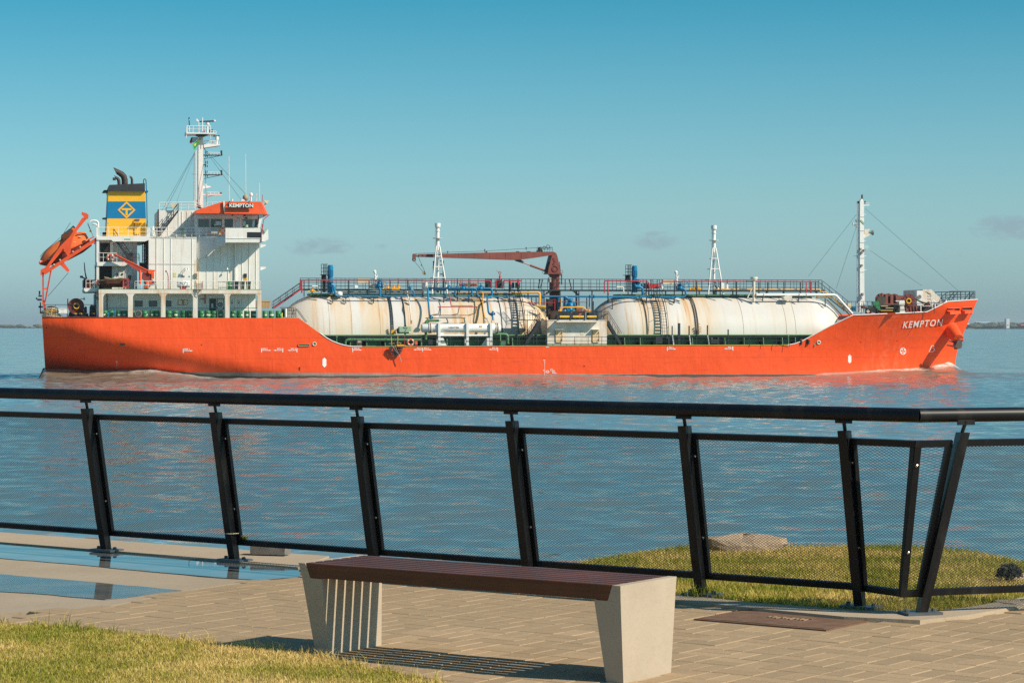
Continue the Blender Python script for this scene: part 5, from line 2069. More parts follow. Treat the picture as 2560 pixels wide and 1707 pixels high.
# ================================================================== AFT HOUSE, FUNNEL
wallm = paint('shaded_white', (.70, .69, .66), .55, .05, rust=.3, rustc=(.55, .33, .14))
m = MB()
m.E('c2', [(1093, 186), (1890, 186), (1890, 238), (1820, 264), (1345, 264), (1318, 240), (1093, 240)], -6.5, 6.5)
deck_u = m.build('funnel_deck', white, ship)
m = MB().E('c2', [(1102, 572), (1560, 572), (1560, 606), (1518, 632), (1102, 632)], -6.5, 6.3)
deck_m = m.build('middle_deck', white, ship)
m = MB()
m.E('c2', [(1093, 240), (1132, 240), (1132, 992), (1093, 992)], -6.4, -6.0)
m.E('c2', [(1093, 240), (1140, 240), (1140, 992), (1093, 992)], 5.5, 6.0)
m.build('corner_column', wallm, ship)
m = MB().E('c2', [(1100, 240), (1706, 240), (1706, 992), (1100, 992)], -4.6, 4.6)
ah = m.build('aft_house', wallm, ship)
MB().E('c2', [(1300, 275), (1342, 262), (1342, 436), (1300, 436)], -5.2, -4.6).build('wall_rib', white, ah)
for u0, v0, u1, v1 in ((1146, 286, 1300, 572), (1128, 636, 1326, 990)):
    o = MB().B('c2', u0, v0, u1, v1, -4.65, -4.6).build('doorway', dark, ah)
    MB().B('c2', u0 - 10, v0 - 8, u0, v1, -4.75, -4.6).build('door_jamb', white, o)
    MB().B('c2', u1, v0 - 8, u1 + 10, v1, -4.75, -4.6).build('door_jamb', white, o)
MB().E('c2', [(1180, 440), (1240, 360), (1290, 300), (1296, 430), (1180, 438)], -4.7, -4.66).build('stowed_box', paint('drab_canvas', (.12, .10, .075), .9), ah)
for u in (1425, 1545, 1640):
    MB().B('c2', u - 3, 270, u + 3, 565, -4.65, -4.6).build('stiffener', wallm, ah)
for u in (1440, 1530, 1640):
    MB().B('c2', u - 3, 640, u + 3, 985, -4.65, -4.6).build('stiffener', wallm, ah)
o = MB().B('c2', 1566, 712, 1622, 840, -4.66, -4.6).build('door', gal_w, ah)
MB().B('c2', 1570, 770, 1618, 836, -4.68, -4.66).build('door_panel', paint('brown_panel', (.22, .11, .06), .6), o)
for u0, v0, u1, v1 in ((1400, 740, 1424, 780), (1472, 742, 1496, 766)):
    MB().B('c2', u0, v0, u1, v1, -4.7, -4.6).build('switch_box', navy, ah)
MB().B('c2', 1450, 690, 1466, 702, -4.75, -4.6).build('lamp', paint('lamp_yellow', (.75, .6, .1), .4), ah)
m = MB().B('c2', 1592, 436, 1642, 572, -5.4, -4.7)
m.build('drum_locker', paint('brown_locker', (.10, .045, .04), .6), ah)
# escape trunk of ladders and pipes in the gap
m = MB()
for u, y in ((1786, -3.5), (1812, -3.5), (1846, -5), (1870, -5)):
    m.T('c2', [(u, 264), (u, 575)], y, 6, 6)
for k in range(14):
    m.T('c2', [(1786, 280 + 22 * k), (1870, 280 + 22 * k)], -4.2, 4, 5)
m.build('escape_ladder', navy, ship)
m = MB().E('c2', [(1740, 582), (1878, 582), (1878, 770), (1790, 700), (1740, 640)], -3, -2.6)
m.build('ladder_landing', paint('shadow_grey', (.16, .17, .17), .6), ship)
stair('stair', 'c2', (1604, 546), (1352, 190), -6.2, .7, navy, 112, 30, 12)
railing('railing', 'c2', [(1128, 436), (1400, 440)], 128, 5, -6.4, rail_w, 4, (.5,))
railing('railing', 'c2', [(1400, 442), (1725, 446), (1742, 470), (1742, 600)], 110, 7, -5.6, navy, 4, (.5,))
railing('railing', 'c5', [(1225, 1102), (2640, 1104)], 150, 10, -6.4, rail_w, 5, (.44, .84))
MB().E('c5', [(1180, 1098), (1222, 1098), (1222, 1248), (1180, 1248)], -6.4, -6.2).build('rail_end_plate', white, ship)
MB().E('c5', [(2026, 1110), (2060, 1110), (2060, 1248), (2026, 1248)], -6.4, -6.25).build('rail_end_plate', white, ship)
sgn_ = MB().B('c2', 1515, 224, 1605, 236, -6.53, -6.5).build('safety_sign', paint('sign_green', (.03, .36, .22), .6), deck_u)
m = MB().T('c5', [(1212, 1100), (1212, 1030), (1195, 1000), (1160, 990), (1110, 990), (1078, 1012)], -6, 15, 8)
m.build('gooseneck_vent', white_c, ship)
m = MB().T('c5', [(1196, 1100), (1190, 1062), (1150, 1046), (1108, 1050)], -5.6, 12, 8)
m.build('gooseneck_vent', white_c, ship)

# funnel: bands of paint over one casing, built band on band
YF = 3.3
def fx_(v, left):
    k = (v - 400) / 850
    return 1384 - 40 * k if left else 1971 + 30 * k


fun = None
for nm, v0, v1, mt in (('lower_band', 958, 1252, fun_y), ('blue_band', 677, 958, fun_b), ('upper_band', 508, 677, fun_y)):
    m = MB().E('c5', [(fx_(v0, 1), v0), (fx_(v0, 0), v0), (fx_(v1, 0), v1), (fx_(v1, 1), v1)], -YF, YF)
    if fun is None:
        fun = m.build('funnel', mt, ship)
    else:
        m.build(nm, mt, fun)
MB().E('c5', [(1382, 425), (1398, 408), (1966, 382), (1974, 382), (1976, 508), (1378, 508)], -YF - .02, YF).build('black_top', fun_k, fun)
MB().E('c5', [(1372, 494), (1980, 500), (1980, 512), (1372, 508)], -YF - .36, YF + .3).build('funnel_rim', fun_k, fun)
em = MB()
dm = [(1675, 676), (1820, 818), (1675, 958), (1530, 818)]
di = [(1675, 712), (1786, 818), (1675, 922), (1564, 818)]
for k in range(4):
    em.E('c5', [dm[k], dm[(k + 1) % 4], di[(k + 1) % 4], di[k]], -YF - .03, -YF)
em.build('emblem_diamond', fun_y, fun)
em = MB().E('c5', [(1594, 790), (1756, 790), (1756, 822), (1692, 822), (1692, 906), (1658, 906), (1658, 822), (1594, 822)], -YF - .03, -YF)
em.build('emblem_letter', fun_y, fun)
o = MB().E('c5', [(1804, 1032), (1886, 1032), (1886, 1216), (1804, 1216)], -YF - .06, -YF).build('funnel_door', fun_y, fun)
MB().E('c5', [(1788, 1008), (1922, 1008), (1940, 1030), (1922, 1030), (1788, 1026)], -YF - .5, -YF).build('door_hood', fun_y, fun)
MB().T('c5', [(1800, 1030), (1800, 1218), (1880, 1218)], -YF - .06, 5, 6).build('door_seal', navy, o)
MB().B('c5', 1828, 1082, 1870, 1096, -YF - .075, -YF - .06).build('door_sign', green_l, o)
MB().B('c5', 1812, 966, 1888, 990, -YF - .22, -YF).build('blue_lamp', fun_b, fun)
MB().B('c5', 1368, 1022, 1392, 1040, -YF - .02, -YF).build('safety_sign', green_l, fun)
for u0, u1, v0, v1 in ((1284, 1376, 492, 520), (1974, 2026, 502, 522)):
    MB().E('c5', [(u0, v1), (u0 + 20, v0), (u1, v0), (u1, v1)], -1.5, 1.5).build('funnel_step', fun_k, fun)
MB().E('c5', [(1284, 944), (1350, 940), (1350, 958), (1300, 955)], -1.5, 1.5).build('funnel_step', fun_b, fun)
MB().T('c5', [(1952, 384), (1952, 334), (1960, 318), (1972, 312), (1984, 318), (1991, 334), (1996, 400)], -1.5, 7, 6).build('loop_pipe', fun_k, fun)
MB().T('c5', [(1996, 400), (2002, 520), (2012, 1040)], -1.5, 8, 6).build('down_pipe', fun_b, fun)
m = MB().V('c5', 2004, 1042, 1250, 14, -1.5); m.build('down_pipe_casing', green_l, fun)
MB().B('c5', 1284, 1180, 1345, 1246, -2.5, -1.5).build('bollard_box', navy, ship)


def pairloft(c, prs, y, n=14):
    rings = []
    for (u0, v0), (u1, v1) in prs:
        a, b_ = q(c, u0, v0, y), q(c, u1, v1, y)
        mid, h = (a + b_) / 2, (a - b_) / 2
        r = h.length
        r = min(r, .40)
        rings.append([mid + h * math.cos(2 * math.pi * k / n) + Vector((0, -r, 0)) * math.sin(2 * math.pi * k / n) for k in range(n)])
    return rings


for prs, y in (([((1697, 392), (1593, 404)), ((1694, 318), (1593, 330)), ((1674, 252), (1580, 286)), ((1625, 196), (1552, 266)), ((1560, 164), (1532, 246)), ((1459, 121), (1520, 244))], -1),
               ([((1580, 402), (1526, 406)), ((1576, 330), (1522, 346)), ((1547, 286), (1508, 318)), ((1472, 251), (1498, 312))], -1.6),
               ([((1786, 392), (1742, 394)), ((1782, 312), (1744, 322)), ((1762, 272), (1738, 300)), ((1717, 257), (1734, 302))], -.4)):
    m = MB().loft(pairloft('c5', prs, y))
    m.build('exhaust_pipe', soot, fun)
MB().B('c5', 1450, 288, 1500, 332, -1.8, -1.4).build('spark_box', soot, fun)

# ---- radar mast
m = MB()
m.E('c4', [(370, 1172), (432, 1172), (430, 330), (374, 330)], -.75, .75)
mast = m.build('radar_mast', white, ship)
MB().E('c4', [(374, 330), (430, 330), (432, 268), (395, 268)], -.5, .5).build('mast_top', white, mast)
MB().E('c4', [(330, 1172), (372, 1172), (372, 1060), (352, 1075)], -.3, .3).build('mast_foot', white, mast)
m = MB().T('c4', [(342, 1170), (342, 470)], -.9, 6, 6); m.T('c4', [(326, 1170), (330, 480)], -.9, 3, 5)
for k in range(26):
    m.T('c4', [(328, 490 + 26 * k), (343, 490 + 26 * k)], -.9, 2.4, 4)
m.build('mast_ladder', white, mast)
m = MB().E('c4', [(224, 236), (230, 250), (520, 258), (592, 258), (592, 270), (224, 268)], -1.6, 1.6)
pf_ = m.build('radar_platform', white_c, mast)
MB().E('c4', [(336, 270), (510, 270), (428, 300), (398, 300)], -1.0, 1.0).build('platform_bracket', navy, pf_)
railing('platform_railing', 'c4', [(226, 240), (226, 180), (236, 170), (522, 174), (522, 250)], 82, 7, -1.5, white_c, 4.5, (.45,), pf_)
railing('platform_railing', 'c4', [(522, 234), (590, 238)], 26, 3, -1.5, white_c, 4, (), pf_)
m = MB().V('c4', 487, 125, 160, 24, -.2); m.V('c4', 484, 160, 255, 11, -.2); m.build('scanner_pedestal', white, pf_)
MB().E('c4', [(386, 112), (560, 104), (560, 120), (386, 124)], -.45, -.05).build('radar_scanner', navy, pf_)
MB().ball(q('c4', 570, 110, -.25), .10, 8, 6, (1.3, 1, 1)).build('scanner_end', white_c, pf_)
m = MB().T('c4', [(422, 262), (422, 70)], -.8, 6, 6); m.T('c4', [(376, 262), (376, 110)], -.8, 5, 6); m.T('c4', [(262, 240), (260, 90)], -1, 5, 6)
m.build('mast_pole', white_c, pf_)
m = MB().T('c4', [(262, 170), (258, 80)], -1, 6, 6); m.ball(q('c4', 258, 76, -1), .08, 8, 6); m.build('gps_antenna', navy, pf_)
MB().E('c4', [(345, 88), (360, 84), (384, 118), (370, 122), (350, 112)], -1, -.8).build('wind_vane', white_c, pf_)
for u, v, mt in ((448, 238, red), (540, 232, navy), (515, 236, navy)):
    m = MB().V('c4', u, v - 16, v + 16, 9, -1.0, 8); m.build('mast_light', mt, pf_)
m = MB().E('c4', [(436, 386), (560, 392), (638, 396), (638, 410), (440, 440)], -.8, .8)
ar = m.build('radar_arm', white_c, mast)
railing('arm_railing', 'c4', [(440, 352), (628, 358)], 40, 5, -.8, white_c, 4, (.5,), ar)
m = MB().V('c4', 600, 300, 345, 20, -.2); m.V('c4', 598, 345, 395, 13, -.2); m.build('scanner_pedestal', white_c, ar)
MB().E('c4', [(556, 292), (632, 286), (632, 298), (556, 304)], -.3, .0).build('radar_scanner', navy, ar)
m = MB().V('c4', 540, 355, 388, 9, -.6, 8); m.build('mast_light', brick, ar)
for v, full in ((528, 1), (768, 1), (646, 0)):
    m = MB()
    if full:
        m.E('c4', [(436, v - 4), (668, v - 4), (668, v + 5), (436, v + 5)], -.35, .35)
        m.beam(q('c4', 440, v + 50, 0), q('c4', 640, v + 8, 0), .05)
    else:
        m.E('c4', [(436, v - 3), (470, v - 3), (470, v + 5), (436, v + 5)], -.35, .35)
    o = m.build('signal_arm', navy, mast)
    if full:
        railing('arm_railing', 'c4', [(486, v - 32), (640, v - 28)], 30, 5, -.35, white_c, 3, (), o)
        m = MB().V('c4', 654, v - 54, v - 4, 11, 0, 10); m.build('signal_lamp', navy, o)
    for u in (462, 482):
        m = MB().V('c4', u, v - 46, v - 8, 5, -.2, 8); m.V('c4', u, v + 6, v + 32, 5, -.2, 8); m.build('signal_lamp', soot, o)
m = MB().E('c4', [(432, 908), (470, 902), (526, 912), (526, 922), (432, 940)], -.3, .3); m.V('c4', 460, 880, 905, 10, 0, 10); m.build('sensor_arm', white_c, mast)
m = MB().E('c4', [(432, 1008), (662, 1008), (662, 1018), (432, 1018)], -.4, .4); m.beam(q('c4', 432, 1062, 0), q('c4', 560, 1020, 0), .07)
o = m.build('signal_arm', white_c, mast)
railing('arm_railing', 'c4', [(466, 984), (620, 986)], 26, 4, -.4, white_c, 4, (), o)
m = MB().V('c4', 650, 984, 1008, 10, 0, 10); m.build('signal_lamp', brick_d, o)
m = MB().T('c4', [(290, 763), (436, 766)], 0, 3, 5); m.build('yard', white_c, mast)
MB().B('c4', 368, 1146, 402, 1186, -.8, -.76).build('vent_grille', navy, mast)
for pts, y in ((((326, 500), (-110, 1270)), (-.8, -3.5)), (((330, 505), (-80, 1290)), (.8, 3.5)), (((328, 520), (105, 1100)), (-.8, -3.5)), (((322, 480), (318, 1080)), (-.8, -1)),
               (((436, 440), (950, 1008)), (-.5, -3)), (((440, 450), (900, 1082)), (-.5, -5)), (((450, 560), (472, 1140)), (-.5, -1.5))):
    m = MB().T('c4', list(pts), list(y), 2.2, 4)
    m.build('mast_stay', wire_m, mast)

# ================================================================== STERN
m = MB()
# launching frame of the free-fall boat: two sloping rails on legs
YL, YB0 = 2.0, -4.2
for s_ in (-1, 1):
    y = YB0 + s_ * YL
    m.beam(q('c2', 300, 745, y), q('c2', 1090, 232, y), .34, .30)
ramp = m.build('launching_ramp', orange_d, ship)
for s_ in (-1, 1):
    y = YB0 + s_ * (YL - .1)
    y0, y1 = y - .16, y + .16
    m = MB().E('c2', [(250, 690), (330, 650), (500, 400), (560, 320), (700, 180), (880, -100), (936, -66), (760, 150), (706, 330), (704, 480), (660, 490), (590, 370), (500, 470), (360, 690), (290, 770), (245, 770)], y0, y1)
    o = m.build('davit_arm', orange_d, ramp)
    m = MB().E('c5', [(942, 848), (990, 862), (1020, 868), (1056, 898), (1050, 955), (1020, 968), (985, 962), (962, 905), (938, 890)], y0 - .03, y1 + .03)
    m.build('davit_head', orange_d, ramp)
    m = MB().E('c2', [(540, 610), (600, 575), (690, 700), (660, 726), (636, 706)], y0, y1)
    m.build('ramp_bracket', orange_d, ramp)
    m = MB().beam(q('c2', 272, 745, y), q('c2', 560, 388, y), .28, .2)
    m.build('ramp_brace', orange_d, ramp)
    for p0, p1, w_ in (((286, 720), (288, 1190), .15), ((408, 690), (316, 1180), .15), ((300, 1150), (308, 1300), .2)):
        MB().beam(q('c2', *p0, y), q('c2', *p1, y), w_, .15).build('ramp_leg', paint('davit_red', (.50, .055, .03), .5, .2), ramp)
    MB().beam(q('c2', 292, 980, y), q('c2', 362, 970, y), .16, .14).build('ramp_brace', orange_d, ramp)
for u, v in ((240, 575), (288, 1195), (560, 390)):
    p0, p1 = q('c2', u, v, YB0 - YL), q('c2', u, v, YB0 + YL)
    p1.x, p1.z = p0.x, p0.z
    MB().tube([p0, p1], .12, 8).build('cross_bar', orange_d, ramp)
for k, (u, v) in enumerate(((250, 560), (455, 610), (545, 540), (740, 415), (850, 345))):
    m = MB().D('c2', u, v, 12, YB0 - YL - .28, YB0 - YL - .17, 8)
    m.build('roller', white_r, ramp)
m = MB()
for pts, y in ((((548, 205), (300, 420), (240, 495)), -1.2), (((700, -20), (560, 200)), -1.8), (((960, -20), (1045, 195)), -1.2), (((960, 0), (1010, 120)), -1.1), (((670, 735), (360, 1090)), -2.0)):
    m.T('c2', list(pts), YB0 + y, 3.2, 4)
m.build('davit_fall', wire_m, ramp)
m = MB().ball(q('c2', 1003, 108, YB0 - 1.2), .11, 8, 6, (1, .6, 1)); m.build('fall_block', yellow, ramp)
m = MB().T('c2', [(1055, 192), (985, 230), (960, 260)], YB0 - 1.2, 10, 6); m.build('lifting_sling', orange, ramp)

# lifeboat on the ramp
pa, pb = q('c2', 236, 600, YB0), q('c2', 985, 250, YB0)
lb_base = q('c2', 640, 560, YB0)
boat = ship_thing('lifeboat', 'enclosed orange free-fall lifeboat tilted nose down on its stern ramp', 'lifeboat', lb_base)
axb = (pb - pa).normalized()
upb = Vector((-axb.z, 0, axb.x))
Lb = (pb - pa).length
uscale = .0417 / 6.031


def boat_rings(lo, hi, half):
    out_ = []
    N = 22
    for i in range(N + 1):
        t_ = i / N
        if half == 'top':
            rt = [(0, .05), (.06, .42), (.16, .72), (.32, .95), (.5, 1.08), (.72, 1.12), (.93, .98), (1, .80)]
            zt, zb, yb = lerp_tab(rt, t_) * 1.2, .02, lerp_tab([(0, .10), (.08, .5), (.22, .85), (.45, 1.05), (.85, 1.0), (1, .85)], t_) * 1.12
        else:
            zt, zb = .0, -lerp_tab([(0, .10), (.08, .45), (.25, .72), (.5, .86), (.8, .80), (1, .55)], t_) * 1.05
            yb = lerp_tab([(0, .10), (.08, .5), (.22, .85), (.45, 1.05), (.85, 1.0), (1, .85)], t_) * 1.08
        c0 = pa + axb * (Lb * t_)
        ring = []
        n_ = 12
        for k in range(n_ + 1):
            a = math.pi * k / n_
            if half == 'top':
                ring.append(c0 + Vector((0, -math.cos(a) * yb, 0)) + upb * (math.sin(a) ** .8 * zt))
            else:
                ring.append(c0 + Vector((0, math.cos(a) * yb, 0)) + upb * (zb * math.sin(a) ** .75))
        out_.append(ring)
    return out_


MB().loft(boat_rings(0, 0, 'top'), True, True, False).build('boat_canopy', boat_o, boat, lb_base)
MB().loft(boat_rings(0, 0, 'low'), True, True, False).build('boat_hull', paint('boat_shade_red', (.20, .035, .022), .5, .2), boat, lb_base)  # lower half of the orange boat, its shade painted in as dark red
rbs = []
for sgn in (-1, 1):
    pts = []
    for i in range(13):
        t_ = i / 12
        yb = lerp_tab([(0, .10), (.08, .5), (.22, .85), (.45, 1.05), (.85, 1.0), (1, .85)], t_) * 1.14
        pts.append(pa + axb * (Lb * t_) + Vector((0, sgn * yb, 0)))
    MB().tube(pts, .06, 6).build('rubbing_strake', paint('strake_orange', (.62, .09, .025), .5), boat, lb_base)
m = MB().E('c2', [(556, 245), (566, 165), (745, 25), (770, 60), (800, 130), (660, 240)], YB0 + -.55, YB0 + .55)
cab = m.build('steering_cupola', boat_o, boat, lb_base)
MB().E('c2', [(618, 150), (630, 118), (712, 55), (722, 80), (705, 105), (640, 150)], YB0 + -.58, YB0 + -.55).build('cupola_window', paint('boat_window', (.18, .24, .22), .15), cab, lb_base)
MB().E('c2', [(553, 250), (562, 168), (584, 152), (580, 250)], YB0 + -.57, YB0 + .57).build('cupola_front', navy, cab, lb_base)
MB().E('c2', [(700, 62), (742, 22), (775, 52), (765, 66), (744, 48), (716, 70)], YB0 + -.57, YB0 + .57).build('cupola_top', navy, cab, lb_base)
for u, v in ((240, 560), (650, 325), (745, 270), (830, 190), (360, 520)):
    MB().B('c2', u, v, u + 36, v + 8, YB0 + -1.12, YB0 + -1.02).build('grab_rail', white_r, boat, lb_base)

# aft deck gear
for (u, v, r, y0, y1) in ((785, 1240, 132, -5.2, -5.0),):
    m = MB().D('c2', u, v, 118, -5.2, -5.05, 32); m.D('c2', u, v, 118, -3.2, -3.05, 32); m.D('c2', u, v, 60, -5.05, -3.2, 20)
    wn_ = m.build('mooring_winch', brick_d, ship)
    p = q('c2', 790, 1236, -5.3)
    MB().ring(p, 'y', .27, .055, 20, 6).build('drum_hub', fun_y, wn_)
    MB().D('c2', 790, 1236, 34, -5.26, -5.2, 16).build('hub_bore', dark, wn_)
    for a in range(5):
        an = a * 1.2566 + .3
        c0 = q('c2', 785, 1240, -5.25)
        MB().beam(c0 + Vector((math.cos(an) * .35, 0, math.sin(an) * .35)), c0 + Vector((math.cos(an) * .76, 0, math.sin(an) * .76)), .05, .06).build('flange_rib', brick_d, wn_)
    MB().E('c2', [(660, 1400), (700, 1290), (890, 1290), (930, 1400)], -5, -3.2).build('winch_bed', paint('dark_maroon', (.06, .02, .02), .6), wn_)
    MB().E('c2', [(652, 1124), (668, 1124), (668, 1240), (652, 1240)], -4.9, -4.7).build('winch_post', navy, wn_)
    m = MB().T('c2', [(850, 1126), (925, 1130)], -4.6, 5, 6); m.T('c2', [(905, 1102), (905, 1150)], -4.6, 6, 6); m.build('brake_lever', navy, wn_)
for u in (774, 854, 944, 1036):
    m = MB().V('c2', u, 1352, 1384, 26, -6.8, 12); m.B('c2', u - 42, 1384, u + 42, 1404, -7.0, -6.5)
    o = m.build('roller_fairlead', rubber, ship)
    MB().V('c2', u, 1344, 1353, 30, -6.8, 12, 16).build('roller_cap', fun_y, o)
for u0, v0, u1, v1 in ((900, 1240, 955, 1400), (985, 1220, 1080, 1400)):
    m = MB().E('c2', [(u0, v1), (u0 + 8, v0 + 20), (u0 + 30, v0), (u1 - 8, v0 + 12), (u1, v1)], -5.5, -4.2)
    m.build('deck_machinery', navy, ship)
m = MB().T('c2', [(320, 1216), (1090, 1216)], -7.2, 4, 5)
for u in (320, 470, 655, 900, 1085):
    m.T('c2', [(u, 1216), (u, 1404)], -7.2, 4, 5)
m.build('stern_rail', navy, ship)
for u0, v0, u1, v1 in ((222, 1008, 246, 1070), (216, 1074, 272, 1098), (178, 1108, 200, 1138), (200, 1126, 270, 1156), (238, 1180, 256, 1345), (218, 1235, 286, 1262), (238, 1320, 300, 1350)):
    MB().B('c2', u0, v0, u1, v1, -3.2, -2.8).build('stern_light', navy, ship)
m = MB().E('c2', [(905, 966), (1122, 966), (1138, 990), (1130, 1022), (925, 1022), (905, 1000)], -6.2, 6)
sp_ = m.build('stern_platform', white, ship)
railing('railing', 'c2', [(934, 838), (1020, 836), (1118, 836)], 130, 4, -6.2, rail_w, 5, (.42,))
m = MB().E('c2', [(896, 838), (920, 826), (1110, 830), (1110, 840), (932, 842), (930, 960), (905, 960), (896, 930)], -5, 2)
m.build('weather_cloth', navy, ship)
m = MB().E('c2', [(903, 572), (916, 590), (930, 730), (955, 830), (930, 830), (908, 700)], -4.6, -4.4)
m.build('boat_boom', navy, ship)
m = MB().T('c2', [(860, 800), (905, 815), (935, 840)], -4.4, 12, 6); m.B('c2', 844, 780, 890, 812, -4.6, -4.2)
m.build('aft_floodlight', navy, ship)
m = MB()
for v in range(640, 820, 28):
    m.B('c2', 1064, v, 1088, v + 8, -6.2, -5.9)
m.T('c2', [(1078, 650), (1078, 830)], -6, 4, 5)
m.build('hull_step', navy, ship)
m = MB().T('c2', [(1072, 1030), (1072, 1260)], -6, 8, 6); m.B('c2', 1085, 1100, 1126, 1116, -6.3, -6); m.B('c2', 1100, 1125, 1128, 1140, -6.3, -6)
m.build('aft_pipe', navy, ship)
MB().E('c2', [(1082, 1046), (1140, 1030), (1140, 1404), (1082, 1404)], -5.8, 5.8).build('aft_bulkhead', wallm, ship)

# orange rescue crane
YC = -7.2
m = MB().E('c2', [(1360, 452), (1384, 452), (1880, 704), (1880, 748), (1745, 728), (1400, 492), (1366, 480)], YC - .16, YC + .16)
rc = m.build('rescue_crane', paint('crane_red', (.40, .050, .032), .5, .15), ship)
m = MB().beam(q('c2', 1368, 456, YC), q('c2', 1880, 706, YC), .10, .42); m.build('jib_flange', orange, rc)
m = MB().V('c2', 1750, 700, 905, 16, YC - .2); m.build('luffing_cylinder', orange, rc)
m = MB().E('c2', [(1785, 745), (1870, 690), (1925, 720), (1920, 830), (1960, 860), (1950, 900), (1880, 960), (1830, 940), (1830, 860), (1780, 820)], YC - .1, YC + .8)
m.build('crane_base', paint('crane_dark_red', (.22, .035, .028), .55, .2), rc)
m = MB().B('c2', 1922, 700, 1962, 825, YC - .2, YC + .5); m.E('c2', [(1925, 690), (1978, 694), (1978, 712), (1925, 712)], YC - .2, YC + .4); m.D('c2', 1905, 720, 32, YC - .3, YC - .1, 14)
m.build('slew_motor', orange, rc)
m = MB().E('c2', [(1830, 870), (1925, 840), (1930, 890), (1850, 915)], YC - .3, YC); m.E('c2', [(1815, 935), (1885, 915), (1890, 962), (1815, 962)], YC - .3, YC)
m.build('hydraulic_unit', orange, rc)

# rescue boat under its cover on the deck below
rb_b = q('c2', 1340, 966, -6.6)
rb = ship_thing('rescue_boat', 'dark red rescue boat under a stained tan cover beside the orange crane', 'boat', rb_b)
m = MB()
rings = []
for i in range(11):
    t_ = i / 10
    u = 1160 + 400 * t_
    w_ = lerp_tab([(0, .5), (.2, .8), (.8, .85), (1, .2)], t_)
    c0 = q('c2', u, 845, -6.6); c1 = q('c2', u, 955 - 30 * max(0, t_ - .8) * 5, -6.6)
    rings.append([Vector((c0.x, -6.6 - w_, c0.z)), Vector((c0.x, -6.6 - w_ * .9, (c0.z + c1.z) / 2)), Vector((c0.x, -6.6 - w_ * .3, c1.z)), Vector((c0.x, -6.6 + w_ * .3, c1.z)), Vector((c0.x, -6.6 + w_ * .9, (c0.z + c1.z) / 2)), Vector((c0.x, -6.6 + w_, c0.z))])
m.loft(rings, True, False)
m.build('boat_hull', paint('rescue_boat_red', (.105, .032, .018), .6, .3), rb, rb_b)
m = MB()
pts = [(1140, 838), (1185, 838), (1250, 796), (1330, 826), (1480, 812), (1530, 826), (1560, 838), (1540, 856), (1160, 856)]
m.E('c2', pts, -7.35, -5.9)
m.build('boat_cover', paint('stained_cover', (.12, .085, .045), .9, .5, scale=4), rb, rb_b)
m = MB().T('c2', [(1210, 800), (1300, 825), (1400, 820), (1470, 808)], -7.5, 5, 5); m.build('boat_lashing', rope_m, rb, rb_b)
m = MB().beam(q('c2', 1572, 822, -7.5), q('c2', 1572, 985, -7.5), .07); m.beam(q('c2', 1490, 824, -7.5), q('c2', 1572, 824, -7.5), .06); m.V('c2', 1494, 850, 945, 15, -7.5, 8)
m.E('c2', [(1490, 960), (1560, 925), (1560, 945), (1500, 985)], -7.55, -7.45)
m.build('boat_cradle', red, ship)

# ================================================================== LOOSE THINGS ON THE AFT DECKS
lifebuoy_o = paint('lifebuoy_orange', (.72, .10, .03), .55)


def lifebuoy(c, u, v, ru, y, label):
    p = q(c, u, v, y)
    e = ship_thing('lifebuoy', label, 'lifebuoy', p, 'lifebuoys of the ship')
    R = ru * .0417 / CROP[c][2]
    MB().ring((0, 0, 0), 'y', R * .78, R * .22, 24, 8).build('ring', lifebuoy_o, e)
    for k in range(4):
        a0 = math.pi / 4 + k * math.pi / 2 - .2
        MB().ring((0, 0, 0), 'y', R * .78, R * .235, 4, 8, a0, a0 + .4).build('band', white_c, e)
    m = MB().ring((0, -.03, 0), 'y', R * 1.02, R * .05, 20, 5)
    m.build('grab_line', rope_m, e)
    return e


lifebuoy('c2', 1302, 505, 54, -6.55, 'orange lifebuoy on the rail just above the end of the orange crane arm')
lifebuoy('c2', 1116, 880, 42, -6.5, 'orange lifebuoy seen edge on at the after end of the covered rescue boat')
lifebuoy('c4', 668, 1456, 36, -6.6, 'orange lifebuoy on the bridge deck rail left of the white wing')
lifebuoy('c6', 2155, 1266, 52, -7.95, 'orange lifebuoy on the main deck rail beside the hanging ladder')
e = ship_thing('smoke_float', 'yellow smoke float hung beside the bridge deck lifebuoy', 'smoke float', q('c4', 632, 1460, -6.7))
MB().lathe((0, 0, 0), 'z', [(-.36, .09), (.10, .10), (.14, .06), (.32, .05)], 10).build('canister', yellow, e)
MB().B('c4', 612, 1418, 694, 1426, -6.65, -6.55).build('bracket', paint('rust_brown', (.28, .12, .04), .7), e, q('c4', 632, 1460, -6.7))

# barrels of the gallery
bar_base = q('c2', 1315, 1404, -7.0)
BR_, BH_ = .285, .80
ORD = ['first', 'second', 'third', 'fourth']
bays = [('aftmost gallery bay', [('c2', 1215), ('c2', 1315), ('c2', 1435), ('c2', 1525)]),
        ('second gallery bay', [('c2', 1645), ('c2', 1820), ('c2', 1935), ('c2', 2010)]),
        ('middle gallery bay', [('c3', 255), ('c3', 355), ('c3', 475), ('c3', 565)]),
        ('bay with the open door', [('c3', 745), ('c3', 840), ('c3', 935), ('c3', 1045)]),
        ('foremost gallery bay', [('c3', 1230), ('c3', 1325), ('c3', 1430), ('c3', 1530)]),
        ('open deck before the gallery', [('c3', 1705), ('c3', 1800), ('c3', 1905)])]


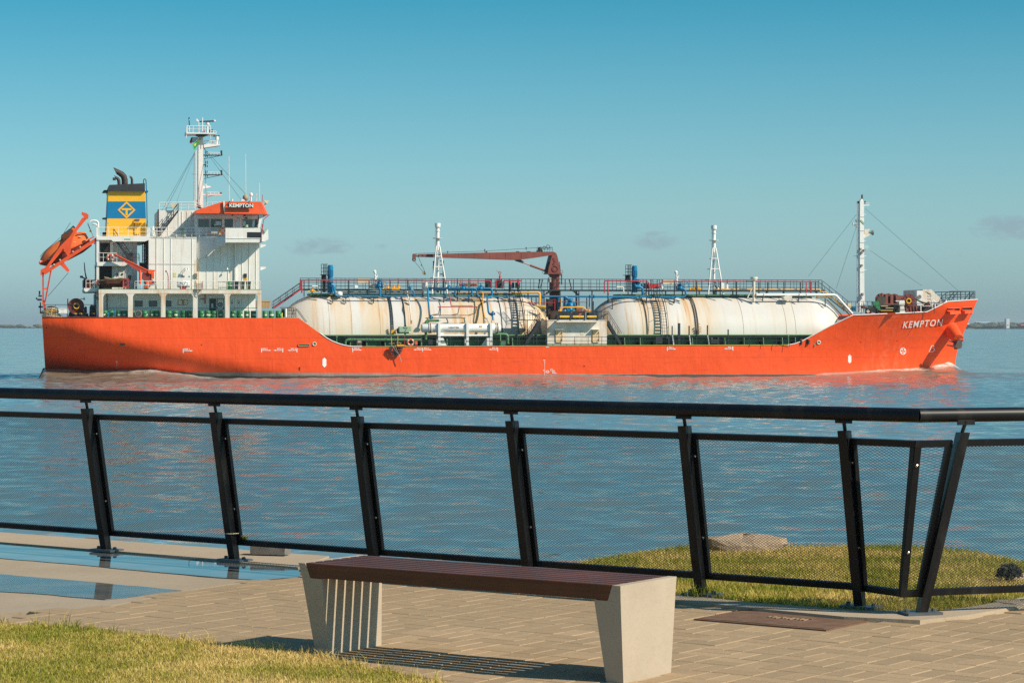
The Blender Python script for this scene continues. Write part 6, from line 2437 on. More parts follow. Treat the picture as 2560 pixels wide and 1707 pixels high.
def make_barrel():
    e = ship_thing('steel_drum', '', 'drum', (0, 0, 0), 'green oil drums along the ship\'s side')
    r, h = BR_, BH_
    prof_ = [(0, r * .97), (.02, r), (h * .32, r), (h * .335, r * 1.035), (h * .355, r), (h * .645, r), (h * .66, r * 1.035), (h * .68, r), (h - .02, r), (h, r * .98), (h - .004, r * .93), (h - .03, r * .9)]
    MB().lathe((0, 0, 0), 'z', prof_, 18).build('drum_body', green_b, e)
    MB().lathe((.1, -.05, h - .032), 'z', [(0, .04), (.02, .04)], 8).build('bung', navy, e)
    return e


drum0 = make_barrel()
first = True
rsd = random.Random(21)
lab_m = paint('drum_label', (.62, .60, .42), .6, .3, scale=9)
red_m = paint('drum_red_label', (.52, .12, .05), .6)
ri = 0
for bay, items in bays:
    for k, (c, u) in enumerate(items):
        p = q(c, u, 1404, -7.05)
        p.z = ZP
        p.y = -7.05 + rsd.uniform(-.05, .05)
        label = 'green steel drum, %s from the stern in the %s' % (ORD[k], bay)
        w = SHIP_M @ p
        d_ = drum0 if first else copy_thing(drum0, w, label, TH + rsd.uniform(-2, 2))
        if first:
            drum0.location = w; drum0['label'] = label
            first = False
            d_ = drum0
        lb = rsd.random()
        if lb < .75:
            m = MB()
            n_ = 5
            a0 = -math.pi / 2 + rsd.uniform(-.35, .25) + TH * 0
            v = []
            z0, z1 = BH_ * .38, BH_ * .58
            for i in range(n_ + 1):
                a = a0 - .4 + .8 * i / n_
                v += [(math.cos(a) * (BR_ + .006), math.sin(a) * (BR_ + .006), z0), (math.cos(a) * (BR_ + .006), math.sin(a) * (BR_ + .006), z1)]
            m.add(v, [(2 * i, 2 * i + 2, 2 * i + 3, 2 * i + 1) for i in range(n_)])
            o = m.build('paper_label', lab_m if lb < .6 else gal_w, d_)
            o.rotation_euler = (0, 0, TH - d_.rotation_euler.z)
p = q('c3', 1166, 988, -7.2); p.z = b_z = q('c3', 1166, 992, -8).z + .06
for nm, k in (('lower', 0), ):
    w = SHIP_M @ Vector((p.x, p.y, p.z))
    copy_thing(drum0, w, 'green steel drum standing on the upper deck between white chest and bins', 1.0)

# tyre fender before the second bay
e = ship_thing('tyre_fender', 'grey rubber tyre leaning among the green drums of the second bay', 'tyre', q('c2', 1722, 1352, -7.5))
MB().ring((0, 0, 0), 'y', .30, .105, 24, 8).build('tyre', paint('worn_rubber', (.15, .13, .12), .8, .25), e)
MB().ring((0, -.09, 0), 'y', .22, .02, 20, 5).build('bead', rubber, e)
for u, v, l_ in ((1272, 1345, 'blue hydrant valve beside the first green drums at the stern end'), (1370, 1320, 'blue valve with a square head between drums of the aftmost bay')):
    p = q('c2', u, v, -7.5)
    e = ship_thing('hydrant_valve', l_, 'valve', p)
    m = MB().V('c2', u, v, 1404, 7, -7.5, 8); m.build('stem', blue, e, p)
    m = MB().B('c2', u - 14, v - 10, u + 14, v + 18, -7.65, -7.4); m.build('valve_head', blue, e, p)
# mooring ropes, box on the aft deck
rp = q('c2', 400, 1402, -6)
e = ship_thing('rope_pile', 'untidy pile of pale mooring rope on the aft deck under the ramp leg', 'rope', rp)
m = MB()
rs = random.Random(2)
for k in range(16):
    R = rs.uniform(.28, .62)
    zz = .06 + .055 * k
    cx_, cy_ = rs.uniform(-.2, .2), rs.uniform(-.2, .2)
    ph = rs.uniform(0, 6)
    shr = 1.25 - k * .035
    pts = [(cx_ + math.cos(a) * R * 1.35 * shr, cy_ + math.sin(a) * R * shr, zz + .06 * math.sin(2 * a + ph)) for a in [2 * math.pi * i / 16 for i in range(16)]]
    m.tube(pts, .045, 5, closed=True)
m.build('coil', rope_m, e)
m = MB().tube([(.05, -.7, .05), (.1, -.75, .5), (.15, -.6, .95)], .05, 5); m.tube([(-.5, -.72, .55), (.6, -.74, .6)], .05, 5); m.build('lashing', paint('orange_rope', (.62, .32, .06), .8), e)
for nm, lab, c, u0, v0, u1, v1, y, mt, cat in (('deck_chest', 'white chest with faint lettering on the aft deck before the winch', 'c2', 524, 1268, 662, 1352, -6.2, white_c, 'chest'),):
    p = q(c, (u0 + u1) / 2, v1, y)
    e = ship_thing(nm, lab, cat, p)
    MB().B(c, u0, v0 + 10, u1, v1, y - .3, y + .3).build('body', mt, e, p)
    MB().B(c, u0 - 3, v0, u1 + 3, v0 + 9, y - .33, y + .33).build('lid', mt, e, p)
    for k, (a0, a1, vv) in enumerate(((555, 610, 1290), (585, 592, 1312), (560, 615, 1330))):
        MB().B(c, a0, vv, a1, vv + 6, y - .306, y - .3).build('faded_print', paint('faded_red', (.62, .36, .34), .7), e, p)
    m = MB()
    for uu in (540, 650):
        m.B(c, uu - 4, v1, uu + 4, 1402, y - .2, y + .2)
    m.build('stand', navy, e, p)
e = ship_thing('covered_reel', 'dark canvas covered reel on the aft deck behind the rope pile', 'reel', q('c2', 410, 1300, -4))
m = MB().ball((0, 0, .1), .62, 12, 8, (1.05, .8, .55)); m.build('cover', paint('dark_canvas', (.018, .024, .03), .85), e)
m = MB().box(-.5, -.3, -.7, .5, .3, .1); m.build('frame', navy, e)
p = q('c2', 978, 962, -5.6)
for k, (u, l_) in enumerate(((962, 'orange red steel drum behind the white rail of the stern platform, nearer the stern'), (1000, 'orange red steel drum beside the heap of rope on the stern platform'))):
    p = q('c2', u, 966, -5.4 + .4 * k)
    e = ship_thing('steel_drum', l_, 'drum', p, 'orange drums on the stern platform')
    MB().lathe((0, 0, 0), 'z', [(0, .19), (.24, .19), (.25, .2), (.27, .19), (.5, .19), (.51, .2), (.53, .19), (.78, .19), (.8, .17)], 14).build('drum_body', paint('drum_orange_red', (.50, .06, .03), .5, .2), e)
    MB().lathe((0.05, 0, .8), 'z', [(0, .03), (.02, .03)], 6).build('bung', navy, e)
p = q('c2', 1065, 964, -5.9)
e = ship_thing('rope_heap', 'heap of tangled pale rope on the stern platform behind the rail', 'rope', p)
m = MB()
for k in range(9):
    R = rs.uniform(.16, .34)
    m.tube([(math.cos(a) * R * 1.1, math.sin(a) * R * .6, .05 + .05 * k + .08 * math.sin(2 * a + k)) for a in [2 * math.pi * i / 12 for i in range(12)]], .028, 5, closed=True)
m.build('coil', rope_m, e)

# upper deck: life raft, ladder roll, chest, bins
p = q('c3', 472, 985, -7.5)
e = ship_thing('liferaft_canister', 'white life raft canister with black straps on a red cradle', 'life raft', p)
c0, c1 = q('c3', 376, 905, -7.5), q('c3', 570, 905, -7.5)
r = .34
m = MB().lathe((c0.x, -7.5, c0.z), 'x', [(0, r * .72), (.06, r), (.55, r * 1.0), (.60, r * 1.06), (.74, r * 1.06), (.78, r), (c1.x - c0.x - .06, r), (c1.x - c0.x, r * .72)], 16)
m.build('canister', white_c, e, p)
m = MB().T('c3', [(434, 862), (482, 945)], -7.86, 4, 5); m.T('c3', [(512, 862), (468, 945)], -7.86, 4, 5)
m.build('strap', navy, e, p)
m = MB().E('c3', [(420, 950), (520, 950), (520, 962), (510, 985), (428, 985), (420, 962)], -7.8, -7.2); m.build('cradle', paint('cradle_red', (.46, .07, .07), .5), e, p)
p = q('c3', 715, 930, -8.15)
e = ship_thing('rolled_ladder', 'rolled rope pilot ladder hanging over the deck edge above a gallery pillar', 'ladder', p)
m = MB()
for k in range(6):
    v0 = 892 + 17 * k
    m.E('c3', [(668 + 4 * (k % 2), v0), (760 + 5 * (k % 2), v0 + 4), (760, v0 + 13), (672, v0 + 10)], -8.25, -8.02)
m.build('ladder_tread', paint('worn_tread', (.22, .18, .15), .8, .4), e, p)
m = MB().T('c3', [(680, 1000), (690, 1045), (720, 1064), (740, 1040), (744, 985)], -8.2, 5, 5); m.T('c3', [(690, 990), (705, 1025), (725, 1020), (735, 990)], -8.2, 4, 5); m.build('rope_loop', rope_m, e, p)
m = MB().T('c3', [(660, 862), (664, 985)], -8.0, 5, 5); m.T('c3', [(760, 862), (768, 985)], -8.0, 5, 5); m.build('stanchion', red, e, p)
p = q('c3', 1062, 988, -7.2)
e = ship_thing('deck_chest', 'cream chest on the upper deck left of the upright green drum', 'chest', p)
MB().B('c3', 1004, 868, 1120, 988, -7.4, -6.9).build('body', white, e, p)
MB().B('c3', 1000, 862, 1124, 870, -7.45, -6.88).build('lid', white_c, e, p)
for u0, u1, mt, lab in ((1236, 1308, paint('bin_navy', (.018, .03, .06), .5), 'dark blue wheelie bin on the upper deck by the bridge front'),
                        (1326, 1398, paint('bin_green', (.055, .075, .04), .5), 'olive green wheelie bin next to the dark blue one'),
                        (1424, 1490, paint('bin_green', (.055, .075, .04), .5), 'olive green wheelie bin farthest forward, by the rusty front edge')):
    p = q('c3', (u0 + u1) / 2, 988, -7.3)
    e = ship_thing('wheelie_bin', lab, 'bin', p, 'wheelie bins on the upper deck')
    MB().E('c3', [(u0 + 8, 980), (u1 - 8, 980), (u1, 884), (u0, 884)], -7.6, -7.0).build('body', mt, e, p)
    MB().E('c3', [(u0 - 4, 884), (u1 + 4, 884), (u1 + 2, 866), (u0 + 2, 866)], -7.64, -6.96).build('lid', mt, e, p)
    for uu in (u0 + 16, u1 - 16):
        MB().D('c3', uu, 982, 7, -7.62, -7.55, 10).build('wheel', rubber, e, p)
# crate and deck clutter at the foot of the catwalk stair
p = q('c3', 1712, 1268, -5)
e = ship_thing('wooden_crate', 'tan wooden crate behind the foremost gallery pillar', 'crate', p)
a, b_ = q('c3', 1645, 1268, -5), q('c3', 1785, 1158, -5)
nb_ = 6
for k in range(nb_):
    x0 = a.x + (b_.x - a.x) * k / nb_
    x1 = a.x + (b_.x - a.x) * (k + 1) / nb_ - .02
    MB().box(x0, -5.02, a.z, x1, -4.98, b_.z).build('plank', wood_c, e, p)
m = MB().box(a.x, -4.97, a.z, b_.x, -4.0, b_.z - .01); m.build('box', wood_c, e, p)
m = MB().box(a.x - .02, -5.06, b_.z - .08, b_.x + .02, -5.025, b_.z + .02); m.build('top_batten', wood_c, e, p)
MB().B('c3', 1546, 1156, 1592, 1268, -5.2, -4.4).build('deck_locker', paint('drab_locker', (.20, .17, .13), .6), ship)
m = MB().V('c3', 2018, 1278, 1404, 18, -7.4, 10); m.build('white_bollard', white_c, ship)
m = MB().B('c3', 1955, 1275, 2008, 1404, -7.2, -6.8); m.build('deck_cabinet', navy, ship)
m = MB().V('c3', 1958, 1340, 1404, 10, -7.5, 8); m.build('yellow_post', paint('hi_vis_yellow', (.62, .66, .05), .5), ship)

# flags
for nm, lab, polys in (('flag', 'green and yellow flag with a blue disc flying from the radar mast', (('cloth', [(404, 325), (398, 350), (375, 390), (350, 430), (334, 470), (312, 462), (295, 400), (330, 372), (370, 345)], paint('flag_green', (.05, .33, .10), .8), -1.05),
                                                                                                     ('lozenge', [(392, 345), (372, 385), (345, 424), (318, 418), (322, 402), (352, 372), (380, 348)], paint('flag_yellow', (.72, .58, .05), .8), -1.09),
                                                                                                     ('disc', [(374, 380), (372, 405), (356, 412), (352, 398)], paint('flag_blue', (.02, .10, .36), .8), -1.12))),
                       ('flag', 'maroon and pale grey flag behind the green one on the radar mast', (('cloth', [(300, 308), (370, 312), (368, 336), (330, 368), (292, 390), (296, 350)], paint('flag_grey', (.42, .44, .45), .8), -.9),
                                                                                                    ('fly', [(300, 308), (292, 312), (282, 314), (274, 340), (262, 372), (270, 388), (290, 391), (297, 350)], paint('flag_maroon', (.10, .03, .05), .8), -.93)))):
    base = q('c4', 404, 330, -1)
    e = ship_thing(nm, lab, 'flag', base)
    for pn, pts, mt, y in polys:
        w = [q('c4', u, v, y) for u, v in pts]
        m = MB()
        m.prism([(p.x, p.z) for p in w], y, y + .02)
        m.v = [(a, b_ + .10 * math.sin(a * 4 + c * 3), c) for a, b_, c in m.v]
        m.build(pn, mt, e, base)

# ================================================================== CARGO TANKS
ZT = P(1270, 847, 0).z
RT = 4.67
TANKS = [(P(800, 800, 0).x, P(1276, 800, 0).x), (P(1568, 800, 0).x, P(2003, 800, 0).x)]
LHEAD = 4.75


def tank_profile(x0, x1, R):
    pr = []
    for k in range(13):
        a = math.pi / 2 * k / 12
        pr.append((x0 - LHEAD * math.cos(a), max(.02, R * math.sin(a))))
    for k in range(1, 8):
        pr.append((x0 + (x1 - x0) * k / 8, R))
    for k in range(13):
        a = math.pi / 2 * k / 12
        pr.append((x1 + LHEAD * math.sin(a), max(.02, R * math.cos(a))))
    return pr


tanks = []
for i, (x0, x1) in enumerate(TANKS):
    o = MB().lathe((0, 0, ZT), 'x', tank_profile(x0, x1, RT), 96).build('cargo_tank', tank_m, ship)
    o['label'] = ['after cargo tank, more streaked with rust', 'forward cargo tank, whiter towards the bow'][i]
    tanks.append(o)
seam_m = paint('tank_seam', (.42, .36, .29), .6, .2)
for px, ti, r, mt in ((815, 0, .02, seam_m), (870, 0, .02, seam_m), (940, 0, .018, seam_m), (1196, 0, .06, navy), (1240, 0, .06, navy), (1640, 1, .02, seam_m), (1588, 1, .02, seam_m), (1836, 1, .02, seam_m), (1942, 1, .02, seam_m), (1965, 1, .018, seam_m)):
    x = P(px, 740, -1).x
    (x0, x1) = TANKS[ti]
    R = RT if x0 <= x <= x1 else RT * math.sqrt(max(0, 1 - (max(x0 - x, x - x1) / LHEAD) ** 2))
    MB().ring((x, 0, ZT), 'x', R + .01, r, 72, 5).build('weld_seam' if mt is seam_m else 'tank_band', mt, tanks[ti])
for px, ti in ((970, 0), (974.5, 0), (1005, 0), (1724.5, 1), (1730, 1), (1604, 1)):
    x = P(px, 742, -2).x
    m = MB().ring((x, 0, ZT), 'x', RT + .09, .045, 60, 6, 1.75, math.pi * 1.02)
    m.build('tank_pipe', navy, tanks[ti])
# piping tails and valves on the shell
for c, u, v0, v1 in (('c6', 1884, 1010, 1145), ('c6', 2166, 940, 1000), ('d3', 1358, 960, 1130), ('d3', 1384, 1020, 1130)):
    m = MB()
    for k in range(4):
        vv = v0 + (v1 - v0) * (k + .5) / 4
        m.B(c, u - 11, vv - 6, u + 11, vv + 6, -5.05, -4.85)
    m.build('tank_valve', paint('rusty_valve', (.40, .20, .07), .7, .3), ship)
m = MB().E('c6', [(1878, 1084), (1942, 1082), (1936, 1110), (1946, 1146), (1868, 1146), (1872, 1110)], -5.4, -5.0); m.build('valve_guard', yellow, ship)
m = MB().E('c6', [(1946, 1080), (1990, 1040), (1990, 1140), (1962, 1140)], -5.3, -5.1); m.build('valve_plate', paint('drab_plate', (.14, .12, .10), .7), ship)
m = MB().B('c6', 1992, 1038, 2164, 1118, -6.1, -5.3)
gc = m.build('green_cabinet', green_l, ship)
MB().B('c6', 1996, 1118, 2160, 1140, -6.0, -5.4).build('cabinet_base', green, gc)
MB().B('c6', 2132, 1112, 2158, 1132, -6.16, -6.02).build('cabinet_lamp', white_c, gc)
MB().T('c6', [(2050, 1050), (2075, 1062), (2110, 1050), (2070, 1110)], -6.13, 4, 5).build('cabinet_cable', navy, gc)
# sprinkler pipes hung on the after tank
m = MB()
for pts in ([(450, 1385), (540, 1370), (558, 1275)], [(718, 1388), (810, 1368), (830, 1272)], [(965, 1388), (1050, 1362), (1075, 1268)]):
    m.T('c7', pts, -5.05, 7, 6)
m.T('c7', [(450, 1386), (985, 1390)], -5.05, 5, 5)
m.build('sprinkler_bracket', paint('brown_pipe', (.15, .075, .045), .6), ship)
m = MB().T('c7', [(530, 1272), (1085, 1272)], -5.0, 7, 6); m.T('c7', [(682, 1065), (716, 1255)], [-3.2, -4.8], 7, 6); m.build('sprinkler_pipe', red, ship)
m = MB().T('c7', [(715, 1256), (1020, 1258)], -4.9, 5, 5); m.build('sprinkler_pipe', paint('brown_pipe', (.15, .075, .045), .6), ship)

# cradle of the tanks and the deck edge beneath them
xa, xb = P(812, 850, -6.6).x, P(2052, 850, -6.6).x
z_sh = P(1300, 836.5, -6.8).z
m = MB().box(xa - 4, -6.9, z_sh - .10, xb, 6.9, z_sh)
shelf = m.build('tank_cradle', paint('shelf_green', (.15, .25, .13), .6, .15), ship)
MB().box(xa - 4, -6.75, z_sh - .32, xb, 6.75, z_sh - .101).build('cradle_shade_band', paint('shelf_shade_green', (.022, .045, .030), .6, .2), shelf)  # dark strip painted for the shade under the shelf's overhang
MB().box(xa - 4, -6.15, ZM, xb, 6.15, z_sh - .321).build('cradle_wall', paint('cradle_green', (.062, .165, .085), .6, .2), shelf)
brk_m = paint('bracket_green', (.14, .26, .13), .6, .15)
for c, us_ in (('c6', (930, 1270, 1510, 1780, 2310)), ('d1', (150,)), ('d3', (142, 398, 640, 1250, 1570, 1780, 2095)), ('d4', (265, 580, 890, 1102, 1410))):
    for u in us_:
        p = q(c, u, 1200, -6.9)
        m = MB()
        x, t_ = p.x, .03
        v = [(x - t_, -6.86, z_sh - .33), (x - t_, -6.16, z_sh - .33), (x - t_, -6.16, ZM), (x - t_, -7.05, ZM)]
        v += [(a + 2 * t_, b_, c_2) for a, b_, c_2 in v]
        m.add(v, [(0, 3, 2, 1), (4, 5, 6, 7), (0, 4, 7, 3), (1, 2, 6, 5), (0, 1, 5, 4), (2, 3, 7, 6)])
        m.build('cradle_bracket', brk_m, shelf)
        MB().D(c, u - 38, 1296, 40, -6.2, -6.155, 16).build('drain_hole_or_shade', dark, shelf)  # dark disc painting the bracket's shadow on the cradle wall
# deck edge rail
m = MB()
for c, pts in (('c6', [(1130, 1212), (2352, 1216)]), ('c8', [(0, 1015), (2138, 1020)]), ('d1', [(0, 1155), (2138, 1158)]), ('d3', [(0, 1240), (2352, 1244)])):
    pass
za, zb_ = P(1300, 842.3, -7.92).z, P(1300, 852, -7.92).z
x0, x1 = P(862, 850, -7.92).x, P(1990, 850, -7.92).x
m.tube([(x0, -7.92, za), (x1, -7.92, za)], .028, 5); m.tube([(x0, -7.92, zb_), (x1, -7.92, zb_)], .02, 5)
for k in range(33):
    x = x0 + (x1 - x0) * (k + .5) / 33
    m.tube([(x, -7.92, ZM), (x, -7.92, za)], .026, 5)
m.build('deck_edge_railing', navy, ship)
# deck line pipes
m = MB().T('c6', [(1195, 1300), (1198, 1262), (1212, 1236), (1240, 1228), (2300, 1232)], -7.0, 19, 12)
m.build('deck_pipe', paint('pipe_green', (.085, .20, .085), .5, .15), ship)
for u in (1322, 1545, 1610, 1800, 1960):
    m = MB(); p = q('c6', u, 1229, -7.0)
    m.lathe((p.x, -7.0, p.z), 'x', [(-.05, .17), (.05, .17)], 12); m.build('pipe_flange', green, ship)
MB().B('c6', 1365, 1222, 1440, 1320, -7.4, -7.15).build('deck_cabinet', paint('brown_cabinet', (.13, .09, .06), .6), ship)
for vv in (1243, 1262):
    MB().B('c6', 1380, vv, 1425, vv + 7, -7.42, -7.4).build('cabinet_label', gal_w, ship)
m = MB().V('c6', 1066, 1190, 1310, 10, -7.0, 8); m.ball(q('c6', 1066, 1192, -7), .13, 10, 6); m.build('air_pipe', green, ship)
m = MB().V('d4', 985, 1165, 1310, 8, -7.1, 8); m.ball(q('d4', 985, 1178, -7.1), .09, 8, 6); m.build('air_pipe', brk_m, ship)
p = q('c6', 2240, 1300, -7.95)
e = ship_thing('fire_extinguisher', 'small red box extinguisher hung on the deck rail beside the lifebuoy', 'extinguisher', p)
MB().B('c6', 2222, 1248, 2256, 1304, -8.0, -7.9).build('body', paint('signal_orange', (.70, .11, .05), .5), e, p)
MB().B('c6', 2228, 1238, 2248, 1247, -7.98, -7.92).build('cap', navy, e, p)
for c, u in (('d4', 1188), ('d4', 1310)):
    m = MB().V(c, u, 1235, 1310, 24, -7.2, 14); o = m.build('mooring_bollard', rubber, ship)
    MB().V(c, u, 1228, 1236, 30, -7.2, 14).build('bollard_cap', paint('rust_cap', (.30, .20, .13), .7), o)
# pilot ladder and gangway pieces hanging over the side
p0 = on_hull(975, 866, .05)
base = Vector((p0.x, -8.1, p0.z))
e = ship_thing('boarding_ladder', 'dark folded boarding ladder hanging over the orange side amidships', 'ladder', base)
lm = paint('ladder_dark', (.035, .028, .028), .6, .3)
YLd = -8.35
m = MB()
for a_, b2 in (((890, 545), (860, 660)), ((950, 540), (900, 690)), ((960, 565), (1060, 690)), ((1005, 640), (940, 720)), ((870, 650), (1010, 790)), ((1060, 690), (1075, 800)), ((1000, 600), (1080, 780))):
    m.beam(q('e3', *a_, YLd), q('e3', *b2, YLd), .16, .10)
m.E('e3', [(870, 540), (945, 540), (930, 640), (880, 660)], YLd + .05, YLd + .12)
m.E('e3', [(940, 700), (1000, 690), (1050, 780), (1010, 800)], YLd + .05, YLd + .12)
m.build('folded_frame', lm, e, base)
for k, v in enumerate((560, 640, 710, 770)):
    MB().E('e3', [(1105 + 12 * k, v - 12 - 10 + 18 * 0), (1262 - 22 * k, v - 6), (1250 - 22 * k, v + 8), (1110 + 12 * k, v)], YLd - .1, YLd + .15).build('ladder_tread', paint('tread_rust', (.20, .10, .07), .7, .3), e, base)
m = MB().E('e3', [(1110, 545), (1280, 540), (1215, 720), (1150, 780), (1125, 690)], YLd + .16, YLd + .2); m.build('ladder_apron', paint('ladder_maroon', (.13, .032, .028), .6, .2), e, base)
m = MB().T('e3', [(960, 540), (1060, 690), (1130, 770)], YLd - .06, 7, 6); m.T('e3', [(1140, 780), (1212, 980)], YLd - .06, 12, 6); m.T('e3', [(1030, 500), (1090, 680), (1150, 790)], YLd - .08, 7, 6)
m.build('side_rope', paint('grey_rope', (.34, .30, .25), .8), e, base)
m = MB().T('e3', [(915, 250), (935, 540)], -7.95, 10, 6); m.T('e3', [(1110, 230), (1105, 480)], -7.95, 10, 6); m.E('e3', [(1085, 488), (1280, 488), (1290, 522), (1085, 530)], -8.3, -7.8)
m.E('e3', [(1280, 500), (1360, 505), (1355, 530), (1280, 524)], -8.1, -7.9)
m.build('gate_post', yellow, e, base)
m = MB().T('e3', [(850, 455), (1020, 450)], -8.2, 8, 6); m.T('e3', [(1070, 430), (1220, 440)], -8.2, 8, 6); m.T('e3', [(1160, 420), (1200, 475)], -8.2, 8, 6); m.build('hand_hold', paint('grey_rope', (.34, .30, .25), .8), e, base)
m = MB().T('e3', [(1310, 230), (1308, 490)], -7.9, 9, 6); m.build('red_post', red, ship)

# ================================================================== CATWALK
ZW = P(1300, 724, 0).z
xw0, xw1 = q('c6', 548, 480, 0).x, q('d4', 1535, 410, 0).x
m = MB().box(xw0, -1.15, ZW - .14, xw1, 1.15, ZW)
cat_ = m.build('catwalk', navy, ship)
for y in (-1.1, 1.1):
    zt = P(1300, 697.5, y).z
    # the rail stops at the pump towers and ladders on this side
    segs = [(xw0, xw1, 60)] if y > 0 else [(q('c6', 530, 330, y).x, q('d2', 895, 958, y).x, 44), (q('d2', 985, 958, y).x, q('d4', 1530, 258, y).x, 26)]
    for (a, b2, n_) in segs:
        m = MB()
        m.tube([(a, y, zt), (b2, y, zt)], .035, 6)
        m.tube([(a, y, ZW + (zt - ZW) * .6), (b2, y, ZW + (zt - ZW) * .6)], .02, 5); m.tube([(a, y, ZW + (zt - ZW) * .28), (b2, y, ZW + (zt - ZW) * .28)], .02, 5)
        for k in range(n_ + 1):
            x = a + (b2 - a) * k / n_
            m.tube([(x, y, ZW), (x, y, zt)], .026, 5)
        m.build('catwalk_railing', navy, cat_)
for px in list(range(780, 1300, 46)) + list(range(1320, 1560, 40)) + list(range(1580, 2050, 42)):
    for y in (-1.05, 1.05):
        x = P(px, 730, y).x
        zb = ZW - .9
        for (x0, x1) in TANKS:
            if x0 - LHEAD < x < x1 + LHEAD:
                dx_ = max(x0 - x, x - x1, 0)
                R = RT * math.sqrt(max(0, 1 - (dx_ / LHEAD) ** 2))
                zb = ZT + math.sqrt(max(0, R * R - y * y)) - .05
        if 1376 < px < 1480:
            zb = ZM
        MB().box(x - .06, y - .05, zb, x + .06, y + .05, ZW - .141).build('catwalk_leg', navy, cat_)
m = MB()
for (x0, x1) in TANKS:
    m.box(x0 - 1.2, -1.6, ZT + RT - .12, x1 + 1.0, 1.6, ZT + RT + .10)
m.build('tank_top_walk', green, ship)
# heavy frames standing on the tank shoulder that carry the deck piping
fr_px = [('c6', 590, 360, 600), ('c6', 840, 360, 590), ('c6', 1240, 350, 590), ('c6', 1545, 350, 575), ('c6', 1855, 350, 570), ('c6', 2118, 350, 480), ('c7', 490, 880, 1110), ('c7', 615, 880, 1265), ('c7', 805, 880, 1190), ('c7', 966, 880, 1260), ('c7', 1375, 1130, 1320), ('c7', 1530, 880, 1290),
         ('d3', 200, 260, 510), ('d3', 955, 270, 640), ('d3', 500, 260, 640), ('d3', 1320, 270, 530), ('d3', 1705, 280, 530), ('d3', 1972, 280, 530), ('d4', 508, 300, 500), ('d4', 652, 300, 470), ('d4', 918, 290, 480), ('d4', 1185, 300, 480), ('d4', 1430, 300, 470), ('d4', 140, 290, 530)]
for c, u, v0, v1 in fr_px:
    m = MB().E(c, [(u - 6, v0), (u + 6, v0), (u + 6, v1), (u - 6, v1)], -2.65, -2.5)
    m.build('pipe_stand', navy, ship)
for c, u, v0, v1 in (('c6', 1205, 600, 695), ('c6', 1012, 600, 690), ('c6', 1612, 600, 692), ('c6', 2138, 620, 720), ('d3', 950, 555, 648), ('d3', 498, 560, 640), ('d2', 308, 1240, 1408), ('d3', 1110, 555, 590), ('d4', 570, 530, 600), ('d4', 1155, 525, 605), ('d4', 1590, 560, 700)):
    m = MB().E(c, [(u - 5, v0), (u + 5, v0), (u + 5, v1), (u - 5, v1)], -3.1, -2.95); m.beam(q(c, u - 45, v1 - 30, -3.0), q(c, u, v1, -3.05), .06)
    m.build('pipe_bracket', navy, ship)
for u, v0, v1 in ((612, 700, 700),):
    pass
# stairs at both ends
stair('stair', 'c6', (140, 765), (545, 485), -.9, 1.6, navy, 92, 16, 14)
m = MB().T('c6', [(545, 345), (535, 495), (400, 590), (135, 772)], -1.3, 11, 8); m.build('fire_main', red, ship)
stair('stair', 'd4', (1980, 760), (1545, 415), -1.0, 1.6, navy, 145, 14, 16)
m = MB().T('c6', [(232, 758), (440, 758), (440, 770)], -6.8, 5, 5)
for u in (340, 410, 440, 468):
    m.T('c6', [(u, 760), (u, 905)], -6.8, 5, 5)
m.T('c6', [(340, 800), (468, 800)], -6.8, 4, 5); m.T('c6', [(340, 845), (468, 845)], -6.8, 4, 5)
m.T('c6', [(468, 775), (610, 970)], -6.8, 5, 5); m.T('c6', [(490, 775), (630, 970)], -6.3, 4, 5); m.T('c6', [(405, 900), (440, 770)], -6.8, 4, 5)
m.build('poop_gate', navy, ship)

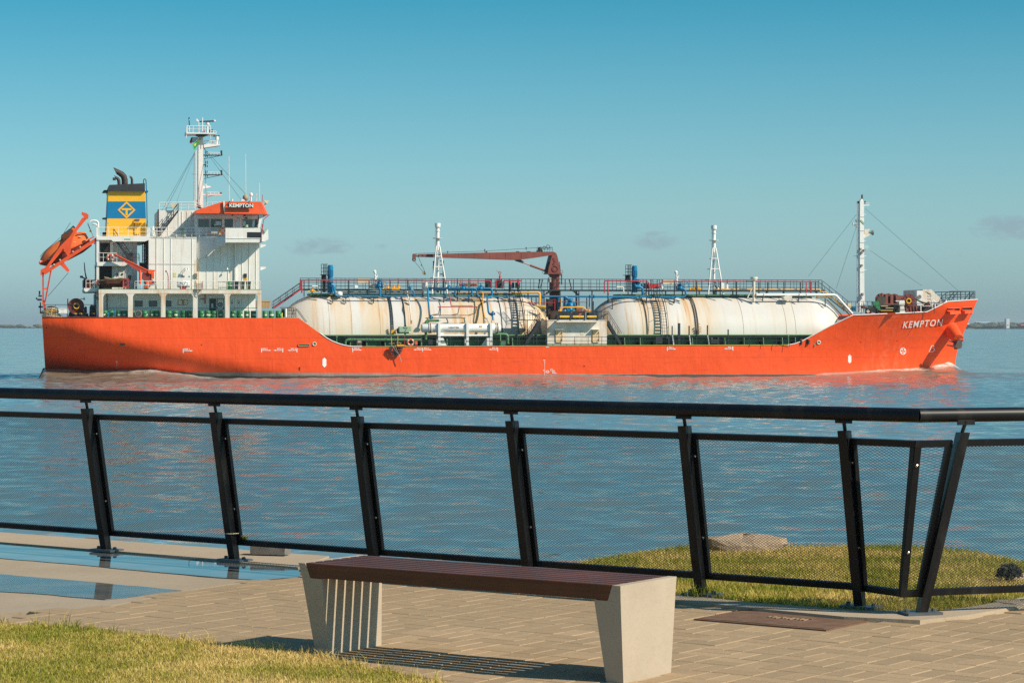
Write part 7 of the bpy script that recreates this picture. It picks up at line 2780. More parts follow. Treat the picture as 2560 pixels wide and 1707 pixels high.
# ---- pump towers
for c, u0, vt, vb, s_, lab in (('c6', 930, 135, 545, 1.0, 'after'), ('d2', 596, 752, 1152, 1.0, 'fwd')):
    uc, r = u0 + 44, 44
    y = -2.0
    m = MB().V(c, uc, vt + 12, vt + 70, r, y, 20); m.V(c, uc, vt + 2, vt + 12, r * .8, y, 16)
    pt_ = m.build('pump_tower', blue, ship)
    MB().V(c, uc, vt + 70, vt + 150, r - 2, y, 20).build('motor_casing', blue_d, pt_)
    for k in range(12):
        an = 2 * math.pi * k / 12
        p = q(c, uc, vt + 110, y)
        MB().box(p.x + math.cos(an) * .30 - .02, y + math.sin(an) * .30 - .02, p.z - .25, p.x + math.cos(an) * .30 + .02, y + math.sin(an) * .30 + .02, p.z + .25).build('cooling_fin', blue, pt_)
    MB().V(c, uc, vt + 150, vt + 165, r + 3, y, 20).build('flange', blue_d, pt_)
    MB().V(c, uc, vt + 165, vb - 40, r * .84, y, 20).build('lantern', blue, pt_)
    MB().V(c, uc, vb - 170, vb - 155, r + 2, y, 20).build('flange', blue, pt_)
    MB().V(c, uc, vb - 150, vb, r * 1.02, y, 20).build('base_casing', blue_d, pt_)
    MB().B(c, uc - 30, vb - 165, uc + 36, vb - 158, y - .5, y + .3).build('tag_plate', green_l, pt_)
    m = MB()
    for k in (-12, 14):
        m.T(c, [(uc + k, vt + 4), (uc + k, vt - 4)], y, 3, 5)
    m.T(c, [(uc - 30, vt), (uc + 36, vt)], y, 3, 5)
    m.build('lifting_eye', blue_d, pt_)
    # cage and platform beside it
    m = MB()
    lx = u0 - 88
    for u in (lx, lx + 32, lx + 44, lx + 62, lx + 76):
        m.T(c, [(u, vt - 14), (u, vt + 138)], y - (.5 if u > lx + 40 else 0), 4.5, 5)
    for vv in (vt - 14, vt + 45, vt + 92, vt + 138):
        m.T(c, [(lx, vv), (u0 + 10, vv)], y - .3, 4, 5)
    m.build('access_cage', navy, pt_)
    MB().B(c, lx, vt + 136, u0 - 2, vt + 142, y - .9, y + .5).build('access_platform', navy, pt_)
    m = MB().B(c, lx + 8, vt + 142, lx + 38, vt + 225, y - .4, y + .1); m.B(c, lx + 48, vt + 142, lx + 76, vt + 230, y - .4, y + .1)
    m.build('cable_box', rubber, pt_)
    m = MB()
    for u in (lx + 12, lx + 36, lx + 58, lx + 74):
        m.T(c, [(u, vt + 225), (u, vb - 10)], y - .3, 5, 5)
    for k in range(6):
        m.T(c, [(lx + 12, vt + 245 + 26 * k), (lx + 74, vt + 245 + 26 * k)], y - .3, 3.5, 5)
    m.build('access_ladder', navy, pt_)
    m = MB().T(c, [(uc + 12, vb - 130), (uc + 55, vb - 112), (uc + 66, vb - 60), (uc + 66, vb - 45)] if lab == 'after' else [(uc + 12, vb - 95), (uc + 85, vb - 80), (uc + 122, vb - 62), (uc + 128, vb + 40)], y - .6, 22, 10)
    m.build('discharge_elbow', blue, pt_)
m = MB().V('c6', 885, 275, 535, 22, -1.4, 10); m.build('cable_riser', rubber, ship)

# ---- coloured lines
blue_paths = [
    ('c6', [(1012, 440), (1034, 500), (1040, 545), (1056, 576), (1090, 590), (2352, 592)], -2.8, 13.5),
    ('c7', [(-10, 1121), (1120, 1126), (2310, 1126), (2352, 1127)], -2.8, 12.5),
    ('d1', [(1100, 435), (2200, 441)], -2.8, 18),
    ('d2', [(-10, 1217), (1370, 1219), (1404, 1205), (1412, 1170), (1408, 1120), (1380, 1096), (1330, 1095)], -2.8, 15),
    ('c7', [(392, 1010), (392, 1010), (1030, 1016), (1062, 1024), (1076, 1046), (1080, 1095), (1096, 1120), (1130, 1124)], -3.0, 13.5),
    ('c7', [(1060, 1016), (1255, 1014), (1282, 1024), (1288, 1050), (1288, 1112)], -3.0, 14),
    ('c7', [(388, 1012), (396, 1200), (415, 1400), (432, 1440)], [-3.0, -4.0, -5.3, -5.6], 13),
    ('c7', [(1290, 1124), (1250, 1130), (1222, 1150), (1222, 1200), (1238, 1340), (1252, 1370), (1290, 1390), (1300, 1420), (1300, 1460)], [-3.0, -3.2, -3.6, -4.2, -5.3, -5.5, -5.7, -5.8, -5.9], 14),
    ('c7', [(190, 1110), (190, 1055), (175, 1040), (150, 1030), (148, 990)], -2.9, 12),
    ('c6', [(1706, 590), (1706, 490), (1690, 470)], -2.8, 17),
    ('c6', [(1790, 500), (1798, 380), (1740, 378)], -2.8, 5),
    ('d2', [(1300, 1095), (1440, 1000), (1452, 1010), (1452, 1080)], -2.6, 6),
    ('c7', [(772, 1115), (772, 1020)], -2.9, 13), ('c7', [(1006, 1115), (1006, 1020)], -2.9, 13),
    ('d1', [(1090, 440), (1118, 452), (1122, 500)], -2.9, 22),
    ('d1', [(972, 440), (972, 690)], -2.2, 20), ('d1', [(1080, 450), (1075, 600), (1060, 690)], -2.4, 22),
]
for c, pts, y, r in blue_paths:
    MB().T(c, pts, y, r, 12).build('blue_pipe', blue, ship)
for c, us_, v, y, R in (('c6', (1240, 1310, 1748), 591, -2.8, .16), ('c7', (640, 960, 1500, 1745, 1990), 1124, -2.8, .17), ('d2', (240, 720, 930, 1260), 1218, -2.8, .16), ('d1', (690, 1530, 1600), 437, -2.8, .19)):
    for u in us_:
        p = q(c, u, v, y)
        MB().lathe((p.x, y, p.z), 'x', [(-.05, R), (.05, R)], 14).build('pipe_flange', blue_d, ship)


def valve(c, u, v, y, R, mt, up=.5, wheel=True):
    p = q(c, u, v, y)
    m = MB().ball(p, R, 12, 8, (1.1, 1, .95))
    m.lathe(p, 'z', [(0, R * .5), (R * 1.2, R * .5), (R * 1.25, R * .8), (R * 1.5, R * .8), (R * 1.55, R * .25), (R * 1.55 + up * .5, R * .16)], 10)
    for s_ in (-1, 1):
        m.lathe(p, 'x', [(s_ * R * 1.0, R * .9), (s_ * R * 1.3, R * .9)] if s_ > 0 else [(-R * 1.3, R * .9), (-R * 1.0, R * .9)], 12)
    o = m.build('line_valve', mt, ship)
    if wheel:
        MB().ring(p + Vector((0, 0, R * 1.55 + up * .35)), 'z', R * .75, R * .12, 14, 5).build('hand_wheel', mt, o)
    return o


for u, v, R in ((685, 1005, .17), (885, 1012, .22), (1132, 1016, .23)):
    valve('c7', u, v, -3.0, R, blue)
valve('c7', 800, 1000, -2.7, .12, blue)
valve('c6', 1690, 440, -2.6, .30, blue_d); valve('c6', 1700, 400, -2.6, .2, blue)
valve('d2', 1330, 1090, -2.6, .30, blue_d); valve('d2', 700, 1060, -2.4, .34, blue_d)
valve('d1', 1175, 600, -3.0, .42, blue, .2); valve('d1', 1180, 670, -3.6, .3, blue)
valve('c8', 552, 668, -5.6, .17, blue, .1, False); valve('c8', 1655, 600, -5.8, .17, blue, .1, False)
valve('c6', 2140, 470, -2.9, .13, blue_d)
# red fire main
for c, pts, y, r in (('c6', [(556, 545), (553, 372), (566, 356), (2352, 356)], -2.6, 11), ('c7', [(-5, 902), (1250, 904), (1272, 918), (1275, 1000)], -2.6, 9), ('c7', [(1345, 1005), (1345, 915), (1362, 902), (1390, 902)], -2.6, 10),
                     ('c7', [(1444, 1010), (1446, 918), (1464, 904), (1695, 906)], -2.6, 11), ('d2', [(188, 1160), (186, 995), (206, 976), (830, 984), (856, 1004), (860, 1135)], -2.6, 9), ('d2', [(240, 1165), (240, 980)], -2.6, 10),
                     ('d2', [(1036, 1075), (1038, 1008), (1062, 988), (2180, 986)], -2.6, 9.5), ('d4', [(-20, 284), (1465, 292)], -2.6, 10), ('d4', [(1278, 292), (1278, 470)], -2.6, 9), ('d4', [(1344, 292), (1344, 472)], -2.6, 9), ('d4', [(1360, 292), (1360, 474)], -2.5, 8),
                     ('d1', [(380, 545), (905, 545)], -3.0, 6), ('d1', [(905, 480), (905, 680)], -3.0, 8), ('d1', [(960, 528), (1450, 536), (1462, 545)], -3.0, 8), ('d1', [(690, 385), (770, 400)], -2.6, 6)):
    MB().T(c, pts, y, r, 8).build('fire_main', red, ship)
for u in (1545, 1655):
    m = MB().V('c7', u, 920, 960, 14, -2.6, 10); m.build('hydrant', paint('bright_red', (.50, .025, .035), .4), ship)
    m = MB().V('c7', u, 960, 1060, 16, -2.6, 10); m.build('hydrant_stand', navy, ship)
for u0, u1 in ((1205, 1290), (1365, 1425), (1580, 1600), (1630, 1680)):
    MB().B('c7', u0, 880 if u0 < 1400 else 930, u1, 1010, -2.3, -1.6).build('valve_box', navy, ship)
m = MB().V('c7', 1400, 820, 900, 9, -2.4, 10); m.ring(q('c7', 1397, 796, -2.4), 'y', .12, .035, 14, 6); m.tube([q('c7', 1348, 770, -2.5), q('c7', 1420, 788, -2.5)], .03, 6); m.V('c7', 1398, 840, 870, 14, -2.4, 10)
m.build('fire_monitor', paint('monitor_red', (.48, .06, .09), .5), ship)
# yellow lines
for c, pts, y, r in (('c7', [(1090, 1062), (1150, 1066), (1162, 1090), (1158, 1230), (1172, 1340), (1192, 1440)], [-2.9, -3.0, -3.2, -4.3, -5.0, -5.4], 8), ('c7', [(1670, 1072), (1930, 1068), (1954, 1084), (1954, 1240)], -3.1, 15), ('c7', [(1970, 1090), (1970, 1245)], -2.9, 6), ('c7', [(1560, 1066), (1670, 1072)], -2.8, 8),
                     ('c6', [(1880, 484), (1990, 484)], -2.4, 20), ('c6', [(1745, 480), (1800, 480)], -2.6, 14), ('d3', [(1600, 416), (2352, 416)], -2.2, 11), ('d4', [(-10, 416), (1490, 416), (1506, 430), (1512, 455), (1590, 456), (1636, 486)], -2.2, 10),
                     ('d4', [(1440, 546), (1700, 544), (1726, 560), (2010, 858)], -2.9, 12), ('d4', [(1610, 580), (1720, 690), (1860, 840)], -2.4, 11), ('d1', [(975, 700), (1045, 636), (1070, 626), (1380, 626), (1420, 634), (1500, 706)], -5.8, 13), ('d1', [(1016, 470), (1018, 620)], -3.6, 8), ('d3', [(1200, 412), (1390, 412)], -2.3, 22)):
    MB().T(c, pts, y, r, 10).build('yellow_pipe', yellow, ship)
for c, u, v, y, R in (('c6', 1822, 470, -2.6, .16), ('c6', 1908, 470, -2.4, .16), ('c6', 1978, 470, -2.4, .16), ('c6', 1758, 440, -2.6, .12), ('c6', 712, 510, -2.2, .15), ('d3', 1272, 405, -2.4, .15), ('d3', 1345, 405, -2.4, .15), ('d1', 1000, 690, -5.8, .14), ('d1', 1515, 690, -5.8, .14)):
    valve(c, u, v, y, R, yellow, .35)
m = MB().T('c6', [(650, 520), (790, 515)], -2.2, 12, 8); m.build('yellow_pipe', paint('pale_yellow', (.72, .52, .16), .5), ship)
p = q('c7', 1965, 1272, -4.0)
m = MB().loft([[q('c7', u, v + 28 * math.sin(2 * math.pi * k / 14) * s_, -4.0) + Vector((0, .21 * s_ * math.cos(2 * math.pi * k / 14), 0)) for k in range(14)] for u, v, s_ in ((1896, 1258, .35), (1960, 1268, .6), (2020, 1276, 1.0), (2036, 1278, 1.0))])
m.build('cargo_nozzle', paint('ochre', (.55, .30, .02), .5), ship)
m = MB().T('c7', [(720, 1080), (1700, 1084)], -2.2, 9, 8); m.build('brown_pipe', paint('brown_line', (.30, .14, .05), .6, .2), ship)
m = MB().T('c6', [(1070, 530), (2352, 530)], -1.8, 14, 8); m.build('brown_pipe', paint('brown_line2', (.16, .09, .055), .6, .2), ship)
# white relief valve stacks, vents and goosenecks
for c, u, vt, vb, s_ in (('c6', 1637, 207, 500, 1.0), ('d2', 1276, 826, 1105, 1.0)):
    y = -2.2
    m = MB().ball(q(c, u - 10, vt + 22, y), .18, 10, 8); m.ball(q(c, u - 2, vt + 50, y), .13, 10, 8)
    m.V(c, u - 4, vt + 50, vt + 90, 11, y, 10); m.V(c, u, vt + 86, vt + 100, 19, y, 12); m.V(c, u, vt + 100, vt + 150, 15, y, 12); m.V(c, u + 2, vt + 148, vb - 70, 10, y, 10)
    m.T(c, [(u + 4, vt + 112), (u + 28, vt + 100), (u + 30, vt + 68)], y, 7, 6)
    m.V(c, u + 2, vb - 140, vb - 126, 20, y, 12); m.V(c, u, vb - 75, vb, 36, y, 14)
    m.build('relief_valve_stack', white_c, ship)
for c, u0, v0, u1, v1, y, mt, nm in (('c6', 1375, 336, 1550, 400, -2.0, beige, 'valve_cabinet'), ('d2', 1072, 962, 1236, 1026, -2.0, beige, 'valve_cabinet'), ('c6', 1552, 410, 1640, 475, -1.8, paint('pale_tan', (.50, .46, .38), .6), 'junction_box'), ('c6', 1334, 430, 1382, 472, -2.4, white_c, 'junction_box'),
                                     ('d2', 802, 1010, 862, 1096, -1.6, paint('deep_maroon', (.13, .035, .07), .5), 'red_cabinet'), ('d2', 864, 1016, 1006, 1094, -1.8, paint('red_panel', (.52, .04, .05), .5), 'red_cabinet'), ('d2', 1052, 1056, 1076, 1096, -2.4, white_c, 'junction_box'),
                                     ('d2', 1950, 1010, 1996, 1095, -1.4, white_c, 'junction_box'), ('d1', 806, 98, 842, 180, .0, paint('grey_panel', (.42, .43, .42), .5), 'junction_box')):
    MB().B(c, u0, v0, u1, v1, y - .3, y + .3).build(nm, mt, ship)
for c, u0, u1 in (('c7', 838, 896), ('c7', 905, 950), ('c7', 985, 1020), ('c7', 1030, 1076)):
    MB().B(c, u0, 938, u1, 984, -.6, -.2).build('orange_box', paint('orange_box', (.62, .12, .04), .6, .2), ship)
for c, u, v0, v1, r, y in (('c7', 332, 930, 1050, 24, -1.6), ('c7', 362, 922, 1050, 24, -1.8), ('d2', 2030, 1025, 1100, 26, -1.5), ('c7', 690, 900, 1000, 10, -.5)):
    m = MB().V(c, u, v0 + 12, v1, r, y, 14); m.V(c, u, v0, v0 + 12, r * .75, y, 14, r); m.build('white_tank', white, ship)
m = MB().T('c6', [(708, 446), (780, 442), (796, 455), (800, 530)], -2.4, 9, 8); m.build('gooseneck_vent', white, ship)
m = MB().T('d2', [(372, 1070), (455, 1068), (474, 1082), (478, 1160)], -2.4, 9, 8); m.build('gooseneck_vent', white, ship)
m = MB().B('c6', 1064, 528, 1154, 590, -2.3, -1.6); m.build('manhole_dome', white_c, ship)
m = MB().ball(q('c6', 1108, 560, -2.4), .32, 14, 8, (1, 1, .9)); m.build('manhole_dome', white_c, ship)
m = MB().ball(q('d2', 812, 1180, -2.4), .22, 14, 8, (.9, 1, 1.1)); m.build('manhole_dome', white_c, ship)
m = MB().T('c6', [(2104, 520), (2112, 580), (2140, 700), (2164, 960), (2168, 1000)], [-2.4, -2.7, -4.1, -4.95, -5.0], 9, 6); m.build('white_drain_pipe', white_r, ship)
m = MB().T('d4', [(450, 504), (1726, 504), (1768, 518), (2030, 815)], -3.0, 22, 14)
m.build('vapour_pipe', white_c, ship)
for u in (462, 585, 1165, 1280):
    p = q('d4', u, 504, -3.0); MB().lathe((p.x, -3.0, p.z), 'x', [(-.05, .2), (.05, .2)], 14).build('pipe_flange', white_r, ship)
m = MB().E('d4', [(900, 545), (940, 520), (1040, 520), (1050, 548), (1030, 580), (930, 575)], -3.3, -2.4); m.build('pipe_saddle', white_r, ship)
m = MB().V('d4', 422, 268, 612, 24, -2.9, 14); m.V('d4', 424, 240, 268, 48, -2.9, 16, 62); m.V('d4', 424, 212, 240, 62, -2.9, 18)
m.build('mushroom_vent', white_r, ship)
MB().beam(q('d4', 400, 380, -2.9), q('d4', 320, 550, -2.9), .1).build('vent_stay', white_r, ship)

# ---- vent masts on the tanks
for c, (uc, vt, k) in (('c7', (527, 100, 1.0)), ('d2', (1838, 140, 1.077))):
    y = 0.0
    K = lambda u, v: (uc + (u - 527) * k, vt + (v - 100) * k)
    m = MB()
    r0 = lambda r: r * k
    a = K(527, 0)[0]
    m.V(c, a, K(0, 158)[1], K(0, 480)[1], r0(26), y, 16)
    m.V(c, a, K(0, 480)[1], K(0, 1075)[1], r0(19), y, 14)
    vm = m.build('vent_mast', white_c, ship)
    MB().V(c, a, K(0, 102)[1], K(0, 152)[1], r0(41), y, 18).build('vent_head', white_c, vm)
    MB().V(c, a, K(0, 152)[1], K(0, 160)[1], r0(41), y, 18, r0(26)).build('vent_neck', white_c, vm)
    MB().V(c, a, K(0, 204)[1], K(0, 214)[1], r0(34), y, 16).build('flange', white_c, vm)
    for v in (312,):
        p = q(c, *K(527, v), y)
        MB().lathe(p, 'z', [(-.03, .52), (.03, .52)], 18).build('mast_platform', paint('pinkish_grey', (.52, .47, .44), .6), vm)
    for sx_, sy_ in ((-1, -1), (1, -1), (1, 1), (-1, 1)):
        ytop, ybot = sy_ * .12, sy_ * .9
        ut, ub = (507, 466) if sx_ < 0 else (556, 630)
        p0, p1, p2 = q(c, *K(ut + (12 if sx_ < 0 else -12), 412), ytop), q(c, *K(ut, 432), ytop), q(c, *K(ub, 880), ybot)
        zb = ZT + RT - .05
        d = (p2 - p1); p3 = p2 + d * ((p2.z - zb) / (p1.z - p2.z)) if p2.z > zb else p2
        MB().tube([p0, p1, p2 if p2.z > zb else p2, p3], .075 * k, 8).build('mast_leg', white_c, vm)
    for v, (ul, ur) in ((566, (492, 578)), (712, (480, 602)), (864, (466, 628))):
        t_ = (v - 432) / (880 - 432)
        yy = .12 + .78 * t_
        m = MB()
        for ya, yb_ in ((-yy, -yy), (yy, yy)):
            m.tube([q(c, *K(ul, v), ya), q(c, *K(ur, v), yb_)], .06, 6)
        A_, B_ = q(c, *K(ul, v), -yy), q(c, *K(ul, v), yy)
        B_.x, B_.z = A_.x, A_.z
        m.tube([A_, B_], .05, 6)
        A_, B_ = q(c, *K(ur, v), -yy), q(c, *K(ur, v), yy)
        B_.x, B_.z = A_.x, A_.z
        m.tube([A_, B_], .05, 6)
        m.build('cross_brace', white_c, vm)
    m = MB().T(c, [K(494, 150), K(494, 470)], -.4, 3, 5)
    for j in range(11):
        m.T(c, [K(486, 170 + 28 * j), K(500, 170 + 28 * j)], -.4, 3, 5)
    m.build('mast_steps', paint('step_grey', (.35, .37, .36), .5), vm)
    if c == 'd2':
        m = MB().T(c, [K(540, 880), K(560, 960), K(600, 1010), K(620, 1005)], -.5, 20, 8); m.build('vent_branch', white_c, vm)
m = MB()
for u in (470, 606):
    m.T('c7', [(u, 630), (u, 1000)], .8, 9, 6)
for v in (630, 690, 815, 900):
    m.T('c7', [(560, v), (606, v)], .8, 8, 6)
m.build('dark_ladder_frame', navy, ship)

# ---- deck crane
YK = 1.0
m = MB().V('c7', 2162, 830, 1420, 74, YK, 24)
crane = m.build('deck_crane', brick, ship)
MB().V('c7', 2166, 800, 835, 92, YK, 24).build('slewing_ring', brick, crane)
m = MB().E('c7', [(2128, 552), (2190, 528), (2204, 560), (2258, 812), (2070, 812), (2076, 760)], YK - 1.0, YK + 1.0)
m.build('crane_house', brick, crane)
m = MB().E('c7', [(262, 536), (1640, 503), (2150, 500), (2192, 522), (2160, 552), (2116, 552), (1890, 586), (1700, 612), (1620, 616), (262, 570)], YK - .45, YK + .45)
m.build('crane_jib', brick, crane)
for k in range(6):
    u = 600 + 220 * k
    MB().B('c7', u - 2, 520 - .012 * (u - 600) * 1.0, u + 2, 590 + .012 * (u - 600), YK - .47, YK - .45).build('jib_stiffener', brick, crane)
m = MB().E('c7', [(180, 540), (192, 528), (212, 528), (222, 545), (220, 600), (205, 616), (190, 614), (180, 600)], YK - .2, YK + .2); m.build('jib_head', brick, crane)
MB().ring(q('c7', 196, 610, YK), 'y', .17, .04, 16, 6).build('sheave', brick_d, crane)
MB().B('c7', 232, 532, 262, 572, YK - .25, YK + .25).build('jib_tip_lamp', paint('grey_lamp', (.40, .38, .33), .5), crane)
m = MB().E('c7', [(1622, 612), (1690, 612), (1740, 640), (1735, 662), (1690, 648), (1625, 628)], YK - .3, YK + .3); m.build('cylinder_lug', navy, crane)
m = MB().tube([q('c7', 1720, 650, YK - .5), q('c7', 1850, 700, YK - .5)], .07, 10); m.build('cylinder_rod', paint('pink_steel', (.45, .24, .20), .35), crane)
m = MB().tube([q('c7', 1820, 690, YK - .5), q('c7', 2062, 778, YK - .5)], .115, 12); m.build('luffing_cylinder', brick, crane)
m = MB()
for pts in (((210, 528), (670, 510), (1190, 492), (1770, 455), (1960, 440)), ((1960, 440), (2130, 445))):
    m.T('c7', list(pts), YK, 2.6, 4)
for a in (((195, 625), (330, 790)), ((255, 572), (345, 775))):
    m.T('c7', list(a), YK, 2.6, 4)
m.build('hoist_wire', wire_m, crane)
m = MB().E('c7', [(318, 795), (345, 770), (358, 800), (362, 822), (340, 822)], YK - .18, YK + .18); m.build('hook_block', paint('hook_orange', (.72, .30, .03), .5), crane)
MB().ball(q('c7', 300, 690, YK), .07, 8, 5, (1.4, 1, .8)).build('wire_weight', navy, crane)
m = MB().ball(q('c7', 1960, 466, YK), .25, 12, 8); m.B('c7', 1925, 480, 2000, 500, YK - .3, YK + .3); m.build('hoist_winch', soot, crane)
railing('jib_railing', 'c7', [(1918, 440), (2135, 440)], 60, 7, YK - .5, navy, 3, (.5,), crane)
m = MB().ring(q('c7', 2072, 432, YK), 'y', .2, .03, 16, 5); m.ring(q('c7', 2020, 445, YK), 'y', .15, .03, 14, 5); m.build('hose_loop', navy, crane)
for u, v in ((668, 510), (1186, 482), (1766, 455)):
    m = MB().T('c7', [(u, v - 18), (u, v + 28)], YK, 4, 5); m.ring(q('c7', u, v - 10, YK), 'y', .06, .015, 10, 4); m.build('wire_guide', navy, crane)
for u in (1215, 1640, 1660, 1796, 1818):
    m = MB().D('c7', u, 503, 11, YK - .2, YK + .2, 10); m.build('sheave', brick_d, crane)
MB().ring(q('c7', 2168, 742, YK - 1.02), 'y', .31, .05, 24, 6).build('house_emblem_rim', brick_d, crane)
m = MB()
for k in range(5):
    m.ring(q('c7', 2150 + 9 * (k % 3), 600 + 25 * k, YK - 1.03), 'y', .08, .02, 12, 4, .3, 4.5)
m.build('hydraulic_hose', brick_d, crane)
MB().D('c7', 2168, 742, 26, YK - 1.05, YK - 1.0, 16).build('house_cover', brick, crane)
m = MB()
for y in (YK - .9, YK - .5):
    m.T('c7', [(2232, 640), (2248, 800)], y, 5, 5); m.T('c7', [(2262, 810), (2262, 960)], y, 5, 5)
for k in range(14):
    m.T('c7', [(2250, 815 + 11 * k), (2272, 815 + 11 * k)], YK - .7, 3, 5)
m.ring(q('c7', 2262, 780, YK - .6), 'y', .15, .02, 14, 5)
m.build('crane_ladder', navy, crane)
m = MB().T('c7', [(2080, 640), (2060, 700), (2050, 760)], YK - .4, 10, 6); m.ring(q('c7', 2020, 790, YK - .5), 'y', .18, .02, 16, 5); m.ring(q('c7', 2060, 720, YK - .5), 'y', .13, .02, 14, 5); m.B('c7', 2068, 650, 2086, 680, YK - .6, YK - .2)
m.build('crane_gear', navy, crane)
MB().B('c7', 2086, 862, 2118, 924, YK - 1.0, YK - .5).build('crane_panel', paint('grey_panel', (.42, .43, .42), .5), crane)
m = MB()
for a in (((1960, 1015), (2000, 890)), ((2240, 930), (2160, 1010)), ((2060, 1075), (2100, 1040)), ((2180, 1010), (2040, 1080))):
    m.beam(q('c7', *a[0], -.4), q('c7', *a[1], -.4), .08)
m.build('catwalk_brace', navy, ship)
m = MB()
for c, u, v0, v1 in (('d1', 680, 330, 730), ('d1', 712, 330, 420), ('d1', 762, 470, 820), ('d1', 1302, 330, 600), ('d1', 1338, 330, 600), ('d1', 1478, 460, 700), ('d1', 1524, 460, 700), ('d1', 1594, 520, 700), ('d1', 495, 455, 540), ('d1', 575, 455, 590)):
    m.E(c, [(u - 6, v0), (u + 6, v0), (u + 6, v1), (u - 6, v1)], -2.2, -2.0)
m.beam(q('d1', 1180, 300, -2), q('d1', 1330, 410, -2), .14); m.beam(q('d1', 860, 330, -2), q('d1', 700, 420, -2), .12); m.beam(q('d1', 640, 130, -1), q('d1', 610, 290, -1), .10); m.beam(q('d1', 1160, 130, -1), q('d1', 1200, 290, -1), .10)
m.build('support_frame', navy, ship)
# dark machinery between the tanks
for c, u0, v0, u1, v1, y, mt in (('d1', 785, 480, 935, 840, -1.5, paint('deep_brown', (.045, .026, .024), .7, .3)), ('d1', 940, 700, 1440, 850, -4.0, navy), ('d1', 1290, 640, 1400, 720, -3.6, paint('rust_pump', (.20, .08, .03), .7, .3)), ('d1', 1510, 720, 1600, 850, -4.0, rubber),
                                 ('d1', 870, 690, 960, 850, -4.4, soot)):
    m = MB().B(c, u0, v0, u1, v1, y - .4, y + .8); m.build('pump_unit', mt, ship)
m = MB()
for k in range(7):
    u = 985 + 70 * k
    m.V('d1', u, 700 + 8 * (k % 3), 850, 9, -4.8, 8)
m.build('manifold_riser', navy, ship)
for k in range(5):
    m = MB().D('d1', 1060 + 95 * k, 690, 24, -5.4, -5.2, 14); m.build('manifold_flange', [blue_d, blue, paint('teal_grey', (.12, .22, .24), .5), brick, brick][k], ship)
m = MB().beam(q('d1', 1170, 740, -5.5), q('d1', 1230, 700, -5.5), .05); m.beam(q('d1', 1330, 760, -5.5), q('d1', 1400, 735, -5.5), .1); m.build('orange_lever', orange, ship)

# ---- deckhouse amidships
YD = -7.35
a, b_ = q('d1', 772, 1310, YD), q('d1', 1832, 862, YD)
m = MB().box(a.x, YD, ZM, b_.x, -2.5, b_.z)
dh = m.build('manifold_house', white_r, ship)
MB().box(a.x - .02, YD - .02, ZM, b_.x + .02, -2.6, ZM + .22).build('house_skirt', paint('skirt_green', (.07, .17, .07), .6, .2), dh)
MB().box(a.x - .03, YD - .03, b_.z - .02, b_.x + .03, -2.5, b_.z + .04).build('roof_coaming', white_r, dh)
m = MB().E('d1', [(938, 868), (1690, 868), (1690, 894), (938, 894)], YD - .85, YD)
m.build('drip_tray', white_r, dh)
for u0 in (918, 1576):
    o = MB().E('d1', [(u0, 1052), (u0 + 10, 1042), (u0 + 112, 1042), (u0 + 122, 1052), (u0 + 122, 1236), (u0 + 110, 1250), (u0 + 12, 1250), (u0, 1236)], YD - .06, YD).build('door', paint('rusty_door', (.74, .60, .40), .6, .15, rust=1.6, rustc=(.60, .28, .05), streak=(5, 5, 1.5)), dh)
    m = MB().T('d1', [(u0 + 3, 1050), (u0 + 3, 1236), (u0 + 14, 1250), (u0 + 110, 1250), (u0 + 119, 1236), (u0 + 119, 1050)], YD - .07, 6, 6); m.build('door_frame', paint('rust_yellow', (.72, .36, .05), .7, .2), o)
    for vv in (1080, 1205):
        m = MB().T('d1', [(u0 + 90, vv + 25), (u0 + 100, vv), (u0 + 122, vv)], YD - .12, 5, 5); m.build('door_dog', soot, o)
    MB().E('d1', [(u0 - 5, 1020), (u0 + 140, 1020), (u0 + 140, 1026), (u0 - 5, 1026)], YD - .5, YD).build('door_hood', white, o)
MB().B('d1', 1362, 1040, 1418, 1118, YD - .02, YD).build('notice_sheet', paint('notice_khaki', (.60, .57, .44), .7, .15), dh)
MB().B('d1', 1364, 1042, 1416, 1052, YD - .03, YD - .02).build('notice_heading', paint('notice_gold', (.62, .45, .12), .7), dh)
MB().D('d1', 1450, 1068, 18, YD - .02, YD, 14).build('notice_disc', paint('notice_lemon', (.66, .62, .34), .7), dh)
for u0, v0, u1, v1 in ((1250, 986, 1330, 990), (1262, 998, 1320, 1003), (1244, 1012, 1342, 1016), (1268, 1022, 1318, 1026), (955, 990, 998, 997)):
    MB().B('d1', u0, v0, u1, v1, YD - .012, YD).build('faint_print', paint('faint_print', (.52, .46, .46), .7), dh)
MB().B('d1', 1176, 1048, 1186, 1056, YD - .1, YD).build('wall_fitting', soot, dh)
for u, v0, v1 in ((965, 700, 858), (1186, 700, 858), (1440, 700, 858), (1668, 690, 858)):
    MB().E('d1', [(u - 11, v0), (u + 11, v0), (u + 11, v1), (u - 11, v1)], YD - .1, YD + .15).build('roller_post', navy, dh)
for u0, u1, n_ in ((990, 1165, 8), (1226, 1420, 9), (1480, 1650, 8)):
    m = MB()
    for k in range(n_):
        m.ball(q('d1', u0 + (u1 - u0) * (k + .5) / n_, 795, YD), .105, 10, 6, (.95, 1, 1.15))
    m.build('yellow_roller', paint('roller_yellow', (.74, .46, .03), .5), dh)
    MB().T('d1', [(u0 - 25, 795), (u1 + 25, 795)], YD, 4, 6).build('roller_axle', rope_m, dh)
m = MB().T('d1', [(950, 705), (1690, 705)], YD + .2, 6, 6); m.build('house_rail', navy, dh)
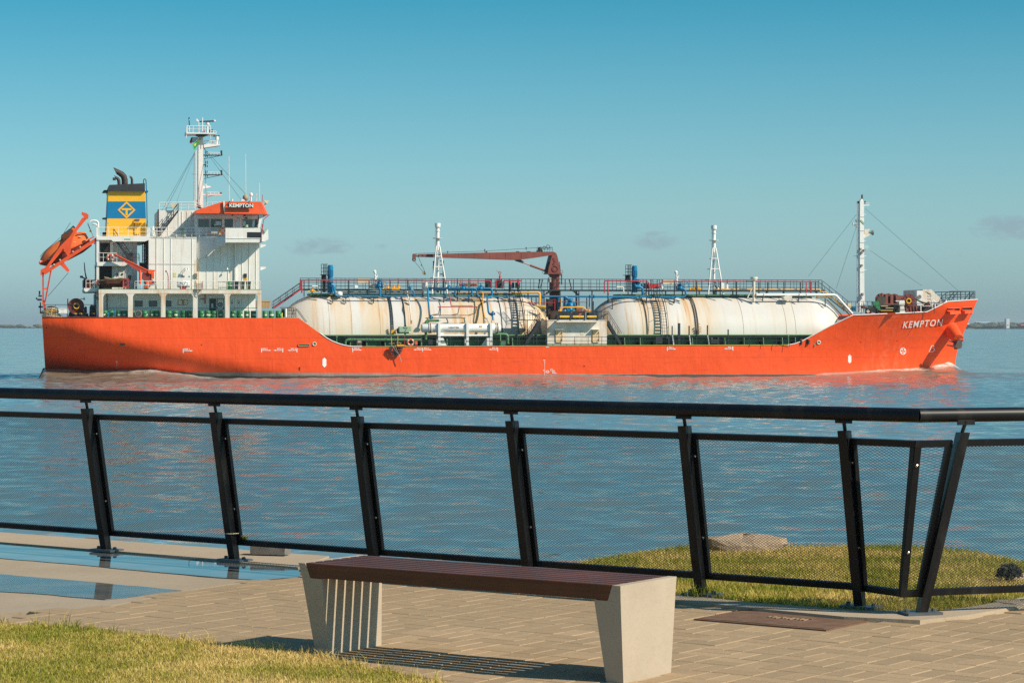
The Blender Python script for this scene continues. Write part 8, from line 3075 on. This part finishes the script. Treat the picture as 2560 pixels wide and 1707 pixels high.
# platforms, stairs and ladders each side of it
m = MB().B('d1', 165, 850, 640, 866, YD + .2, -5.2); m.build('side_platform', navy, ship)
railing('platform_railing', 'd1', [(180, 684), (600, 684), (660, 760)], 168, 12, YD + .3, navy, 5, (.5,))
m = MB()
for u in (240, 415, 585):
    m.E('d1', [(u - 7, 866), (u + 7, 866), (u + 7, 1300), (u - 7, 1300)], YD + .3, YD + .45)
m.beam(q('d1', 290, 900, YD + .3), q('d1', 200, 960, YD + .3), .06); m.beam(q('d1', 290, 900, YD + .3), q('d1', 350, 1060, YD + .3), .06)
m.build('platform_post', navy, ship)
stair('stair', 'd1', (395, 1280), (640, 880), YD + .0, .8, navy, 150, 52, 12)
stair('stair', 'd1', (2082, 1290), (1846, 876), YD + .2, .8, navy, 0, 46, 12)
m = MB()
for du, dy in ((0, 0), (38, .5)):
    m.T('d1', [(1680 + du, 702), (1840 + du * .6, 708), (2060 + du, 1090)], YD + .3 + dy, 5, 6)
for u, v in ((1730, 704), (1782, 706)):
    m.T('d1', [(u, v), (u, 852)], YD + .3, 6, 5)
m.T('d1', [(1755, 850), (1785, 770)], YD + .3, 5, 5)
for k in range(5):
    m.T('d1', [(1845 + 45 * k, 740 + 78 * k), (1845 + 45 * k, 880 + 78 * k)], YD + .3, 3.5, 5)
m.build('platform_railing', navy, ship)
# ladders laid on the tank shells
def tank_ladder(c, ul0, ul1, wpx, v0, v1, off=.55, rungs=18):
    """ladder with two curved stringers following the tank shell at a stand-off"""
    xl = q(c, ul0, v0, -3.0).x
    wd_ = wpx * .0417 / CROP[c][2]
    R = RT + off
    m = MB()
    a0, a1 = math.radians(62), math.radians(-4)
    pts = []
    for k in range(13):
        a = a0 + (a1 - a0) * k / 12
        pts.append(Vector((xl, -R * math.cos(a), ZT + R * math.sin(a))))
    for o_ in (0, wd_):
        m.tube([p + Vector((o_, 0, 0)) for p in pts], .055, 6)
    for k in range(rungs):
        a = a0 + (a1 - a0) * (k + .5) / rungs
        y, z = -R * math.cos(a), ZT + R * math.sin(a)
        m.box(xl, y - .09, z - .02, xl + wd_, y + .09, z + .02)
    o = m.build('tank_ladder', navy, ship)
    m = MB()
    for o_ in (0, wd_):
        m.tube([Vector((p.x + o_, (p.y) * 1.13, ZT + (p.z - ZT) * 1.13)) for p in pts], .03, 5)
        for p in pts[::3]:
            m.tube([p + Vector((o_, 0, 0)), Vector((p.x + o_, p.y * 1.13, ZT + (p.z - ZT) * 1.13))], .024, 5)
    m.build('ladder_handrail', navy, o)


tank_ladder('d3', 648, 740, 108, 560, 1140)
tank_ladder('d1', 176, 240, 118, 470, 860)
MB().T('d1', [(240, 130), (240, 460)], -2.6, 6, 5).build('pipe_stand', navy, ship)
MB().T('d1', [(265, 130), (265, 460)], -2.6, 6, 5).build('pipe_stand', navy, ship)
m = MB()
for u in (170, 286):
    m.T('d1', [(u, 440), (u, 830)], -4.9, 5, 5)
for k in range(9):
    m.T('d1', [(170, 470 + 44 * k), (286, 470 + 44 * k)], -4.9, 5, 5)
m.build('ladder_frame', navy, ship)
m = MB()
for u0, u1 in ((565, 600), (672, 708)):
    for u in (u0, u1):
        m.T('d3', [(u, 256), (u + (20 if u0 < 600 else 0), 560)], -3.2, 6, 5)
for k in range(8):
    m.T('d3', [(600, 290 + 34 * k), (690, 290 + 34 * k)], -3.2, 3.5, 5)
m.build('ladder_frame', navy, ship)

# ---- the heater
YHt = -6.9
c0, c1 = q('c8', 378, 855, YHt), q('c8', 1798, 855, YHt)
rH = .445
m = MB().lathe((0, YHt, c0.z), 'x', [(c0.x - .02, .15), (c0.x, rH * .8), (c0.x + .12, rH), (c1.x - .25, rH), (c1.x - .05, rH * .75), (c1.x, .1)], 28)
ht = m.build('heater_vessel', white_c, ship)
for u in (512, 548, 1708, 1742):
    x = q('c8', u, 855, YHt).x
    MB().lathe((x, YHt, c0.z), 'x', [(-.035, rH + .09), (.035, rH + .09)], 28).build('flange', white_r, ht)
for u in (530, 1726):
    x = q('c8', u, 855, YHt).x
    m = MB()
    for k in range(16):
        an = 2 * math.pi * k / 16
        m.box(x - .09, YHt + math.cos(an) * (rH + .05) - .025, c0.z + math.sin(an) * (rH + .05) - .025, x + .09, YHt + math.cos(an) * (rH + .05) + .025, c0.z + math.sin(an) * (rH + .05) + .025)
    m.build('flange_bolt', paint('rust_bolt', (.25, .11, .04), .7), ht)
m = MB()
# lettering wrapped on the drum
tv_, tf_ = text_mesh('HEATER', .02)
a, b_ = q('c8', 868, 862, YHt - rH), q('c8', 1052, 832, YHt - rH)
zz = c0.z
v = []
for p_ in tv_:
    z = a.z + (b_.z - a.z) * p_[1]
    dz_ = min(.9, max(-.9, (z - zz) / rH))
    v.append((a.x + (b_.x - a.x) * p_[0], YHt - math.sqrt(1 - dz_ ** 2) * (rH + .012), z))
m.add(v, tf_); m.build('heater_lettering', navy, ht)
m = MB().B('c8', 1414, 812, 1468, 838, YHt - rH - .02, YHt - rH + .12); m.build('name_plate', paint('amber_plate', (.72, .42, .04), .5), ht)
for u0, u1 in ((680, 722), (1182, 1226), (1604, 1648)):
    a, b_ = q('c8', u0, 1166, -7.5), q('c8', u1, 768, -7.5)
    m = MB().box(a.x, -7.55, ZM, b_.x, -7.15, b_.z); m.box(a.x, -6.6, ZM, b_.x, -6.3, b_.z); m.box(a.x, -7.149, b_.z - .2, b_.x, -6.601, b_.z)
    m.build('heater_frame', white_c, ht)
m = MB().T('c8', [(722, 988), (1604, 988)], -7.3, 17, 10); m.build('tie_tube', white_c, ht)
m = MB().E('c8', [(720, 890), (812, 890), (770, 975), (720, 975)], -7.1, -6.9); m.build('saddle', white_c, ht)
m = MB().E('c8', [(1470, 890), (1536, 890), (1520, 965), (1490, 965)], -7.1, -6.9); m.build('saddle', white_c, ht)
m = MB().E('c8', [(722, 1030), (770, 1030), (832, 1166), (722, 1166)], -6.8, -6.7); m.build('gusset', white_c, ht)
m = MB().E('c8', [(1604, 1030), (1540, 1030), (1450, 1166), (1604, 1166)], -6.8, -6.7); m.build('gusset', white_c, ht)
pg = paint('pipe_green', (.085, .20, .085), .5, .15)
for pts, y, r in (([(456, 800), (458, 755), (480, 728), (520, 722), (692, 722)], -6.8, 24), ([(460, 925), (458, 1060)], -6.9, 24), ([(1650, 965), (1860, 965), (1905, 975), (1920, 1010), (1920, 1140)], -6.9, 25), ([(330, 1062), (240, 1066)], -7.0, 20)):
    MB().T('c8', pts, y, r, 12).build('heater_pipe', pg, ship)
for u, v in ((458, 985), (690, 722), (1920, 1130)):
    m = MB().V('c8', u, v - 6, v + 6, 36, -6.9, 14); m.build('pipe_flange', pg, ship)
for k, (u, v) in enumerate(((1525, 740), (1555, 700), (1575, 745), (1640, 745))):
    m = MB().V('c8', u, v - 30, v + 35, 10, -6.7, 8); m.ball(q('c8', u, v - 10, -6.7), .12, 8, 6); m.build('heater_valve', paint('cream_valve', (.66, .52, .36), .6, .2), ship)
m = MB().B('c8', 505, 1060, 582, 1166, -7.3, -7.0); m.build('deck_cabinet', navy, ship)
m = MB().B('c8', 1790, 1075, 1890, 1160, -7.1, -6.9); m.build('drip_box', paint('cradle_green', (.062, .165, .085), .6, .2), ship)
for u, v0 in ((838, 1050), (1790, 970), (2003, 1030), (382, 1090)):
    m = MB().beam(q('c8', u, v0, -7.5), q('c8', u + 4, 1160, -7.5), .09, .1); m.build('rail_stay', brk_m, ship)
# tall stanchions on the deck edge forward
for u, v0, hw_, mt in ((921, 1010, 6, 1), (1033, 966, 18, 0), (1198, 1008, 7, 1), (1497, 998, 7, 1), (1836, 1066, 7, 0)):
    m = MB().E('d3', [(u - hw_, v0), (u + hw_, v0), (u + hw_, 1322 if not mt else 1160), (u - hw_, 1322 if not mt else 1160)], -7.8, -7.6)
    o = m.build('deck_post', navy, ship)
    if mt:
        MB().beam(q('d3', u, 1160, -7.7), q('d3', u + 22, 1325, -7.8), .11, .1).build('post_foot', paint('pale_grey_post', (.50, .52, .53), .5), o)
m = MB()
for u0, v0, u1, v1 in ((655, 1180, 760, 1300), (740, 1160, 850, 1215), (850, 1200, 960, 1310), (1550, 1225, 1660, 1300), (1660, 1190, 1730, 1320)):
    m.B('d3', u0, v0, u1, v1, -7.2, -6.8)
m.build('deck_gear', navy, ship)

# ================================================================== FORECASTLE
def fc_z(px):
    return P(px, 788 - (px - 2143) * .042, -7).z - .12


m = MB().E('d5', [(440, 1368), (510, 1368), (500, 1325), (495, 1200), (490, 210), (486, 108), (442, 108), (440, 400)], -.55, .55)
bm2 = m.build('foremast', white_c, ship)
for v in (305, 475, 620, 810, 980):
    MB().B('d5', 438, v - 2, 494, v + 3, -.58, -.54).build('mast_band', paint('seam_grey', (.45, .43, .40), .6), bm2)
m = MB().T('d5', [(424, 1480), (424, 150)], -.4, 7, 8); m.T('d5', [(406, 1480), (404, 145)], -.4, 4, 6)
for v in (340, 540, 740, 940, 1135, 1330):
    m.T('d5', [(424, v), (442, v)], -.4, 5, 5)
m.build('mast_pipe', white_c, bm2)
m = MB().V('d5', 466, 34, 90, 11, 0, 10); m.V('d5', 502, 112, 150, 10, -.2, 10); m.V('d5', 424, 112, 140, 9, -.2, 10); m.build('mast_light', soot, bm2)
m = MB().E('d5', [(486, 136), (556, 136), (556, 142), (500, 142)], -.3, .2); m.E('d5', [(486, 158), (556, 158), (556, 168), (490, 170)], -.3, .2); m.V('d5', 455, 88, 112, 20, 0, 10); m.build('mast_head_frame', white_c, bm2)
m = MB().E('d5', [(486, 512), (566, 512), (560, 532), (500, 562), (484, 562)], -.35, .2); m.build('horn_bracket', white_r, bm2)
m = MB().E('d5', [(500, 455), (545, 460), (545, 510), (500, 510)], -.3, .1); m.V('d5', 542, 452, 472, 14, -.1, 10); m.build('horn_box', white_r, bm2)
p = q('d5', 545, 498, -.1)
kq = .0417 / 4.9
m = MB().lathe(p, 'x', [(0, 9 * kq), (22 * kq, 11 * kq), (40 * kq, 22 * kq), (54 * kq, 34 * kq), (62 * kq, 35 * kq)], 18); m.build('fog_horn', paint('horn_grey', (.22, .25, .24), .4), bm2)
m = MB().T('d5', [(350, 402), (440, 405)], -.2, 5, 6); m.T('d5', [(360, 402), (420, 440), (440, 440)], -.2, 4, 6); m.V('d5', 354, 374, 402, 9, -.2, 8); m.build('lamp_arm', white_r, bm2)
m = MB().E('d5', [(436, 344), (460, 340), (500, 385), (490, 400)], -.6, -.5); m.E('d5', [(388, 342), (404, 340), (408, 372), (396, 366)], -.3, -.1); m.build('mast_bracket', green_l, bm2)
m = MB().D('d5', 525, 673, 31, -.15, -.1, 20); m.build('radar_reflector', paint('reflector', (.30, .46, .48), .2), bm2)
for u, v in ((455, 700), (498, 715), (470, 900), (480, 1250), (470, 745)):
    m = MB().B('d5', u - 9, v - 14, u + 9, v + 12, -.9, -.56); m.build('mast_fitting', paint('fitting_tan', (.36, .30, .24), .6), bm2)
m = MB().T('d5', [(436, 785), (360, 785)], 0, 3, 5); m.T('d5', [(490, 785), (518, 785)], 0, 3, 5); m.T('d5', [(486, 277), (515, 277)], 0, 3, 5); m.T('d5', [(486, 596), (520, 596)], 0, 3, 5); m.T('d5', [(486, 955), (518, 955)], 0, 3, 5); m.build('mast_rung', white_c, bm2)
MB().E('d5', [(455, 1270), (490, 1240), (485, 1290), (470, 1310)], -.8, -.6).build('mast_winch', white_c, bm2)
for c, pts, y in (('d5', ((402, 270), (-190, 1030)), (-.2, -2)), ('d5', ((396, 430), (148, 1185)), (-.2, -1.5)), ('d5', ((506, 205), (1645, 1210)), (0, 0)), ('d5', ((570, 720), (1200, 1150)), (.2, 2))):
    MB().T(c, list(pts), list(y), 1.9, 4).build('mast_stay', wire_m, bm2)
m = MB().V('d5', 432, 1355, 1475, 22, -1.2, 12); m.V('d5', 468, 1370, 1470, 8, -1.2, 8); m.ball(q('d5', 432, 1362, -1.2), .18, 10, 6); m.build('white_vent', white_c, ship)
m = MB().B('d5', 288, 1362, 345, 1440, -2, -1.4); m.build('stowed_crate', beige, ship)
MB().B('d5', 355, 1405, 385, 1460, -2.4, -1.9).build('blue_winch', blue, ship)
railing('forecastle_railing', 'e1', [(-400, 262), (150, 266)], 210, 8, -3, navy, 5, (.5,))
m = MB().T('e1', [(-80, 352), (500, 332), (1330, 294), (1560, 300)], -6.3, 7, 6); m.T('e1', [(-80, 420), (1000, 395)], -6.3, 4, 5)
for u in (-60, 225, 600, 985, 1376):
    m.T('e1', [(u, 345), (u, 505)], -6.3, 6, 5)
m.build('forecastle_railing', navy, ship)
# windlass drums
def windlass(c, cu, cv, ru, y0, y1, nm, gaps):
    m = MB()
    p = q(c, cu, cv, y0)
    r = ru * .0417 / CROP[c][2]
    for k in range(gaps + 1):
        yy = y0 + (y1 - y0) * k / gaps
        m.lathe((p.x, yy, p.z), 'y', [(-.07, r), (.07, r)], 28)
    o = m.build(nm, brick, ship)
    m = MB().lathe((p.x, y0, p.z), 'y', [(.08, r * .72), (y1 - y0 - .08, r * .72)], 24); m.build('wound_rope', paint('dark_rope', (.09, .075, .06), .9, .3), o)
    return o


for k, (u0, y) in enumerate(((340, -4.2), (470, -3.6), (590, -3.0))):
    cu, cv, ru = u0, 225, 128 - 6 * k
    rings = []
    p = q('e1', cu, cv, y); r = ru * .0417 / 7.84
    m = MB().lathe((p.x, y, p.z), 'y', [(-.10, r), (.10, r)], 28)
    o = m.build('windlass_drum', [paint('drum_red', (.36, .06, .035), .55, .2), brick, brick_d][k], ship)
    MB().lathe((p.x - .15, y - .2, p.z - .12), 'y', [(-.25, r * .78), (.10, r * .78)], 24).build('rope_layer', paint('dark_rope', (.075, .065, .055), .9, .3), o)
    for a in range(4):
        an = .4 + a * .55
        MB().beam(Vector((p.x + math.cos(an) * r * .4, y - .14, p.z + math.sin(an) * r * .4)), Vector((p.x + math.cos(an) * r * 1.02, y - .14, p.z + math.sin(an) * r * 1.02)), .12, .12).build('brake_band', brick, o)
m = MB().B('e1', 300, 300, 720, 330, -4.6, -3.0); m.B('e1', 420, 120, 470, 300, -4.5, -4.2); m.B('e1', 520, 125, 575, 320, -4.5, -4.2); m.E('e1', [(620, 140), (790, 150), (800, 300), (640, 300)], -4.3, -3.6); m.build('windlass_frame', brick, ship)
m = MB().B('e1', 270, 330, 720, 480, -4.6, -3.0); m.build('windlass_bed', rubber, ship)
p = q('e1', 882, 235, -4.8); r = 126 * .0417 / 7.84
m = MB().lathe((p.x, -4.8, p.z), 'y', [(-.08, r), (.08, r)], 32)
wd_ = m.build('mooring_winch', brick_d, ship)
MB().lathe((p.x, -4.8, p.z), 'y', [(.09, r * .6), (1.6, r * .6)], 24).build('drum_barrel', brick_d, wd_)
for a in range(6):
    an = a * 1.047 + .2
    MB().beam(Vector((p.x + math.cos(an) * .3, -4.9, p.z + math.sin(an) * .3)), Vector((p.x + math.cos(an) * r * .95, -4.9, p.z + math.sin(an) * r * .95)), .05, .06).build('flange_rib', brick_d, wd_)
hp = q('e1', 876, 254, -5.0)
MB().ring(hp, 'y', .25, .06, 20, 6).build('drum_hub', fun_y, wd_)
MB().lathe((hp.x, -4.95, hp.z), 'y', [(0, .2), (.06, .2)], 14).build('hub_bore', dark, wd_)
MB().E('e1', [(800, 380), (860, 330), (1000, 330), (1040, 400), (1050, 480), (780, 490)], -4.7, -3.6).build('winch_bed', brick_d, wd_)
for u in (820, 900, 960, 1020):
    MB().beam(q('e1', u, 350, -4.75), q('e1', u + 20, 470, -4.75), .1, .1).build('bed_strut', brick, wd_)
m = MB().E('e1', [(175, 262), (285, 262), (330, 440), (300, 445), (190, 340)], -5.6, -5.2); m.build('green_guard', green_b, ship)
m = MB().E('e1', [(575, 330), (720, 335), (720, 395), (600, 395)], -5.2, -4.6); m.build('green_motor', paint('olive_motor', (.10, .14, .04), .6), ship)
for vv, u0, u1 in ((352, 335, 470), (390, 430, 580), (440, 330, 570)):
    MB().B('e1', u0, vv - 8, u1, vv + 8, -5.6, -5.3).build('platform_edge', paint('dirty_yellow', (.55, .40, .06), .6), ship)
m = MB().B('e1', 340, 360, 560, 500, -5.2, -4.7); m.build('deck_machinery', rubber, ship)
m = MB().V('e1', 84, 400, 500, 62, -5.6, 16); m.V('e1', 250, 400, 500, 26, -5.6, 12); m.build('mooring_bollard', rubber, ship)
m = MB().D('e1', 82, 455, 32, -6.2, -6.0, 14); m.build('bollard_plate', beige, ship)
m = MB().E('e1', [(30, 380), (100, 350), (230, 370), (270, 405), (210, 470), (150, 480), (140, 420)], -5.0, -4.3); m.build('canvas_cover', beige, ship)
m = MB().B('e1', -20, 345, 30, 400, -4.6, -4.0); m.build('red_box', brick_d, ship)
m = MB().E('e1', [(690, 260), (705, 240), (785, 240), (800, 262), (800, 335), (690, 335)], -5.9, -5.2); m.E('e1', [(715, 335), (780, 335), (815, 495), (700, 495)], -5.8, -5.3); m.build('deck_vent', white, ship)
m = MB().E('e1', [(625, 246), (700, 246), (695, 262), (625, 262)], -5.8, -5.4); m.build('vent_spout', white_c, ship)
m = MB().E('e1', [(1036, 62), (1048, 50), (1140, 50), (1152, 62), (1146, 330), (1132, 342), (1050, 342), (1038, 330)], -3.8, -3.2)
hd = m.build('store_hatch', white_c, ship)
m = MB().ring(q('e1', 1092, 170, -3.85), 'y', .19, .03, 16, 6); m.beam(q('e1', 1062, 170, -3.85), q('e1', 1122, 170, -3.85), .04); m.beam(q('e1', 1092, 140, -3.85), q('e1', 1092, 200, -3.85), .04); m.build('hatch_wheel', paint('brass_olive', (.30, .27, .14), .5), hd)
MB().V('e1', 1110, 350, 470, 14, -4.5, 10).build('fairlead_roller', white_c, ship)
m = MB().E('e1', [(1150, 40), (1165, 28), (1322, 28), (1490, 190), (1560, 300), (1400, 440), (1150, 400)], -3.0, 3.0)
sth = m.build('store_house', white_r, ship)
for k in range(3):
    MB().T('e1', [(1255, 90 + 55 * k), (1275, 110 + 55 * k), (1300, 90 + 55 * k), (1320, 115 + 55 * k)], -3.05, 4, 5).build('cable', paint('cable_tan', (.40, .36, .28), .7), sth)
MB().T('e1', [(1210, 60), (1290, 105), (1330, 150)], -3.05, 4, 5).build('cable', paint('cable_tan', (.40, .36, .28), .7), sth)
MB().B('e1', 1258, 262, 1290, 282, -3.1, -3.0).build('call_point', paint('signal_red', (.5, .04, .03), .5), sth)
MB().B('e1', 1405, 318, 1455, 330, -3.1, -3.0).build('vent_slot', soot, sth)
m = MB().T('e1', [(1330, 400), (1322, 290), (1335, 258), (1358, 246), (1380, 258), (1392, 290), (1390, 430)], -4.4, 15, 10); m.build('gooseneck_vent', white_c, ship)
m = MB()
pts = [q('e1', 1015 + 235 * t_, 215 + 90 * t_ + 18 * math.sin(math.pi * t_), -4.6) for t_ in [k / 22 for k in range(23)]]
for k in range(22):
    m.ring((pts[k] + pts[k + 1]) / 2, 'y' if k % 2 else 'z', .075, .028, 8, 4)
m.build('anchor_chain', soot, ship)
m = MB().E('e1', [(1185, 320), (1290, 300), (1310, 345), (1200, 350)], -4.6, -4.2); m.B('e1', 1120, 360, 1340, 460, -4.4, -3.6); m.build('chain_stopper', soot, ship)
MB().B('e1', 1205, 330, 1280, 346, -4.8, -4.6).build('chain_guard', brick_d, ship)
# bow pulpit
m = MB()
def sheer_pt(px, h):
    s = P(px, 752, -4 if px < 2420 else -1).x
    u = min(1, (s - S0) / L0)
    p = hull_pt(u, 1.0)
    return p + Vector((0, .08, h))


hs = 1.0
px_list = [2352, 2362, 2375, 2388, 2401, 2412, 2422, 2430, 2437, 2442]
tops_ = []
for k, px in enumerate(px_list):
    p = sheer_pt(px, 0)
    zt = P(px, 728.5, p.y).z if px > 2368 else P(px, 728.5 + (2368 - px) * .8, p.y).z
    tops_.append(Vector((p.x, p.y, zt)))
    m.tube([p, tops_[-1]], .035, 5)
for sgn in (1, -1):
    L_ = [Vector((p.x, p.y * sgn, p.z)) for p in tops_]
    m.tube(L_, .045, 6)
    for fr_ in (.36, .68):
        m.tube([Vector((p.x, p.y * sgn, p.z - fr_ * .9)) for p in tops_], .026, 5)
    if sgn < 0:
        for p in L_:
            m.tube([p - Vector((0, 0, .95)), p], .035, 5)
for k in (3, 4, 6, 8):
    a = tops_[k]
    m.tube([a - Vector((0, -.1, .15)), a + Vector((-.55, .5, -.95))], .04, 5)
m.build('bow_railing', navy, ship)
m = MB().tube([tops_[0], sheer_pt(2346, .55), sheer_pt(2344, .2)], .04, 6); m.build('bow_railing', navy, ship)
p = q('e1', 1608, 250, -4.5)
MB().lathe((p.x, -4.5, p.z - .2), 'z', [(0, .1), (.3, .07)], 8).build('bow_light', white_c, ship)
MB().B('e1', 1545, 225, 1700, 262, -3.0, 3.0).build('breakwater', paint('grey_plate', (.30, .33, .34), .6), ship)
